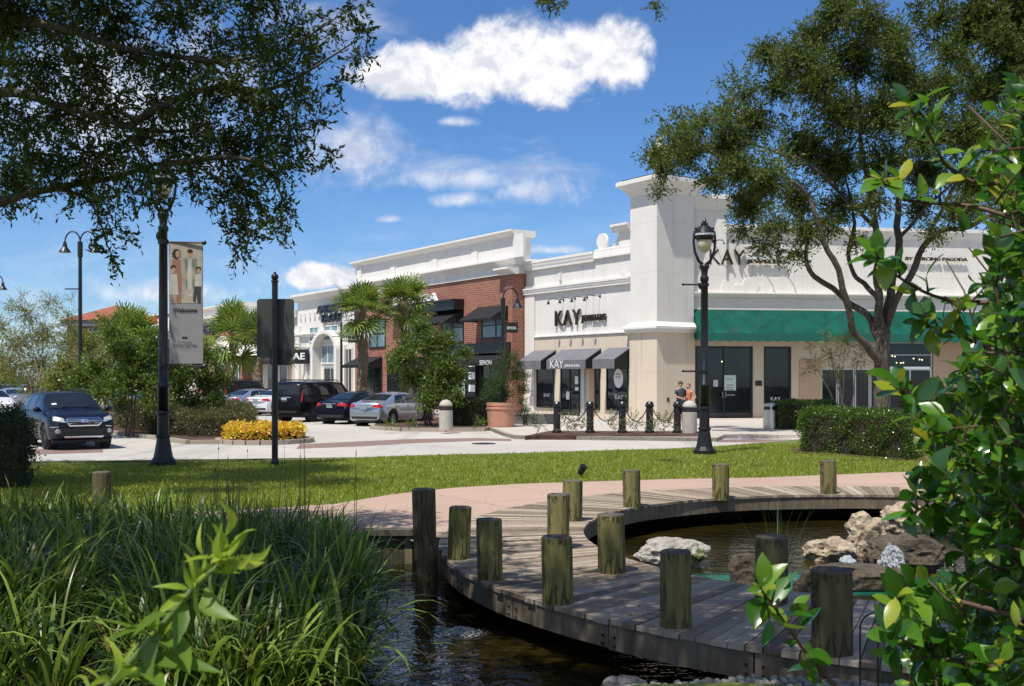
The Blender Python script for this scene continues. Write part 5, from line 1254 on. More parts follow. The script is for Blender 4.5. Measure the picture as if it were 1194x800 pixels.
def wheel_mesh(x, y, r, s):
    t = MB().lathe([(r*.66, -.10), (r*.93, -.11), (r, -.08), (r, .08), (r*.93, .11), (r*.66, .10)], (x, y, r), 28, cap=False, axis='y')
    w = MB().lathe([(r*.67, -.09), (r*.67, .09)], (x, y, r), 28, axis='y', cap=False)
    w.lathe([(r*.67, .05), (r*.67, .085), (r*.58, .07), (r*.58, .04)] if s > 0 else [(r*.67, -.05), (r*.67, -.085), (r*.58, -.07), (r*.58, -.04)], (x, y, r), 28, axis='y', cap=False)
    for k in range(10):
        a = 2*math.pi*k/10; ca, sa = math.cos(a), math.sin(a)
        for q in (-.03,): w.tube([(x+.05*ca, y+s*.06, r+.05*sa), (x+r*.62*ca, y+s*.07, r+r*.62*sa)], [.026, .02], 5)
    w.lathe([(.055, .03), (.05, .075)] if s > 0 else [(.055, -.03), (.05, -.075)], (x, y, r), 12, axis='y')
    dk = MB().lathe([(r*.64, 0.0), (r*.64, .01)], (x, y, r), 24, axis='y')
    return t, w, dk
def make_car(kind, pmat, label, cat, loc, rotz, front=False, rim='rim', group=None, name='parked_car', detail=True):
    d = KINDS[kind]; T = Matrix.Translation(Vector(loc)) @ Matrix.Rotation(rotz, 4, 'Z'); L, W_ = d['L'], d['W']
    root = thing(name, label, cat, loc, rotz, group)
    bd = car_body(kind); bvh = BVHTree.FromPolygons([Vector(v) for v in bd.v], bd.f)
    b = obj('body', bd, pmat, root, T, smooth=True); 
    e = b.modifiers.new('e', 'EDGE_SPLIT'); e.split_angle = R(38)
    un = MB(); un.box(-L/2+.35, L/2-.35, -W_/2+.12, W_/2-.12, .16 if kind == 'sedan' else .22, d['zb']+.25); obj('underbody', un, M['plastic'], root, T)
    for wx in d['wx']:
        for s in (-1, 1):
            ar = MB().lathe([(d['wr']+.065, -.14), (d['wr']+.065, .14)], (wx, s*(W_/2-.2), d['wr']), 24, axis='y'); obj('wheel_well', ar, M['plastic'], root, T)
            t, w, dk = wheel_mesh(wx, s*(W_/2-.125), d['wr'], s); tt = obj('wheel', t, M['tyre'], root, T, smooth=True); obj('rim', w, M[rim], tt, T); obj('brake_disc', dk, M['plastic'], tt, T)
    top = lambda x: interps(d['top'], x); bl = lambda x: interps(d['belt'], x)
    G_ = lambda nm, q, ax, sg, mat, par=None, off=.012, nu=10, nv=6: obj(nm, patch(bvh, q, ax, sg, off, nu, nv), M[mat] if isinstance(mat, str) else mat, par or root, T, smooth=True)
    tt = d['top']
    xr1 = [p for p in tt if p[0] > 0][0:3]; xf0, xf1 = xr1[0][0]+.06, xr1[1][0]-.07
    G_('windshield', [(xf0, -d['wroof']*.90), (xf0, d['wroof']*.90), (xf1, W_/2*.80), (xf1, -W_/2*.80)], 'z', 1, 'carglass')
    if kind == 'sedan':
        G_('rear_window', [(-1.62, -W_/2*.68), (-1.62, W_/2*.68), (-.92, d['wroof']*.86), (-.92, -d['wroof']*.86)], 'z', 1, 'carglass')
        sides = [(-1.22, -.72, -.50, -1.28), (-.46, .30, -.42, .36)]
        qs = [[(-1.25, .99), (-.36, .98), (-.36, 1.36), (-.86, 1.31)], [(-.30, .98), (1.10, .96), (.42, 1.34), (-.30, 1.37)]]
    elif kind == 'wagon':
        G_('rear_window', [(-W_/2*.62, 1.16), (W_/2*.62, 1.16), (d['wroof']*.86, 1.52), (-d['wroof']*.86, 1.52)], 'x', -1, 'carglass')
        qs = [[(-2.0, 1.16), (-1.22, 1.12), (-1.22, 1.53), (-1.78, 1.5)], [(-1.16, 1.12), (-.22, 1.11), (-.22, 1.56), (-1.16, 1.53)], [(-.14, 1.11), (.98, 1.09), (.32, 1.52), (-.14, 1.56)]]
    else:
        G_('rear_window', [(-.80, 1.30), (.80, 1.30), (.74, 1.74), (-.74, 1.74)], 'x', -1, 'carglass')
        qs = [[(-2.5, 1.28), (-1.30, 1.28), (-1.30, 1.76), (-2.42, 1.74)], [(-1.18, 1.28), (-.15, 1.28), (-.15, 1.78), (-1.18, 1.77)], [(-.05, 1.28), (1.12, 1.28), (.68, 1.74), (-.05, 1.78)]]
    for s in (-1, 1):
        for q in qs: G_('side_window', q, 'y', s, 'carglass', nu=6, nv=4, off=.008)
        xm = xf1-.18; zm = bl(xm)+.08
        mr = MB(); mr.sphere((xm, s*(W_/2+.09), zm+.04), .115, 10, 8, (.55, 1, .72)); mr.tube([(xm, s*(W_/2-.06), zm), (xm, s*(W_/2+.05), zm+.01)], .03, 6); obj('mirror', mr, pmat, root, T, smooth=True)
        if detail:
            hd = MB()
            for xh in (-.20 if kind != 'van' else -.1, -1.05): hd.box(xh-.1, xh+.08, s*(W_/2-.01), s*(W_/2+.025), .84, .87)
            obj('door_handle', hd, pmat, root, T)
            ln = MB()
            for x in (.95, -.26 if kind != 'van' else -.10, -1.18):
                q = patch(bvh, [(x-.008, .38 if x > -1 else .75), (x+.008, .38 if x > -1 else .75), (x+.008, bl(x)+.0), (x-.008, bl(x)+.0)], 'y', s, .003, 1, 6); ln.add(q.v, q.f)
            obj('door_gap', ln, M['plastic'], root, T)
    hz = {'sedan': .66, 'wagon': .86, 'van': .98}[kind]
    for s in (-1, 1):
        G_('headlight', [(s*.52, hz-.06), (s*(W_/2-.10), hz+.0), (s*(W_/2-.13), hz+.14), (s*.56, hz+.07)], 'x', 1, 'head', nu=6, nv=4)
        if kind == 'sedan': G_('tail_light', [(s*.42, .84), (s*(W_/2-.07), .80), (s*(W_/2-.10), .98), (s*.46, .93)], 'x', -1, 'tail', nu=8, nv=4)
        elif kind == 'wagon': G_('tail_light', [(s*.62, .98), (s*(W_/2-.08), .98), (s*(W_/2-.12), 1.2), (s*.66, 1.12)], 'x', -1, 'tail', nu=6, nv=4)
        else: G_('tail_light', [(s*.86, .98), (s*(W_/2-.11), .98), (s*(W_/2-.16), 1.62), (s*.84, 1.62)], 'x', -1, 'tail', nu=4, nv=8)
    zp = {'sedan': .74, 'wagon': .86, 'van': .98}[kind]
    pt_ = G_('number_plate', [(-.16, zp), (.16, zp), (.16, zp+.15), (-.16, zp+.15)], 'x', -1, 'plate', off=.03, nu=3, nv=2)
    G_('bumper_insert', [(-.62, d['zb']+.08), (.62, d['zb']+.08), (.68, d['zb']+.24), (-.68, d['zb']+.24)], 'x', -1, 'plastic', nu=8, nv=3)
    G_('trunk_trim', [(-.36, zp+.17), (.36, zp+.17), (.36, zp+.20), (-.36, zp+.20)], 'x', -1, 'chrome', nu=6, nv=1, off=.02)
    if front:
        # grille: six sided chrome surround, dark mesh, bars and an oval badge
        gz0, gz1 = hz-.15, hz+.07
        G_('grille', [(-.40, gz0), (.40, gz0), (.47, gz1), (-.47, gz1)], 'x', 1, 'plastic', nu=10, nv=5, off=.018)
        def bar(y0, z0, y1, z1, w=.018, off=.035, mat='chrome', nm='grille_bar'):
            d_ = Vector((y1-y0, z1-z0)).normalized(); n_ = Vector((-d_.y, d_.x))*w
            G_(nm, [(y0-n_.x, z0-n_.y), (y1-n_.x, z1-n_.y), (y1+n_.x, z1+n_.y), (y0+n_.x, z0+n_.y)], 'x', 1, mat, nu=10, nv=1, off=off)
        zm = (gz0+gz1)/2+.02
        for q in ((-.40, gz0, .40, gz0), (-.44, gz1, .44, gz1), (-.40, gz0, -.50, zm), (.40, gz0, .50, zm), (-.50, zm, -.44, gz1), (.50, zm, .44, gz1), (-.49, zm, .49, zm)): bar(*q)
        bar(-.45, zm-.06, .45, zm-.06, .006); bar(-.45, zm+.05, .45, zm+.05, .006)
        G_('badge', [(-.10, zm-.045), (.10, zm-.045), (.10, zm+.045), (-.10, zm+.045)], 'x', 1, 'chrome', nu=6, nv=4, off=.05)
        G_('lower_grille', [(-.50, .44), (.50, .44), (.60, .62), (-.60, .62)], 'x', 1, 'plastic', nu=8, nv=3)
        G_('skid_strip', [(-.50, .34), (.50, .34), (.56, .41), (-.56, .41)], 'x', 1, 'chrome', nu=8, nv=2, off=.03)
        for s in (-1, 1):
            G_('fog_recess', [(s*.58, .46), (s*.86, .46), (s*.84, .68), (s*.60, .62)], 'x', 1, 'plastic', nu=5, nv=4)
            fl = MB().lathe([(.07, 0), (.06, .04)], (0, 0, 0), 14, axis='x'); h = bvh.ray_cast(Vector((6, s*.71, .55)), Vector((-1, 0, 0)))[0] or Vector((2.3, s*.71, .55))
            fl.v = [(p[0]+h.x+.0, p[1]+h.y, p[2]+h.z) for p in fl.v]; obj('fog_lamp', fl, M['head'], root, T)
            G_('turn_lamp', [(s*.66, hz+.0), (s*.80, hz+.01), (s*.78, hz+.09), (s*.66, hz+.08)], 'x', 1, emissive('warm_lamp_glow', (1, .75, .45), 1.2) if s == -1 else M['bowl'], nu=3, nv=3, off=.02)
            G_('fender_trim', [(s*.60, .68), (s*.88, .66), (s*.88, .68), (s*.60, .70)], 'x', 1, 'chrome', nu=5, nv=1, off=.02)
        G_('windshield_sticker', [(xf1-.25, -.60), (xf1-.25, -.46), (xf1-.16, -.46), (xf1-.16, -.60)], 'z', 1, 'plate', nu=2, nv=2, off=.02)
        for s in (-.35, .25):
            wp = MB(); wp.tube([(xf1+.02, s, interps(d['top'], xf1+.02)+.03), (xf1-.22, s+.45, interps(d['top'], xf1-.22)+.015)], .01, 5); obj('wiper', wp, M['plastic'], root, T)
        for s in (-1, 1):
            rl = MB(); rl.tube([(-1.8, s*.60, 1.62), (-1.6, s*.60, 1.70), (.1, s*.60, 1.72), (.3, s*.59, 1.66)], .022, 6); obj('roof_rail', rl, M['plastic'], root, T)
    if kind == 'van':
        for s in (-1, 1):
            rl = MB(); rl.tube([(-2.2, s*.72, 1.88), (-2.0, s*.72, 1.97), (.3, s*.72, 1.97), (.5, s*.72, 1.90)], .025, 6); obj('roof_rail', rl, M['plastic'], root, T)
    return root
LA = math.atan2(.833, -.553)              # direction of the left wall going away
pk = math.atan2(math.cos(R(27)), math.sin(R(27)))
P_ = {'navy': paint('navy_paint', (.005, .0055, .014), .0, .35), 'silver': paint('silver_paint', (.46, .50, .56), .7), 'black': paint('black_car_paint', (.008, .008, .010), .2), 'blue_black': paint('blue_black_paint', (.008, .010, .02), .3),
      'white': paint('white_car_paint', (.72, .73, .74), .0), 'grey': paint('grey_car_paint', (.09, .095, .11)), 'maroon': paint('maroon_paint', (.10, .015, .015)), 'dgrey': paint('dark_suv_paint', (.02, .02, .024))}
def at_rear(px, py, kind, ang):
    g = G(px, py); L = KINDS[kind]['L']; return (g.x+math.cos(ang)*L/2, g.y+math.sin(ang)*L/2, 0)
g = G(99, 525); sa = LA+R(180)+R(1.5); make_car('wagon', P_['navy'], 'dark navy estate car driving towards the viewer with amber lights on', 'car', (g.x-math.cos(sa)*2.4, g.y-math.sin(sa)*2.4, 0), sa, True, 'rimd', None, 'driving_car')
make_car('sedan', P_['silver'], 'silver sedan parked tail out, nearest of the parked row, red lights towards us', 'car', at_rear(423, 497.5, 'sedan', pk), pk, group='cars parked in front of the stores')
make_car('sedan', P_['blue_black'], 'black sedan parked between the silver sedan and the big black van', 'car', at_rear(383, 495, 'sedan', pk), pk, group='cars parked in front of the stores', rim='rimd')
make_car('van', P_['black'], 'big black boxy van parked left of the black sedan', 'car', at_rear(331, 492.5, 'van', pk), pk, group='cars parked in front of the stores', rim='rimd')
make_car('sedan', P_['white'], 'white sedan parked left of the big black van', 'car', at_rear(297, 485, 'sedan', pk), pk, group='cars parked in front of the stores')
make_car('sedan', P_['silver'], 'farther silver sedan parked left of the white sedan, its tail lights showing', 'car', at_rear(262, 484, 'sedan', pk), pk, group='cars parked in front of the stores')
make_car('van', P_['dgrey'], 'dark grey van parked beyond the farther silver sedan, half behind trees', 'car', at_rear(247, 479.5, 'van', pk), pk, group='cars parked in front of the stores', detail=False)
g = G(22, 508); make_car('sedan', P_['grey'], 'dark grey sedan waiting behind the navy car at far left', 'car', (g.x+.9, 36.8+2.4, 0), sa, False, 'rim', None, 'driving_car')
far = [(-10, 452, 58, 'white', 'sedan', 'white sedan at the left edge, behind the dark hedge'), (70, 450, 52, 'white', 'wagon', 'white estate car just above the roof of the navy car'), (14, 450, 66, 'silver', 'sedan', 'silver car in the far car park at left'), (34, 450, 70, 'maroon', 'wagon', 'maroon car in the far car park under the pale tree'),
       (150, 450, 62, 'silver', 'sedan', 'silver car glimpsed between stems behind the lantern post'), (200, 450, 60, 'white', 'sedan', 'white car glimpsed behind trees right of the lantern post'), (-2, 450, 74, 'black', 'wagon', 'black car in the far car park at the left edge')]
for px, py, Y, c, k, l in far:
    p = PZ(px, py, Y); make_car(k, P_[c], l, 'car', (p.x, Y, 0), sa+(R(180) if Y > 60 else 0), group='cars in the far car park', detail=False)
# ------------------------------------------------------------------ vegetation
RN = np.random.default_rng(7)
class AM:
    """arrays of leaves: a mesh too large for python loops"""
    def __init__(s): s.v = []; s.q = []; s.n = 0
    def quads(s, a, b, c, d):
        k = len(a); v = np.stack([a, b, c, d], 1).reshape(-1, 3); s.v.append(v)
        s.q.append(np.arange(4*k).reshape(-1, 4) + s.n); s.n += 4*k
    def grid(s, V, F_):
        """V: (k, m, 3) leaves of m vertices, F_: faces of one leaf"""
        k, m, _ = V.shape; s.v.append(V.reshape(-1, 3)); f = np.array(F_)
        s.q.append((f[None] + (np.arange(k)*m)[:, None, None]).reshape(-1, f.shape[1]) + s.n); s.n += k*m
    def link(s, name, mat, parent=None, smooth=False):
        v = np.concatenate(s.v); q = np.concatenate(s.q)
        if parent is not None:
            A = np.array(W[parent.name].inverted()); v = v @ A[:3, :3].T + A[:3, 3]
        me = bpy.data.meshes.new(name); me.vertices.add(len(v)); me.vertices.foreach_set('co', v.astype(np.float32).ravel())
        me.loops.add(q.size); me.loops.foreach_set('vertex_index', q.astype(np.int32).ravel())
        me.polygons.add(len(q)); me.polygons.foreach_set('loop_start', np.arange(0, q.size, q.shape[1], dtype=np.int32))
        try: me.polygons.foreach_set('loop_total', np.full(len(q), q.shape[1], dtype=np.int32))
        except Exception: pass
        if smooth: me.polygons.foreach_set('use_smooth', np.ones(len(q), dtype=bool))
        me.materials.append(mat); me.update(calc_edges=True); me.validate()
        o = bpy.data.objects.new(name, me); C.objects.link(o)
        if parent is not None: o.parent = parent; W[o.name] = W[parent.name]
        return o
def unit(v): return v/np.maximum(np.linalg.norm(v, axis=-1, keepdims=True), 1e-9)
def leaf_quads(am, P, D, ln, wd, bend=.15):
    """one folded diamond per leaf: base P, direction D"""
    k = len(P); r = unit(RN.normal(size=(k, 3))); side = unit(np.cross(D, r)); nrm = np.cross(side, D)
    L = ln[:, None]; Wd = wd[:, None]
    am.quads(P, P + D*L*.5 + side*Wd*.5 + nrm*L*bend*.3, P + D*L - nrm*L*bend*.4, P + D*L*.5 - side*Wd*.5 + nrm*L*bend*.3)
def twigs(am, wood, centres, radii, ntw, tl, nl, ln, lw, droop=.15, outward=.6, wood_r=.004, flat=.8, shell=.5):
    """leafy twigs filling round clumps"""
    for c, r, n in zip(centres, radii, ntw):
        n = int(n); d = unit(RN.normal(size=(n, 3))); rad = (shell + (1-shell)*RN.random((n, 1)))**1 * RN.random((n, 1))**.35
        off = d*rad*r; off[:, 2] *= flat; p0 = np.array(c) + off
        dr = unit(d*outward + RN.normal(size=(n, 3))*.55 + np.array([0, 0, -droop])); T = tl*(.6+.8*RN.random((n, 1)))
        t = (np.arange(nl)+.5)/nl
        P = p0[:, None, :] + dr[:, None, :]*T[:, None, :]*t[None, :, None]; P[:, :, 2] -= droop*.5*(T*t[None, :])**2/max(tl, .01)
        D = unit(dr[:, None, :]*.7 + RN.normal(size=(n, nl, 3))*.65); k = n*nl
        leaf_quads(am, P.reshape(-1, 3), D.reshape(-1, 3), ln*(.7+.6*RN.random(k)), lw*(.7+.6*RN.random(k)))
        if wood is not None:
            s = unit(np.cross(dr, [0.3, .2, 1])); e = p0 + dr*T; w_ = wood_r
            wood.quads(p0 - s*w_, p0 + s*w_, e + s*w_*.4, e - s*w_*.4); u_ = np.cross(s, dr); wood.quads(p0 - u_*w_, p0 + u_*w_, e + u_*w_*.4, e - u_*w_*.4)
def limb(mb, pts, r, n=9, seed=0, wob=.04):
    """a tapered, slightly crooked limb through pts with radii r"""
    P = [Vector(p) for p in pts]; out = []; rr = []
    for i in range(len(P)-1):
        for k in range(4):
            t = k/4; p0 = P[max(i-1, 0)]; p1, p2 = P[i], P[i+1]; p3 = P[min(i+2, len(P)-1)]
            q = .5*((2*p1)+(p2-p0)*t+(2*p0-5*p1+4*p2-p3)*t*t+(-p0+3*p1-3*p2+p3)*t**3)
            rad = r[i]+(r[i+1]-r[i])*t; q = q + Vector([noise.noise(q*1.3+Vector((seed, j*9, 0)))*wob for j in range(3)])*(1 if i or k else 0)
            out.append(q); rr.append(rad*(1+.10*noise.noise(q*3)))
    out.append(P[-1]); rr.append(r[-1]); mb.tube(out, rr, n); return out
def barkmat(name, a, b_, sc=5):
    m, t, b = base(name); v = t.mapping(oc(t), (1, 1, .22)); n = t.noise(v, sc, 8, .7, .5); vz = t.new('ShaderNodeTexVoronoi'); t.l.new(v, vz.inputs[0]); vz.inputs['Scale'].default_value = sc*4
    t.l.new(t.ramp(t.math('ADD', t.math('MULTIPLY', n, .7), t.math('MULTIPLY', vz.outputs[0], .5)), [(.3, a), (.75, b_)]), b.inputs['Base Color']); b.inputs['Roughness'].default_value = .95
    bn = t.new('ShaderNodeBump'); bn.inputs['Strength'].default_value = 1; bn.inputs['Distance'].default_value = .03; t.l.new(vz.outputs[0], bn.inputs['Height']); t.l.new(bn.outputs[0], b.inputs['Normal']); return m
M['bark'] = barkmat('oak_bark', (.022, .016, .011), (.115, .095, .072)); M['bark_l'] = barkmat('pale_bark', (.12, .09, .06), (.36, .29, .22), 8); M['bark_p'] = barkmat('palm_bark', (.06, .04, .025), (.26, .19, .13), 9)
M['oak'] = leafmat('live_oak_leaf', [(.026, .046, .006), (.044, .072, .010), (.066, .098, .015), (.11, .145, .03)], .5, .35, (.22, .30, .03), .28)
M['oak2'] = leafmat('live_oak_leaf_far', [(.036, .062, .007), (.060, .094, .011), (.092, .125, .018), (.16, .18, .04)], .5, .35, (.22, .30, .03), .3)
M['myrtle'] = leafmat('myrtle_leaf', [(.040, .085, .008), (.070, .125, .012), (.11, .175, .018), (.19, .24, .03)], .4, .4, (.25, .38, .04), .5)
M['olive'] = leafmat('yellow_green_leaf', [(.10, .14, .014), (.16, .20, .025), (.23, .26, .04), (.27, .27, .07), (.24, .16, .05)], .5, .4, (.35, .42, .06))
M['cypress'] = leafmat('cypress_leaf', [(.022, .06, .010), (.04, .095, .015), (.07, .14, .022)], .55, .3, (.2, .35, .05))
M['palm'] = leafmat('palm_leaf', [(.055, .115, .016), (.10, .18, .028), (.17, .24, .04), (.28, .31, .07)], .42, .3, (.3, .4, .06), .5)
M['palm_dry'] = leafmat('dry_palm_leaf', [(.22, .15, .06), (.32, .24, .11)], .7, .2, (.4, .3, .1))
M['hedge'] = leafmat('hedge_leaf', [(.018, .045, .006), (.04, .09, .010), (.08, .15, .018), (.16, .23, .03)], .3, .3, (.25, .4, .04), .5)
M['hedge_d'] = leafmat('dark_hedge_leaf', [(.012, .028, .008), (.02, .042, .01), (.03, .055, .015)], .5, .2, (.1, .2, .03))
M['shrub'] = leafmat('bed_shrub_leaf', [(.035, .055, .016), (.06, .08, .022), (.085, .10, .03), (.13, .11, .04), (.15, .07, .035)], .45, .3, (.25, .28, .05))
M['rose'] = leafmat('bed_rose_leaf', [(.05, .10, .02), (.12, .17, .05), (.20, .20, .09), (.30, .22, .14)], .5, .35, (.3, .35, .08))
M['gold'] = leafmat('golden_leaf', [(.88, .74, .03), (.85, .66, .03), (.60, .62, .03), (.80, .45, .06), (.80, .20, .12), (.90, .80, .12)], .5, .35, (.8, .55, .05))
M['reed'] = leafmat('reed_leaf', [(.014, .036, .004), (.026, .060, .006), (.045, .090, .009), (.08, .13, .015), (.18, .20, .05)], .36, .28, (.2, .34, .03), .42)
M['reed_l'] = leafmat('bright_reed_leaf', [(.09, .18, .018), (.17, .27, .03), (.32, .38, .08)], .36, .42, (.35, .5, .06), .45)
M['reed_dry'] = leafmat('dry_reed_leaf', [(.20, .13, .05), (.30, .22, .09), (.16, .08, .03)], .7, .3, (.4, .3, .1))
M['grass'] = leafmat('lawn_blade', [(.16, .21, .013), (.24, .29, .020), (.32, .36, .03), (.42, .43, .06)], .5, .35, (.35, .45, .05))
M['bush'] = leafmat('glossy_bush_leaf', [(.010, .048, .004), (.020, .08, .006), (.036, .12, .009), (.07, .18, .014), (.16, .27, .02)], .24, .3, (.25, .5, .03), .6, .4)
M['bush_y'] = leafmat('yellowing_bush_leaf', [(.20, .30, .02), (.30, .36, .03), (.42, .38, .04)], .3, .4, (.6, .55, .05), .6, .4)
M['sprig'] = leafmat('pale_sprig_leaf', [(.22, .32, .03), (.34, .42, .04), (.46, .50, .07)], .4, .42, (.4, .6, .08))
M['sprig_d'] = leafmat('green_sprig_leaf', [(.075, .15, .014), (.13, .21, .02)], .4, .35, (.3, .5, .05))
M['stem_g'] = pm('green_stem', (.12, .17, .04), .5, .2, 10); M['stem_r'] = pm('reddish_stem', (.085, .045, .028), .6, .2, 10)

def px_clusters(lst, Y, dy, k=1.0):
    cs, rs = [], []
    for px, py, r in lst:
        y = Y + RN.uniform(-dy, dy); p = PZ(px, py, y); cs.append(tuple(p)); rs.append(r*y/F*k)
    return cs, rs

# near live oak at the left: its limbs hang into the picture over the reeds
oak = thing('live_oak', 'big near live oak whose dark leafy limbs hang in from the upper left', 'tree', (-6.9, 9.6, NZ))
left_list = [(20,20,45),(70,30,42),(130,25,40),(40,80,42),(100,80,45),(160,62,38),(20,140,38),(70,135,40),(125,125,42),(20,195,34),(60,188,35),(105,188,40),(150,165,35),(200,20,26),(245,8,22),(205,80,34),(250,60,34),
 (300,48,34),(350,35,28),(390,28,14),(412,8,10),(330,80,34),(368,66,18),(280,100,38),(232,118,36),(185,125,32),(320,125,32),(355,112,20),(300,160,36),(252,165,36),(205,165,32),(338,158,20),(172,200,26),(228,205,26),(280,205,32),
 (320,198,24),(342,184,14),(142,222,20),(118,236,18),(132,268,15),(128,295,9),(182,232,18),(262,232,16),(290,238,26),(325,235,15),(288,268,20),(312,262,12),(280,292,9),(335,262,9),(30,222,22),(90,222,18),(8,238,14),(425,40,7),(418,66,7),(395,95,10),(372,140,8),(385,180,6),(300,-10,40),(200,-20,50),(100,-20,60),(0,-20,60)]
cs, rs = px_clusters(left_list, 9.3, .9)
am, wd = AM(), AM()
twigs(am, wd, cs, rs, [max(14, 128*(r/.3)**1.8) for r in rs], .17, 9, .056, .021, .25, .7, .0022, .85, .2)
# crown above and around, out of the picture: gives the shade on reeds and deck
cs2 = [(-6.5+RN.normal()*1.9, 9.5+RN.normal()*2.2, 7.4+RN.normal()*.9) for _ in range(34)]
cs2 += [(.9, 5.3, 7.6), (1.6, 6.3, 7.8), (.2, 6.2, 8.2), (-.6, 5.4, 7.9), (2.2, 5.2, 8.0), (1.0, 7.3, 8.6), (-.4, 7.2, 8.4), (-1.6, 6.5, 8.3), (-2.6, 7.6, 7.8), (-3.4, 8.6, 7.9), (-2.2, 5.6, 8), (2.4, 6.7, 8.6), (3.0, 5.8, 8.3), (.3, 4.4, 7.5), (1.8, 4.3, 7.6), (-4, 7, 7.6), (-4.5, 9.6, 8.2), (3.4, 4.8, 8.0), (-5.6, 11.0, 8.6)]
cs2 += [(x-2.4+RN.normal()*.25, y-3.0+RN.normal()*.25, 8.1+RN.normal()*.35) for x, y in [(1.2,8.4),(2.0,8.9),(2.9,8.2),(3.6,9.0),(4.4,8.2),(2.2,7.2),(3.2,7.0),(4.2,7.2),(1.0,9.6),(2.0,10.1),(3.1,10.0),(4.2,10.0),(5.2,9.2),(5.2,7.6),(-.4,8.2),(-1.4,9.0),(-2.4,8.6),(-2.2,9.8),(5.4,10.6)]]
cs2 = [(c[0], c[1], max(c[2], 2.9+.40*c[1]+.7)) if c[0] > -.6*c[1] else c for c in cs2]
def lights_bush(c): return not (-.2 < c[0]+.30*(c[2]-1.8) < 3.0 and .6 < c[1]+.37*(c[2]-1.8) < 4.9)
cs2 = [c for c in cs2 if lights_bush(c)]
am2 = AM(); twigs(am2, None, cs2, [.95+.35*RN.random() for _ in cs2], [150]*len(cs2), .45, 8, .13, .06, .2, .6, .004, .7, .2)
am.v += am2.v; am.q += [q + am.n for q in am2.q]; am.n += am2.n
am.link('crown', M['oak'], oak); wd.link('twigs', M['bark'], oak)
tb_ = MB(); limb(tb_, [(-6.9, 9.6, 0), (-6.8, 9.6, 1.3), (-6.6, 9.5, 2.6), (-6.5, 9.5, 4.5), (-6.2, 9.4, 7)], [.46, .38, .33, .26, .12], 12, 1)
for i, (pts, r) in enumerate([
 ([(-6.6, 9.5, 2.7), PZ(-60, 252, 9.4), PZ(5, 236, 9.3), PZ(60, 222, 9.2), PZ(130, 205, 9.2), PZ(190, 190, 9.1), PZ(250, 205, 9.1)], [.2, .075, .042, .032, .024, .015, .007]),
 ([(-6.5, 9.5, 3.4), PZ(-40, 130, 9.3), PZ(20, 110, 9.3), PZ(80, 130, 9.2), PZ(150, 150, 9.2), PZ(230, 150, 9.4)], [.16, .07, .04, .03, .02, .008]),
 ([(-6.5, 9.5, 3.8), PZ(-30, 40, 9.5), PZ(60, 30, 9.5), PZ(150, 60, 9.4), PZ(240, 70, 9.3), PZ(330, 60, 9.3), PZ(410, 12, 9.3)], [.16, .07, .035, .026, .018, .012, .004]),
 ([PZ(150, 150, 9.2), PZ(220, 110, 9.2), PZ(300, 105, 9.2), PZ(360, 80, 9.2), PZ(425, 42, 9.2)], [.035, .028, .02, .012, .004]),
 ([PZ(190, 190, 9.1), PZ(260, 180, 9), PZ(310, 195, 9), PZ(330, 235, 9)], [.03, .022, .015, .006]), ([PZ(250, 205, 9.1), PZ(280, 235, 9.1), PZ(288, 290, 9.1)], [.014, .01, .004]), ([PZ(60, 222, 9.2), PZ(110, 240, 9.1), PZ(132, 300, 9.1)], [.02, .012, .004]),
 ([(-6.4, 9.5, 5), (-3.5, 8.5, 6.6), (-1, 7, 7.4), (1.2, 6, 7.8), (2.6, 5.2, 8.0)], [.2, .15, .11, .07, .03]), ([(-6.3, 9.4, 6), (-5, 11, 7.6), (-4, 12, 8.6)], [.14, .1, .04])]):
    limb(tb_, pts, r, 8, i*3, .06)
obj('trunk', tb_, M['bark'], oak, smooth=True)

# second oak beyond the left edge, throwing shade on the lawn
o2 = thing('live_oak', 'live oak standing outside the left edge, shading the lawn and dark hedge', 'tree', (-12.5, 17.5, NZ))
am = AM(); cs = [(-11.5+RN.normal()*2.0, 17.8+RN.normal()*1.8, 11.0+RN.normal()*1.0) for _ in range(40)]; cs = [(min(c[0], -.50*c[1]+.2*0-0.2) if c[2] < 2.1+.37*c[1]+1 else c[0], c[1], c[2]) for c in cs]
twigs(am, None, cs, [1.25]*len(cs), [190]*len(cs), .5, 8, .15, .07, .2, .6, .004, .7, .2)
cs = [(-13.5+RN.normal()*1.3, 21+RN.normal()*1.5, 7.5+RN.normal()*1.0) for _ in range(12)]; twigs(am, None, cs, [1.2]*len(cs), [60]*len(cs), .5, 8, .15, .07, .2, .6, .004, .7, .2)
am.link('crown', M['oak'], o2)
tb_ = MB(); limb(tb_, [(-12.5, 17.5, 0), (-12.4, 17.6, 3), (-12, 17.8, 6), (-11.5, 17.8, 10)], [.45, .36, .28, .12], 10, 5)
for k in range(5): a = k*1.3; limb(tb_, [(-12.1, 17.8, 5+k*.5), (-11.8+1.4*math.cos(a), 17.8+1.4*math.sin(a), 8), (-11.5+2.6*math.cos(a), 17.8+2.6*math.sin(a), 10.5)], [.16, .1, .04], 7, k)
obj('trunk', tb_, M['bark'], o2, smooth=True)

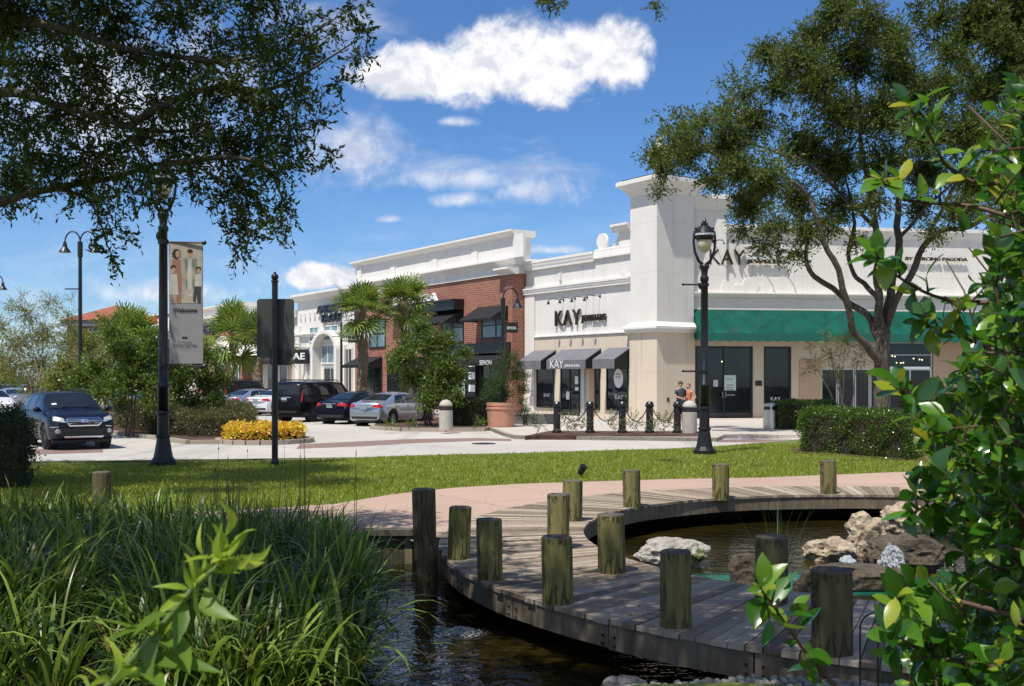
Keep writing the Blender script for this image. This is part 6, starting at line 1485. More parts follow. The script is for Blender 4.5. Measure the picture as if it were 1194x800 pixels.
# the oak in front of the long wall
YT = 38.0; g = PZ(1028, 440, YT)
o3 = thing('live_oak', 'spreading live oak with forked trunk standing before the green awning', 'tree', (g.x, YT, SWZ))
lst = [(762,178,12),(775,192,20),(800,176,26),(792,160,18),(815,142,16),(848,165,30),(862,196,26),(830,208,18),(880,142,26),(893,60,18),(925,70,28),(950,40,26),(975,15,26),(1010,25,28),(1040,40,24),(1000,68,34),(950,98,34),(908,100,22),(1045,85,30),(1070,105,28),
 (895,212,26),(872,240,22),(940,172,32),(980,130,36),(1030,130,36),(1080,150,36),(1130,150,36),(1180,150,34),(930,232,26),(900,262,18),(975,190,34),(1030,188,32),(1080,200,32),(1140,210,34),(1190,220,34),(888,288,11),(940,268,20),(980,240,24),(1018,235,18),(1070,242,18),(1120,245,22),(1170,250,18),
 (1000,282,10),(932,298,11),(1100,100,26),(1140,100,24),(1170,95,20),(768,222,7),(864,268,10),(1230,180,60),(1260,240,50),(1210,100,40),(845,130,14),(870,110,12),(908,290,9),(968,262,14),(1090,270,12),(1045,60,20),(985,-10,24)]
cs, rs = px_clusters(lst, YT, 2.4); am, wd = AM(), AM()
twigs(am, wd, cs, rs, [max(30, 340*(r/.9)**1.9) for r in rs], .50, 9, .125, .055, .12, .6, .006, .85, .15)
cs2 = [(c[0]+RN.normal()*.8, c[1]+RN.choice([-3.2, 3.2])+RN.normal()*.8, c[2]+RN.normal()*.3) for c, r in zip(cs, rs) if r > .7][:26]
twigs(am, None, cs2, [.8]*len(cs2), [90]*len(cs2), .5, 8, .13, .06)
am.link('crown', M['oak2'], o3); wd.link('twigs', M['bark'], o3)
tb_ = MB(); P = lambda px, py, dy=0: PZ(px, py, YT+dy)
q = 1/ppm(YT)
limb(tb_, [Vector((g.x, YT, -.1)), P(1028.5, 470), P(1028.6, 425), P(1030, 385)], [.33, .28, .26, .25], 14, 2, .03)
for i, (pts, r) in enumerate([
 ([P(1026, 425), P(1012, 406, -.4), P(997, 388, -.7), P(988, 350, -1), P(971, 303, -1.2), P(952, 261, -1.2), P(941, 226, -1.2), P(900, 190, -1.5)], [6.5, 5.5, 5, 4.5, 4, 3.5, 3, 1.2]),
 ([P(1027, 395), P(1010, 366, .5), P(990, 350, .9), P(952, 322, 1.2), P(941, 306, 1.3), P(941, 275, 1.4), P(930, 230, 1.5)], [6, 5, 4.2, 3.8, 3.2, 2.8, 1.2]),
 ([P(1029, 390), P(1024, 350, -.3), P(1024, 308, -.5), P(1020, 265, -.6), P(1010, 200, -.6), P(1000, 120, -.5), P(990, 60)], [7, 5.5, 5, 4.5, 3.5, 2.5, 1]),
 ([P(1024, 350, -.3), P(1008, 332, .6), P(994.6, 320, .9), P(990, 295, 1.1), P(997, 261, 1.3), P(985, 200, 1.5)], [4, 3.5, 3.2, 3, 2.6, 1]),
 ([P(1031, 388), P(1041, 329, .3), P(1048, 290, .4), P(1046, 255, .5), P(1050, 215, .5), P(1062, 150, .5), P(1075, 90, .5)], [7, 6, 5.2, 4.6, 4, 2.8, 1]),
 ([P(1034, 380), P(1048, 345, -.5), P(1062, 320, -.7), P(1075, 290, -.8), P(1096, 270, -1), P(1130, 264, -1.2), P(1170, 240, -1.2), P(1200, 200, -1.2)], [5.5, 5, 4.8, 4.2, 4, 3.2, 2.5, 1.5]),
 ([P(1075, 290, -.8), P(1090, 262), P(1110, 225), P(1130, 160)], [3.5, 3, 2.4, 1]), ([P(1020, 265, -.6), P(980, 225), P(940, 190), P(880, 170), P(800, 175)], [3, 2.4, 2, 1.4, .6]), ([P(1048, 280, .4), P(1080, 240), P(1140, 190)], [3, 2, 1])]):
    limb(tb_, pts, [a*q*.82 for a in r], 9, i*5, .12)
obj('trunk', tb_, M['bark'], o3, smooth=True)

# oak whose crown enters at the upper right
o4 = thing('live_oak', 'nearer oak showing only a few dark limbs at the upper right corner', 'tree', (PZ(1290, 440, 21).x, 21, NZ))
lst = [(1180,10,30),(1140,8,26),(1100,18,16),(1082,28,10),(1120,40,18),(1160,45,24),(1190,55,28),(1090,50,8),(1070,12,9),(1130,75,10),(1210,20,50),(1240,90,50),(1180,95,14),(1205,130,24),(1150,105,20),(1185,75,26),(1110,60,16),(1150,20,26),(1250,40,70),(640,-6,12),(655,0,5),(765,2,5)]
cs, rs = px_clusters(lst, 21, 1.0); am, wd = AM(), AM(); twigs(am, wd, cs, rs, [max(5, 290*(r/.5)**1.8) for r in rs], .28, 9, .085, .036, .2, .6, .004, .85, .15)
am.link('crown', M['oak'], o4); wd.link('twigs', M['bark'], o4)
o5 = thing('live_oak', 'unseen live oak added outside the right edge to shade the near deck', 'tree', (7.6, 2.2, NZ)); am = AM()  # added out of view, its crown keeps sky light off the deck
cs5 = [(5.2+RN.normal()*2.4, 3.6+RN.normal()*2.0, 8.2+RN.normal()*.7) for _ in range(46)]; cs5 = [(c[0], c[1], max(c[2], 3.9+.40*c[1]) if c[1] > 0 else c[2]) for c in cs5]; cs5 = [c for c in cs5 if lights_bush(c)]
twigs(am, None, cs5, [1.15]*len(cs5), [170]*len(cs5), .45, 8, .13, .06, .2, .6, .004, .7, .2); am.link('crown', M['oak'], o5); tb_ = MB(); limb(tb_, [(7.6, 2.2, 0), (7.5, 2.3, 2.5), (7.0, 2.8, 5), (6, 3.4, 8)], [.4, .32, .24, .1], 10, 5)
for k in range(6): limb(tb_, [(7.2, 2.6, 4.4+k*.2), (6.2+1.6*math.cos(k), 3.4+1.4*math.sin(k), 6.8), (5.4+3*math.cos(k), 3.6+2.6*math.sin(k), 8.4)], [.14, .09, .03], 7, k)
obj('trunk', tb_, M['bark'], o5, smooth=True)
tb_ = MB(); P = lambda px, py, dy=0: PZ(px, py, 21+dy)
limb(tb_, [Vector((P(1290, 440).x, 21, -.1)), P(1290, 380), P(1285, 280), P(1260, 180), P(1250, 60)], [.36, .32, .26, .2, .1], 10, 3)
for i, (pts, r) in enumerate([([P(1262, 190), P(1210, 120), P(1192, 90), P(1178, 60), P(1150, 38), P(1110, 30)], [.13, .09, .07, .05, .03, .01]), ([P(1200, 105), P(1180, 55), P(1166, 20), P(1160, -20)], [.07, .05, .04, .02]), ([P(1285, 280), P(1240, 150), P(1210, 20), P(1100, -120), P(900, -180), P(760, -120), P(650, -20)], [.14, .1, .08, .07, .05, .03, .008])]): limb(tb_, pts, r, 8, i*7, .08)
obj('trunk', tb_, M['bark'], o4, smooth=True)

# smaller trees
def small_tree(name, lst, Y, dy, mat, label, cat, base_px, z0, nst, bark, dens=50, tl=.3, ln=.10, lw=.052, seed=1, group=None, spread=.5, droop=.05, stem_r=.035):
    b = PZ(base_px, 440, Y); root = thing(name, label, cat, (b.x, Y, z0), 0, group)
    cs, rs = px_clusters(lst, Y, dy); am, wd = AM(), AM()
    twigs(am, wd, cs, rs, [max(9, 1.9*dens*(r/.6)**1.9) for r in rs], tl, 8, ln, lw, droop, .7, .004, .9, .1)
    am.link('crown', mat, root); wd.link('twigs', bark, root)
    tb_ = MB(); rnd = random.Random(seed); idx = sorted(range(len(cs)), key=lambda i: -rs[i])[:nst]
    for k, i in enumerate(idx):
        c = cs[i]; bx = b.x+rnd.uniform(-spread, spread)*.35; m = ((bx+c[0])/2*.6+bx*.4, Y+rnd.uniform(-.2, .2), z0+(c[2]-z0)*.45)
        limb(tb_, [(bx, Y+rnd.uniform(-.15, .15), z0-.05), (bx+(m[0]-bx)*.4, m[1], z0+(m[2]-z0)*.5), m, c], [stem_r, stem_r*.8, stem_r*.6, stem_r*.25], 6, seed+k, .08)
    obj('trunk', tb_, bark, root, smooth=True); return root
small_tree('crepe_myrtle', [(470,415,22),(500,400,24),(520,425,24),(482,440,20),(510,445,26),(535,440,14),(460,425,11),(490,380,14),(520,395,14),(545,412,10),(500,465,20),(530,462,14),(478,400,16)], 43.5, .9, M['myrtle'], 'bushy green myrtle tree in the kerbed bed right of the silver sedan', 'tree', 500, SWZ, 7, M['bark'], 95, seed=3)
small_tree('crepe_myrtle', [(968,415,18),(985,400,20),(1000,420,16),(950,425,14),(975,435,16),(945,405,9),(990,390,12),(965,395,12),(1008,440,8),(1010,405,12),(940,432,7)], 40.5, .6, M['olive'], 'sparse small tree with pale forked stems in front of the tall oak trunk', 'tree', 985, SWZ, 6, M['bark_l'], 42, .25, .055, .028, seed=8, stem_r=.045)
myr = [(([(110,430,26),(140,405,26),(165,420,28),(185,400,22),(150,445,26),(120,455,20),(130,385,16),(175,450,22),(200,425,20),(95,445,18),(140,470,18),(185,470,16)], 37, 'dense green myrtle behind the navy car, left of the banner post', 150)),
       (([(215,430,24),(235,415,22),(205,455,20),(240,445,22),(225,470,18),(258,440,14),(196,410,16),(250,465,14),(215,395,14)], 40, 'green myrtle right of the banner post below the banner', 225)),
       (([(100,400,22),(75,430,24),(120,375,10),(85,455,18),(60,450,16),(105,470,14)], 44, 'yellow green tree between pale tree and dense myrtle', 90))]
for i, (l, Y, lab_, bp) in enumerate(myr): small_tree('crepe_myrtle', l, Y, .8, M['olive'] if i == 2 else M['myrtle'], lab_, 'tree', bp, .1, 8, M['bark'], 90, seed=20+i)
small_tree('pale_tree', [(20,400,28),(50,390,28),(10,430,28),(45,425,30),(75,400,22),(30,365,18),(60,355,14),(80,370,12),(15,355,9),(65,445,18),(0,380,16),(35,450,20),(90,385,8),(25,345,5),(85,350,4)], 48, 1.5, M['olive'], 'pale yellow green tree with thin bare twigs at the left edge', 'tree', 50, 0, 9, M['bark_l'], 62, .4, .08, .035, seed=31, stem_r=.05)
small_tree('background_tree', [(-20,430,40),(-60,410,50),(10,450,22),(60,452,16)], 90, 4, M['cypress'], 'far green tree crown behind the car park at the left edge', 'tree', 0, 0, 5, M['bark'], 50, .8, .2, .1, seed=37)
small_tree('background_tree', [(150,425,14),(170,435,14),(190,425,12),(130,440,12),(205,440,12)], 78, 3, M['cypress'], 'far green tree showing between the myrtles and the brick store', 'tree', 170, 0, 5, M['bark'], 60, .8, .2, .1, seed=38)
# cypress in the planter and one lower beside it
def cone(name, lst, Y, label, bp, z0, seed): return small_tree(name, lst, Y, .35, M['cypress'], label, 'shrub', bp, z0, 5, M['bark'], 210, .22, .05, .016, seed, stem_r=.03, droop=-.35)
cone('cypress', [(585,445,14),(600,440,13),(573,448,12),(590,425,11),(578,430,9),(598,418,8),(605,428,9),(586,412,6),(612,440,8),(568,460,8),(610,455,10),(590,460,13),(575,460,10)], PL.y, 'feathery green cypress growing in the terracotta planter', 585, SWZ+.8, 40)
cone('cypress', [(612,478,8),(608,468,7),(614,488,7),(606,484,6)], PL.y+1.6, 'low feathery cypress between planter and bench', 611, SWZ, 41)

# fan palms
def fan_palm(px, Y, py_c, R_, trunk_px, label, z0=SWZ, seed=1, nf=38):
    rnd = random.Random(seed); c = PZ(px, py_c, Y); root = thing('fan_palm', label, 'palm', (c.x, Y, z0), 0, 'fan palms by the stores')
    mb = MB(); r = trunk_px*Y/F/2; n = 26; pts = [(c.x+.12*math.sin(i*.35+seed)*i/n, Y, z0-.05+(c.z-z0)*i/n) for i in range(n+1)]
    mb.tube(pts, [r*(1.05 if i % 2 else .92)*(1.15 if i > n-4 else 1) for i in range(n+1)], 12); obj('trunk', mb, M['bark_p'], root)
    fr_ = AM(); dry = AM(); pet = MB()
    for k in range(nf):
        az = rnd.uniform(0, 6.283); el = R(rnd.choice([rnd.uniform(-50, 85), rnd.uniform(0, 80)])); dryf = el < R(-48)
        d = np.array([math.cos(az)*math.cos(el), math.sin(az)*math.cos(el), math.sin(el)]); L1 = R_*rnd.uniform(.40, .60)
        p0 = np.array(pts[-1]) + np.array([0, 0, -.1]); p1 = p0 + d*L1 + np.array([0, 0, -.08*R_])
        pet.tube([tuple(p0), tuple(p0+d*L1*.5+np.array([0, 0, .02])), tuple(p1)], [.022, .018, .012], 5)
        side = unit(np.cross(d, [0, 0, 1.0]) + 1e-6); up = np.cross(side, d); ns = 22; rf = R_*rnd.uniform(.48, .66)
        roll = rnd.uniform(-.5, .5); side, up = side*math.cos(roll)+up*math.sin(roll), up*math.cos(roll)-side*math.sin(roll)
        for j in range(ns):
            a = R(-128+256*j/(ns-1)); dd = d*math.cos(a)+side*math.sin(a)+up*(.18*abs(math.sin(a)))+up*.06*((j % 2)-.5); dd = dd/np.linalg.norm(dd)
            l = rf*(1-.22*abs(a)/2.2)*rnd.uniform(.9, 1.05); w_ = rf*.058; ac = -d*math.sin(a)+side*math.cos(a)
            q0 = p1; q1 = p1+dd*l*.55; q2 = p1+dd*l*.82+np.array([0, 0, -.05*l]); q3 = p1+dd*l*.98+np.array([0, 0, -.20*l])
            t = dry if dryf else fr_
            V = np.array([[q0-ac*w_*.25, q0+ac*w_*.25, q1+ac*w_*.62, q1-ac*w_*.62, q2+ac*w_*.35, q2-ac*w_*.35, q3+ac*.003, q3-ac*.003]])
            t.grid(V, [(0, 1, 2, 3), (3, 2, 4, 5), (5, 4, 6, 7)])
    fr_.link('fronds', M['palm'], root); 
    if dry.v: dry.link('dry_fronds', M['palm_dry'], root)
    obj('leaf_stalks', pet, M['stem_g'], root, smooth=True)
fan_palm(422, 51.5, 360, 1.75, 12, 'left fan palm of the pair before the brick store', seed=3)
fan_palm(472, 53.5, 350, 1.9, 12, 'right fan palm of the pair, its crown covering part of the brick store sign', seed=9)
fan_palm(271, 74, 393, 3.0, 7, 'farther fan palm with shaggy crown right of the banner', seed=14)
fan_palm(303, 72, 398, 2.7, 8, 'farther fan palm half hidden by the grey road sign', seed=19)
fan_palm(150, 88, 396, 3.6, 7, 'small far fan palm crown in front of the red tiled tower', seed=23, z0=0)

# hedges and low planting
def hedge(name, poly, z0, z1, mat, label, cat, dens=900, ln=.045, lw=.026, inner=True, rough=.05, group=None, inset=.06):
    """clipped mass: leaves over the faces of a prism, a dark twig core inside; poly counter-clockwise or not"""
    P2 = [Vector((p.x, p.y)) for p in poly]; cx = sum((p for p in P2), Vector((0, 0)))/len(P2)
    root = thing(name, label, cat, (cx.x, cx.y, z0), 0, group)
    area = abs(sum(P2[i].x*P2[(i+1) % len(P2)].y-P2[(i+1) % len(P2)].x*P2[i].y for i in range(len(P2))))/2
    pts = []; nrm = []
    for a, b in zip(P2, P2[1:]+P2[:1]):
        L = (b-a).length; n = int(L*(z1-z0)*dens); t = RN.random((n, 1)); z = z0+(z1-z0)*RN.random((n, 1))**.9
        d = (b-a)/L; nv = np.array([d.y, -d.x, 0]); 
        if nv[:2] @ np.array([(a+b).x/2-cx.x, (a+b).y/2-cx.y]) < 0: nv = -nv
        xy = np.array(a)[None]*(1-t)+np.array(b)[None]*t; pts.append(np.concatenate([xy, z], 1)); nrm.append(np.tile(nv, (n, 1)))
    n = int(area*dens*1.6); mn = np.min([list(p) for p in P2], 0); mx = np.max([list(p) for p in P2], 0); q = mn+(mx-mn)*RN.random((n*2, 2))
    ins = np.zeros(len(q), bool); j = len(P2)-1
    for i in range(len(P2)):
        xi, yi, xj, yj = P2[i].x, P2[i].y, P2[j].x, P2[j].y
        c = ((yi > q[:, 1]) != (yj > q[:, 1])) & (q[:, 0] < (xj-xi)*(q[:, 1]-yi)/(yj-yi+1e-12)+xi); ins ^= c; j = i
    q = q[ins][:n]; pts.append(np.concatenate([q, np.full((len(q), 1), z1)], 1)); nrm.append(np.tile([0, 0, 1.], (len(q), 1)))
    Pn = np.concatenate(pts); Nn = np.concatenate(nrm)
    wv = np.array([noise.noise(Vector((p[0]*2.2, p[1]*2.2, p[2]*2.5))) for p in Pn])[:, None]
    Pn = Pn + Nn*(wv*rough*1.6 + RN.normal(size=(len(Pn), 1))*rough*.5 - inset*RN.random((len(Pn), 1)))
    D = unit(Nn*.5+RN.normal(size=Pn.shape)*.6+np.array([0, 0, .35])); am = AM(); leaf_quads(am, Pn, D, ln*(.7+.6*RN.random(len(Pn))), lw*(.7+.6*RN.random(len(Pn)))); am.link('foliage', mat, root)
    if inner:
        mb = MB(); k = .9; mb.prism([(cx.x+(p.x-cx.x)*k, cx.y+(p.y-cx.y)*k) for p in P2], z0-.02, z1-inset*1.6-.02); obj('twig_core', mb, M['soil'], root)
    return root
g0, g1 = G(938, 528, NZ), G(1060, 537, NZ)
hedge('hedge', [g0, g0+Vector((.5, -.3, 0)), g1, g1+Vector((.6, 1.3, 0)), g0+Vector((.9, 1.6, 0)), g0+Vector((.1, .8, 0))], NZ, H-(480-YH)/F*(g0.y+.2), M['hedge'], 'clipped green hedge in front right, beside the lawn', 'hedge', 1500, .055, .032, rough=.10)
mu = MB(); mu.prism([(p.x, p.y) for p in [g0+Vector((-.35, -.15, 0)), g0+Vector((.4, -.75, 0)), g1+Vector((0, -.5, 0)), g1+Vector((3, -.2, 0)), g1+Vector((3, 2.5, 0)), g0+Vector((.2, 2.2, 0))]], NZ-.02, NZ+.02); struct('hedge_bed', mu, M['mulch'])
g0, g1 = G(909, 501, SWZ), G(975, 501, SWZ); hedge('hedge', [g0, g1, g1+Vector((0, 1.4, 0)), g0+Vector((0, 1.4, 0))], SWZ, 1.18, M['hedge'], 'clipped hedge behind the steel litter bin', 'hedge', 900, .06, .035)
g0, g1 = G(1062, 500, SWZ), G(1300, 500, SWZ); hedge('hedge', [g0, g1, g1+Vector((0, 1.2, 0)), g0+Vector((0, 1.2, 0))], SWZ, 1.45, M['hedge'], 'clipped hedge before the glass doors, right of the oak trunk', 'hedge', 700, .06, .035)
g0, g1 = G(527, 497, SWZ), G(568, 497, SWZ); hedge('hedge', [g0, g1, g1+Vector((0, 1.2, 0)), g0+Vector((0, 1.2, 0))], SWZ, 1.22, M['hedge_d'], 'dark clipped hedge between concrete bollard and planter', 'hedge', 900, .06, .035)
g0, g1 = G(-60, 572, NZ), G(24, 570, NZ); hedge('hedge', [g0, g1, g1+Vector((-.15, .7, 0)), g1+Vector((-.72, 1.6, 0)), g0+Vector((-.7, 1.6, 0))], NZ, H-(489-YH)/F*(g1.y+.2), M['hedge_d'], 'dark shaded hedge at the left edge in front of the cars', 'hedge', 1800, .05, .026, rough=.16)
mb_p = [G(138, 503), G(180, 509.5), G(225, 514), G(260, 514), G(292, 506), G(296, 497), G(270, 488), G(150, 489)]
hedge('shrub_bed', mb_p, .12, .86, M['shrub'], 'low reddish green shrubs filling the kerbed median', 'shrubs', 500, .07, .04, True, .14, inset=.1)
hedge('golden_shrub', [fc+Vector((1.25*math.cos(a), 1.15*math.sin(a), 0)) for a in [2*math.pi*i/14 for i in range(14)]], .13, .50, M['gold'], 'round bed of yellow and coral foliage inside a pale kerb', 'shrubs', 700, .10, .055, True, .10, inset=.08)
def tuft(name, loc, mat, label, cat, n, h, w, group, ln=.06, lw=.03, tl=.2):
    root = thing(name, label, cat, loc, 0, group); am, wd = AM(), AM(); c = (loc[0], loc[1], loc[2]+h*.55)
    twigs(am, wd, [c], [w], [n], tl, 7, ln, lw, -.3, .8, .004, h/w*.6, .1); am.link('foliage', mat, root); wd.link('stems', M['stem_r'], root); return root
tlab = ['first clump of pale roses left of the first chain post', 'rose clump between first and second chain posts, left one', 'rose clump at the foot of the second chain post', 'rose clump at the foot of the third chain post', 'rose clump between third and fourth chain posts', 'rose clump right of the fourth chain post', 'small rose clump just before the last chain post']
for px, l in zip((627, 660, 676, 715, 738, 764, 778), tlab):
    g = G(px, 508.5, SWZ); tuft('rose_bush', (g.x, g.y, SWZ+.02), M['rose'], l, 'shrub', 46, .75, .42, 'roses in the chain bed')
for px, l in zip((455, 480, 560), ('small green weed clump at the left tip of the myrtle bed', 'green clump at the foot of the myrtle stems', 'low green clump between bollard and planter')):
    g = G(px, 501.5, SWZ); tuft('low_plant', (g.x, g.y, SWZ+.02), M['myrtle'], l, 'plant', 30, .35, .35, 'low plants in the myrtle bed')

# lawn blades: short two-blade tufts over the visible lawn
n = 120000; Yv = 14+RN.random(n*3)**1.15*18; Xv = (RN.random(n*3)-.5)*1.05*Yv
def inside(poly, q):
    ins = np.zeros(len(q), bool); j = len(poly)-1
    for i in range(len(poly)):
        xi, yi, xj, yj = poly[i][0], poly[i][1], poly[j][0], poly[j][1]
        c = ((yi > q[:, 1]) != (yj > q[:, 1])) & (q[:, 0] < (xj-xi)*(q[:, 1]-yi)/(yj-yi+1e-12)+xi); ins ^= c; j = i
    return ins
q = np.stack([Xv, Yv], 1); ok = inside(lawn_poly, q) & ~inside([(p.x, p.y) for p in pth], q) & ~inside(pond, q) & (np.hypot(q[:, 0]-CO.x, q[:, 1]-CO.y) > 6.5) & (q[:, 1] > 13.9)
q = q[ok][:n]; n = len(q); Pn = np.concatenate([q, np.full((n, 1), NZ-.005)], 1)
az = RN.random(n)*6.283; lean = RN.normal(size=(n, 2))*.35; hh = (.035+.035*RN.random(n))*(1+.35*np.array([noise.noise(Vector((a[0]*.9, a[1]*.9, 3))) for a in q])); tipd = np.concatenate([lean*hh[:, None], hh[:, None]], 1)
sd = np.stack([np.cos(az), np.sin(az), np.zeros(n)], 1)*(.006+.004*RN.random(n))[:, None]
am = AM(); am.quads(Pn-sd, Pn+sd, Pn+tipd*.6+sd*.8, Pn+tipd-sd*.2); gl = am.link('lawn_grass', M['grass']); gl['kind'] = 'stuff'; gl['label'] = 'short bright green lawn grass between path and road'

# reeds: strap leaves arching from the bank; three named clumps
def reed_bunch(region_fn, n, mat, parent, name, Lr=(.5, 1.1), wr=(.008, .019), bend=(.6, 3.2), up=.95):
    am = AM(); m = 9; t = np.linspace(0, 1, m)
    B = region_fn(n); k = len(B); out_ = None
    if B.shape[1] == 5: out_ = B[:, 3:5]; B = B[:, :3]
    L = RN.uniform(*Lr, k); w_ = RN.uniform(*wr, k)
    if out_ is None: az = RN.random(k)*6.283; el = R(90)-np.abs(RN.normal(0, R(20), k))
    else:                                  # blades lean away from the heart of their clump
        az = np.arctan2(out_[:, 1], out_[:, 0])+RN.normal(0, .55, k); el = R(90)-np.clip(np.hypot(out_[:, 0], out_[:, 1])/.13*R(24)+RN.normal(0, R(8), k), R(1), R(62))
    be = RN.uniform(*bend, k)*RN.random(k)**.9
    P = np.zeros((k, m, 3)); P[:, 0] = B; cur = el.copy(); kink = RN.random(k)
    for i in range(1, m):
        cur = cur - be*(i/m)**1.6*.42
        d = np.stack([np.cos(az)*np.cos(cur), np.sin(az)*np.cos(cur), np.sin(cur)], 1); P[:, i] = P[:, i-1]+d*(L/(m-1))[:, None]
    sd = np.stack([-np.sin(az), np.cos(az), np.zeros(k)], 1); tw = RN.normal(0, .5, k)
    sd = sd*np.cos(tw)[:, None]+np.array([0, 0, 1.])*np.sin(tw)[:, None]*.3
    wp = np.array([.7, .95, 1, 1, .95, .85, .65, .4, .04])
    V = np.zeros((k, 2*m, 3)); V[:, 0::2] = P - sd[:, None, :]*(w_[:, None]*wp[None])[:, :, None]; V[:, 1::2] = P + sd[:, None, :]*(w_[:, None]*wp[None])[:, :, None]
    am.grid(V, [(2*i, 2*i+1, 2*i+3, 2*i+2) for i in range(m-1)]); return am.link(name, mat, parent, smooth=True)
def zone(xa, xb, ya, yb):
    def fn(n):
        nc = max(6, int((xb-xa)*(yb-ya)*5.2)); rs_ = np.random.default_rng(int(abs(xa)*100+ya*10)); c = np.stack([xa+(xb-xa)*rs_.random(nc), ya+(yb-ya)*rs_.random(nc)], 1); i = RN.integers(0, nc, n)
        of = RN.normal(size=(n, 2))*.095; p = c[i]+of
        lim = -1.1-.30*np.maximum(0, p[:, 1]-8.5)**.8; p[:, 0] = np.minimum(p[:, 0], lim-RN.random(n)*.15)
        return np.concatenate([p, (-.22+.20*np.clip((lim-p[:, 0])/1.5, 0, 1))[:, None], of], 1)
    return fn
zones = [('reed_clump', 'thick clump of strap-leaved reeds in the bottom left corner', (-5.2, -2.9, 6.3, 10.2), 2700), ('reed_clump', 'reeds leaning over the water in front of the board wall', (-2.9, -1.1, 6.6, 11.2), 2500),
         ('reed_clump', 'back rows of reeds along the lawn at the left', (-6.6, -3.3, 10.2, 13.7), 2300), ('reed_clump', 'reeds at the right end of the clump, next to the board wall', (-3.3, -1.5, 11.0, 13.6), 1500)]
for nm, lb, (xa, xb, ya, yb), n in zones:
    root = thing(nm, lb, 'reeds', ((xa+xb)/2, (ya+yb)/2, -.1), 0, 'reeds on the left bank'); LR = (.45, .88) if ya > 10 else (.5, 1.1)
    reed_bunch(zone(xa, xb, ya, yb), n, M['reed'], root, 'leaves', LR); reed_bunch(zone(xa, xb, ya, yb), int(n*.10), M['reed_dry'], root, 'dry_leaves', (.35, .9), (.005, .010), (1.2, 2.6)); reed_bunch(zone(xa, xb, ya, yb), int(n*.30), M['reed_l'], root, 'arching_leaves', (LR[0]+.15, LR[1]+.15), (.012, .023), (1.6, 3.4))
root = thing('rush', 'thin upright rush stems rising above the reeds against the road', 'plant', (-4, 13, 0)); mb = MB(); rnd = random.Random(6)
for k in range(26):
    px = rnd.choice([rnd.uniform(150, 480), rnd.uniform(220, 360)]); Y = rnd.uniform(10.5, 13.5); x = (px-CX)/F*Y; h = H-(rnd.uniform(505, 590)-YH)/F*Y; dx = rnd.uniform(-.07, .07)
    if x < -1.5: mb.tube([(x, Y, -.1), (x+dx*.4, Y, h*.6), (x+dx, Y+.02, h)], [.004, .0035, .0012], 4); mb.sphere((x+dx*.95, Y+.02, h*.96), .006, 5, 4, (1, 1, 3))
obj('stems', mb, M['stem_r'], root)
# grass tuft growing at the brown post
g = G(908, 660, 0); root = thing('grass_tuft', 'tuft of tall thin grass rising behind the brown post', 'plant', (g.x, g.y, WZ))
def fn(n): return np.concatenate([np.array([[g.x, g.y]])+RN.normal(size=(n, 2))*.05, np.full((n, 1), WZ)], 1)
reed_bunch(fn, 22, M['reed'], root, 'blades', (.8, 1.3), (.003, .006), (.1, .6))

# near bush with large glossy leaves at the right
LF_F = []
for i in range(5): LF_F += [(3*i, 3*i+1, 3*i+4, 3*i+3), (3*i+1, 3*i+2, 3*i+5, 3*i+4)]
def big_leaves(am, P, D, N, ln, wd, fold=.22, curl=.18, wprof=(.06, .62, .98, 1.0, .72, .03)):
    k = len(P); S = unit(np.cross(D, N)); N = np.cross(S, D); t = np.linspace(0, 1, 6); V = np.zeros((k, 18, 3))
    cl = curl*(.1+2.2*RN.random(k)); ln = ln.copy(); bendy = RN.normal(0, .06, k)
    for i in range(6):
        c = P + D*(ln*t[i])[:, None] - N*(ln*cl*t[i]**2)[:, None] + S*(ln*bendy*math.sin(t[i]*3.1)*2)[:, None]; w_ = (wd*.5*wprof[i])[:, None]
        V[:, 3*i] = c - S*w_ + N*w_*fold; V[:, 3*i+1] = c; V[:, 3*i+2] = c + S*w_ + N*w_*fold
    am.grid(V, LF_F)
def shoot(am, amy, st, p, d, n, l, ln, lw, yel=.06):
    """a shoot: short stem with n leaves, whorled towards the tip"""
    d = unit(np.array(d)); a0 = RN.random()*6.283; s1 = unit(np.cross(d, [.3, .2, 1.])); s2 = np.cross(d, s1)
    st.tube([tuple(p), tuple(np.array(p)+d*l*.5), tuple(np.array(p)+d*l)], [.0028, .0022, .0014], 5)
    t = (np.arange(n)/(n-.999))**.8; az = a0+np.arange(n)*2.4; rad = np.cos(az)[:, None]*s1+np.sin(az)[:, None]*s2
    P = np.array(p)+d*(l*t)[:, None]; D = unit(rad*(.95-.45*t)[:, None]+d*(.35+.6*t)[:, None]+RN.normal(size=(n, 3))*.18); N = unit(np.array([0, 0, 1.])*.6+d*.6-rad*.3+RN.normal(size=(n, 3))*.25)
    L = ln*(.45+.75*RN.random(n)); Wd = L*lw/ln*(.9+.2*RN.random(n)); y = RN.random(n) < yel
    if (~y).any(): big_leaves(am, P[~y], D[~y], N[~y], L[~y], Wd[~y])
    if y.any(): big_leaves(amy, P[y], D[y], N[y], L[y], Wd[y])
bush = thing('glossy_bush', 'near bush with large glossy green leaves filling the right edge', 'bush', (1.45, 2.4, NZ)); am, amy, st = AM(), AM(), MB()
xl = [(95, 1165), (130, 1150), (170, 1140), (215, 1120), (255, 1125), (300, 1135), (340, 1115), (380, 1105), (420, 1095), (450, 1050), (500, 1035), (540, 1040), (580, 1055), (620, 1075), (660, 1075), (700, 1060), (750, 1035), (800, 1018), (860, 1000)]
rnd = random.Random(11)
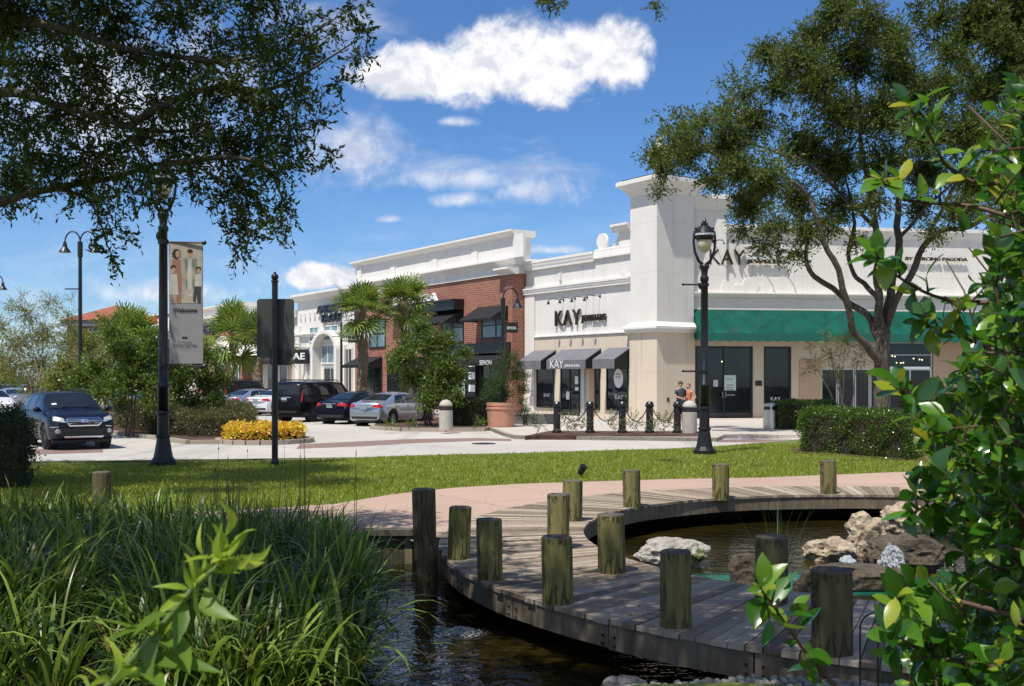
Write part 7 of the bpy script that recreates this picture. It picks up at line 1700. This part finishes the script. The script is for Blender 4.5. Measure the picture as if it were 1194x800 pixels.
for k in range(1800):
    py = rnd.uniform(90, 860); x0 = interp(xl, py); px = x0+25+(1240-x0)*rnd.random()**.62
    dens = .35+.65*min(1, (px-x0)/90.0)
    if py < 420 and rnd.random() > .75*dens+.12: continue
    Y = rnd.uniform(1.9, 3.0) if px < 1150 else rnd.uniform(1.8, 3.6); p = PZ(px, py, Y); d = (rnd.uniform(-1.0, .35), rnd.uniform(-.9, .4), rnd.uniform(-.1, 1.1))
    shoot(am, amy, st, np.array(p)-unit(np.array(d))*.05, d, rnd.randint(6, 9), rnd.uniform(.05, .11), .046, .026)
sprigs = [([(1240, 330), (1150, 352), (1090, 345), (1040, 318), (1022, 300)], 2.2), ([(1240, 200), (1150, 215), (1105, 195), (1085, 160), (1062, 130)], 2.1), ([(1200, 260), (1130, 240), (1060, 235), (1030, 215)], 2.2), ([(1190, 500), (1120, 480), (1070, 470), (1050, 458)], 2.1),
          ([(1060, 900), (985, 815), (940, 765), (910, 722), (888, 690)], 1.9), ([(1180, 620), (1120, 600), (1085, 590), (1062, 600)], 2.0), ([(1190, 720), (1110, 700), (1060, 690), (1045, 700)], 1.9), ([(1180, 780), (1100, 770), (1060, 750), (1044, 742)], 1.9), ([(1200, 420), (1140, 400), (1110, 385), (1075, 380)], 2.3)]
for pts, Y in sprigs:
    PP = [PZ(a, b, Y+.12*math.sin(i)) for i, (a, b) in enumerate(pts)]; limb(st, PP, [.006-.0042*i/(len(PP)-1) for i in range(len(PP))], 6, 3, .006)
    m = len(PP)-1
    for i in range(m):
        for k in range(3):
            t = (k+rnd.random()*.5)/3; p = PP[i].lerp(PP[i+1], t)
            if i == 0: continue
            s = rnd.choice((-1, 1)); shoot(am, amy, st, p, (rnd.uniform(-.8, .5), rnd.uniform(-.9, .2), rnd.uniform(-.4, 1)), 3 if i < m-1 else 4, .035, .058, .030, .12)
    d = PP[-1]-PP[-2]; shoot(am, amy, st, PP[-1]-d.normalized()*.03, (d.x, d.y-.01, d.z+.02), 6, .05, .060, .030, .15)
for k in range(5):                        # woody stems rising from the ground
    px = rnd.uniform(1090, 1230); Y = rnd.uniform(2.0, 2.9); b0 = Vector((1.35+rnd.uniform(-.1, .35), 2.4+rnd.uniform(-.3, .3), 0)); limb(st, [b0, PZ(px+30, 620, Y), PZ(px+10, 420, Y), PZ(px-10, rnd.uniform(120, 330), Y)], [.009, .007, .004, .002], 6, k, .12)
am.link('leaves', M['bush'], bush, True); amy.link('yellow_leaves', M['bush_y'], bush, True); obj('stems', st, M['stem_r'], bush, smooth=True)

# pale sprig close to the camera at the lower left
sp = thing('leafy_sprig', 'very near pale green sprig with pointed leaves, bottom left, out of focus', 'plant', (-.42, 1.15, NZ)); am, am2, st = AM(), AM(), MB()
PP = [PZ(70, 872, 1.2), PZ(134, 796, 1.18), PZ(188, 734, 1.15), PZ(228, 686, 1.14), PZ(262, 655, 1.13)]; limb(st, [Vector((-.44, 1.2, .1)), PZ(60, 1100, 1.2)] + PP, [.006, .006, .005, .0045, .004, .0035, .002], 8, 1, .003)
def lf(px, py, Y, qx, qy, qY, w): a = np.array(PZ(px+8, py+12, Y)); b = np.array(PZ(px+8+(qx-px)*.85, py+12+(qy-py)*.85, qY)); d = b-a; l = np.linalg.norm(d); return a, d/l, l, w
L_ = [lf(175, 735, 1.15, 98, 690, 1.12, .026), lf(205, 700, 1.14, 140, 706, 1.05, .016), lf(228, 668, 1.14, 212, 605, 1.12, .016), lf(232, 672, 1.14, 275, 715, 1.1, .022), lf(190, 712, 1.15, 100, 738, 1.1, .018), lf(150, 755, 1.16, 260, 762, 1.1, .022), lf(165, 735, 1.15, 215, 760, 1.08, .02),
      lf(110, 800, 1.17, 70, 830, 1.1, .03), lf(120, 790, 1.18, 132, 735, 1.12, .014), lf(60, 870, 1.2, 5, 765, 1.15, .034), lf(150, 760, 1.16, 190, 800, 1.1, .024), lf(208, 690, 1.14, 196, 745, 1.1, .018), lf(185, 715, 1.15, 165, 800, 1.12, .02)]
P0 = np.array([a[0] for a in L_]); D0 = np.array([a[1] for a in L_]); l0 = np.array([a[2] for a in L_]); w0 = np.array([a[3] for a in L_])
N0 = unit(np.tile([0.1, -.45, 1.], (len(L_), 1))+RN.normal(size=P0.shape)*.25); big_leaves(am, P0, D0, N0, l0, w0*.95, .3, .12, (.05, .6, 1.0, .9, .5, .02)); am.link('large_leaves', M['sprig_d'], sp, True); am = AM()
for i, p in enumerate(PP[1:]):
    for k in range(9 if i < 3 else 26):
        q_ = np.array(p)+RN.normal(size=3)*(.006 if i < 3 else .008); d = unit(RN.normal(size=3)+np.array([0.3, -.3, 1.])); big_leaves(am, q_[None], d[None], unit(RN.normal(size=(1, 3))), np.array([.020+.022*RN.random()]), np.array([.010]), .3, .3, (.3, .8, 1.0, .8, .5, .05))
am.link('young_leaves', M['sprig'], sp, True); obj('stem', st, M['stem_g'], sp, smooth=True)

# ------------------------------------------------------------------ two people by the tower
def skin_body(name, verts, edges, radii, mat, root, Mx, sub=2):
    me = bpy.data.meshes.new(name); me.from_pydata(verts, edges, []); me.update(); ob = bpy.data.objects.new(name, me); C.objects.link(ob)
    ob.modifiers.new('s', 'SKIN')
    for v, r in zip(me.skin_vertices[0].data, radii): v.radius = r if isinstance(r, tuple) else (r, r)
    me.skin_vertices[0].data[0].use_root = True
    sm = ob.modifiers.new('u', 'SUBSURF'); sm.levels = sub; sm.render_levels = sub
    dg = bpy.context.evaluated_depsgraph_get(); dg.update(); m2 = bpy.data.meshes.new_from_object(ob.evaluated_get(dg)); mb = MB(); mb.v = [tuple(v.co) for v in m2.vertices]; mb.f = [tuple(p.vertices) for p in m2.polygons]
    bpy.data.objects.remove(ob); bpy.data.meshes.remove(m2); return obj(name, mb, mat, root, Mx, smooth=True)
def person(loc, rz, h, label, skin, top, bottom, hair, female, arms):
    """standing figure facing -y, modelled for 1.75 m and scaled; arms: (elbow, wrist) for the -x and +x arm"""
    s = h/1.75; Mx = Matrix.Translation(Vector(loc)) @ Matrix.Rotation(rz, 4, 'Z') @ Matrix.Scale(s, 4); root = thing('person', label, 'person', loc, rz)
    V = []; E = []; Rr = []
    def add(p, r, par=None):
        V.append(p); Rr.append(r); 
        if par is not None: E.append((par, len(V)-1))
        return len(V)-1
    pel = add((0, 0, .95), (.15, .10)); wst = add((0, .0, 1.10), (.125 if female else .14, .09), pel); ch = add((0, .0, 1.30), (.15 if female else .165, .11), wst); nk0 = add((0, .0, 1.44), (.09, .075), ch); nk = add((0, -.01, 1.52), .052, nk0)
    sw_ = .165 if female else .19
    for sg, (el, wr) in zip((-1, 1), arms):
        sh = add((sg*sw_, 0, 1.42), .055, nk0); e = add(el, .040, sh); w_ = add(wr, .026, e); d = (Vector(wr)-Vector(el)).normalized(); pm_ = add(tuple(Vector(wr)+d*.06), (.034, .02), w_)
        side = d.cross(Vector((0, -1, 0))).normalized() if abs(d.y) < .9 else Vector((1, 0, 0))
        for q in range(4):
            o = side*(.024-.016*q); f1 = add(tuple(Vector(wr)+d*.10+o), .0095, pm_); f2 = add(tuple(Vector(wr)+d*(.135-.006*abs(q-1.3))+o+Vector((0, -.008, 0))), .0085, f1); add(tuple(Vector(wr)+d*(.165-.01*abs(q-1.3))+o+Vector((0, -.02, 0))), .007, f2)
        t1 = add(tuple(Vector(wr)+d*.05+side*.035), .011, w_); add(tuple(Vector(wr)+d*.09+side*.055), .009, t1)
    for sg in (-1, 1):
        hp = add((sg*.09, 0, .88), (.095, .09), pel); kn = add((sg*.10, -.01, .50), .055, hp); cf = add((sg*.10, .02, .34), .052, kn); an = add((sg*.10, .02, .09), .036, cf); ft = add((sg*.11, -.06, .04), (.04, .03), an); add((sg*.115, -.15, .03), (.038, .022), ft)
    skin_body('body', V, E, Rr, skin, root, Mx)
    hd = MB(); hd.sphere((0, -.01, 1.645), .1, 20, 14, (.76, .92, 1.16)); hd.v = [(x*(1-.25*max(0, (1.62-z)/.12)), y-.01*max(0, (1.62-z)/.1), z) for x, y, z in hd.v]
    hd.tube([(0, -.095, 1.66), (0, -.115, 1.625), (0, -.10, 1.61)], [.008, .014, .01], 6)
    for sg in (-1, 1): hd.sphere((sg*.077, 0, 1.64), .022, 8, 6, (.4, .7, 1.2))
    obj('head', hd, skin, root, Mx, smooth=True)
    ey = MB()
    for sg in (-1, 1): ey.sphere((sg*.03, -.093, 1.66), .011, 8, 6, (1.2, .5, .7))
    obj('eyes', ey, M['darkl'], root, Mx); mo = MB(); mo.sphere((0, -.096, 1.585), .02, 8, 6, (1.2, .35, .35)); obj('mouth', mo, pm('lip', (.35, .12, .10), .5), root, Mx)
    hr = MB(); hr.sphere((0, .012, 1.672), .106, 18, 12, (.82, .98, 1.06)); keep = lambda p: not (p[1] < -.045 and p[2] < 1.71)
    idx = {i for i, p in enumerate(hr.v) if keep(p)}; hr.f = [f for f in hr.f if all(i in idx for i in f)]
    if female: hr.sphere((.0, .125, 1.70), .05, 10, 8)
    obj('hair', hr, hair, root, Mx, smooth=True)
    def shell(name, prof, mat, xs=1.0):
        mb = MB(); n = 24
        for cx_, rx, ry, z in prof:
            for k in range(n): a = 2*math.pi*k/n; mb.v.append((cx_+rx*math.cos(a), ry*math.sin(a), z))
        for j in range(len(prof)-1):
            for k in range(n): mb.f.append((j*n+k, j*n+(k+1) % n, (j+1)*n+(k+1) % n, (j+1)*n+k))
        return obj(name, mb, mat, root, Mx, smooth=True)
    w1 = .0 if not female else -.02
    shell('shirt', [(0, .19, .135, .90), (0, .175+w1, .125, 1.0), (0, .165+w1*1.5, .12, 1.1), (0, .185+w1, .135, 1.28), (0, .20+w1, .13, 1.38), (0, .15, .10, 1.46), (0, .08, .075, 1.50)], top)
    sl_ = MB()
    for sg, (el, wr) in zip((-1, 1), arms):
        a = Vector((sg*(sw_-.02), 0, 1.42)); b_ = a.lerp(Vector(el), .62 if not female else .22); sl_.tube([a, b_], [.072, .066], 12)
    obj('sleeves', sl_, top, root, Mx, smooth=True)
    if female: shell('skirt', [(0, .165, .125, .98), (0, .20, .15, .88), (0, .24, .20, .62), (0, .27, .22, .36)], bottom)
    else:
        pn = MB()
        for sg in (-1, 1): pn.tube([(sg*.085, 0, .98), (sg*.095, 0, .80), (sg*.105, -.01, .46)], [.115, .11, .085], 14)
        pn.sphere((0, 0, .93), .16, 14, 10, (1.1, .8, .7)); obj('shorts', pn, bottom, root, Mx, smooth=True)
    sh_ = MB()
    for sg in (-1, 1): sh_.sphere((sg*.112, -.07, .045), .06, 10, 8, (.8, 2.1, .75))
    obj('shoes', sh_, M['blackm'], root, Mx, smooth=True)
    return root
sk1 = pm('light_skin', (.52, .29, .20), .5, .06, 6); hair1 = pm('dark_brown_hair', (.05, .028, .018), .6); 
Yp = 44.0
p = PZ(793.5, 440, Yp); ca_ = person((p.x, Yp, SWZ), R(25), 1.80, 'man in dark grey t-shirt and cap standing behind the last chain post', sk1, pm('charcoal_shirt', (.045, .055, .075), .8), pm('black_shorts', (.015, .015, .018), .8), hair1, False, [((-.27, -.03, 1.16), (-.10, -.20, 1.10)), ((.27, -.02, 1.15), (.12, -.22, 1.12))])
T = Matrix.Translation(Vector((p.x, Yp, SWZ))) @ Matrix.Rotation(R(25), 4, 'Z') @ Matrix.Scale(1.8/1.75, 4)
cp = MB(); cp.sphere((0, .0, 1.70), .108, 16, 10, (.84, .98, .72)); cp.sphere((0, -.13, 1.70), .07, 12, 8, (1.0, 1.0, .16)); obj('cap', cp, pm('dark_red_cap', (.10, .03, .03), .8), ca_, T, smooth=True)
p = PZ(802.5, 440, Yp+.1); person((p.x, Yp+.1, SWZ), R(-35), 1.70, 'woman in sleeveless orange dress with hand on hip behind the concrete bollard', sk1, pm('orange_top', (.50, .16, .08), .8), pm('rust_skirt', (.42, .12, .06), .8), hair1, True, [((-.24, -.06, 1.18), (-.10, -.22, 1.16)), ((.34, .04, 1.20), (.17, -.06, 1.02))])
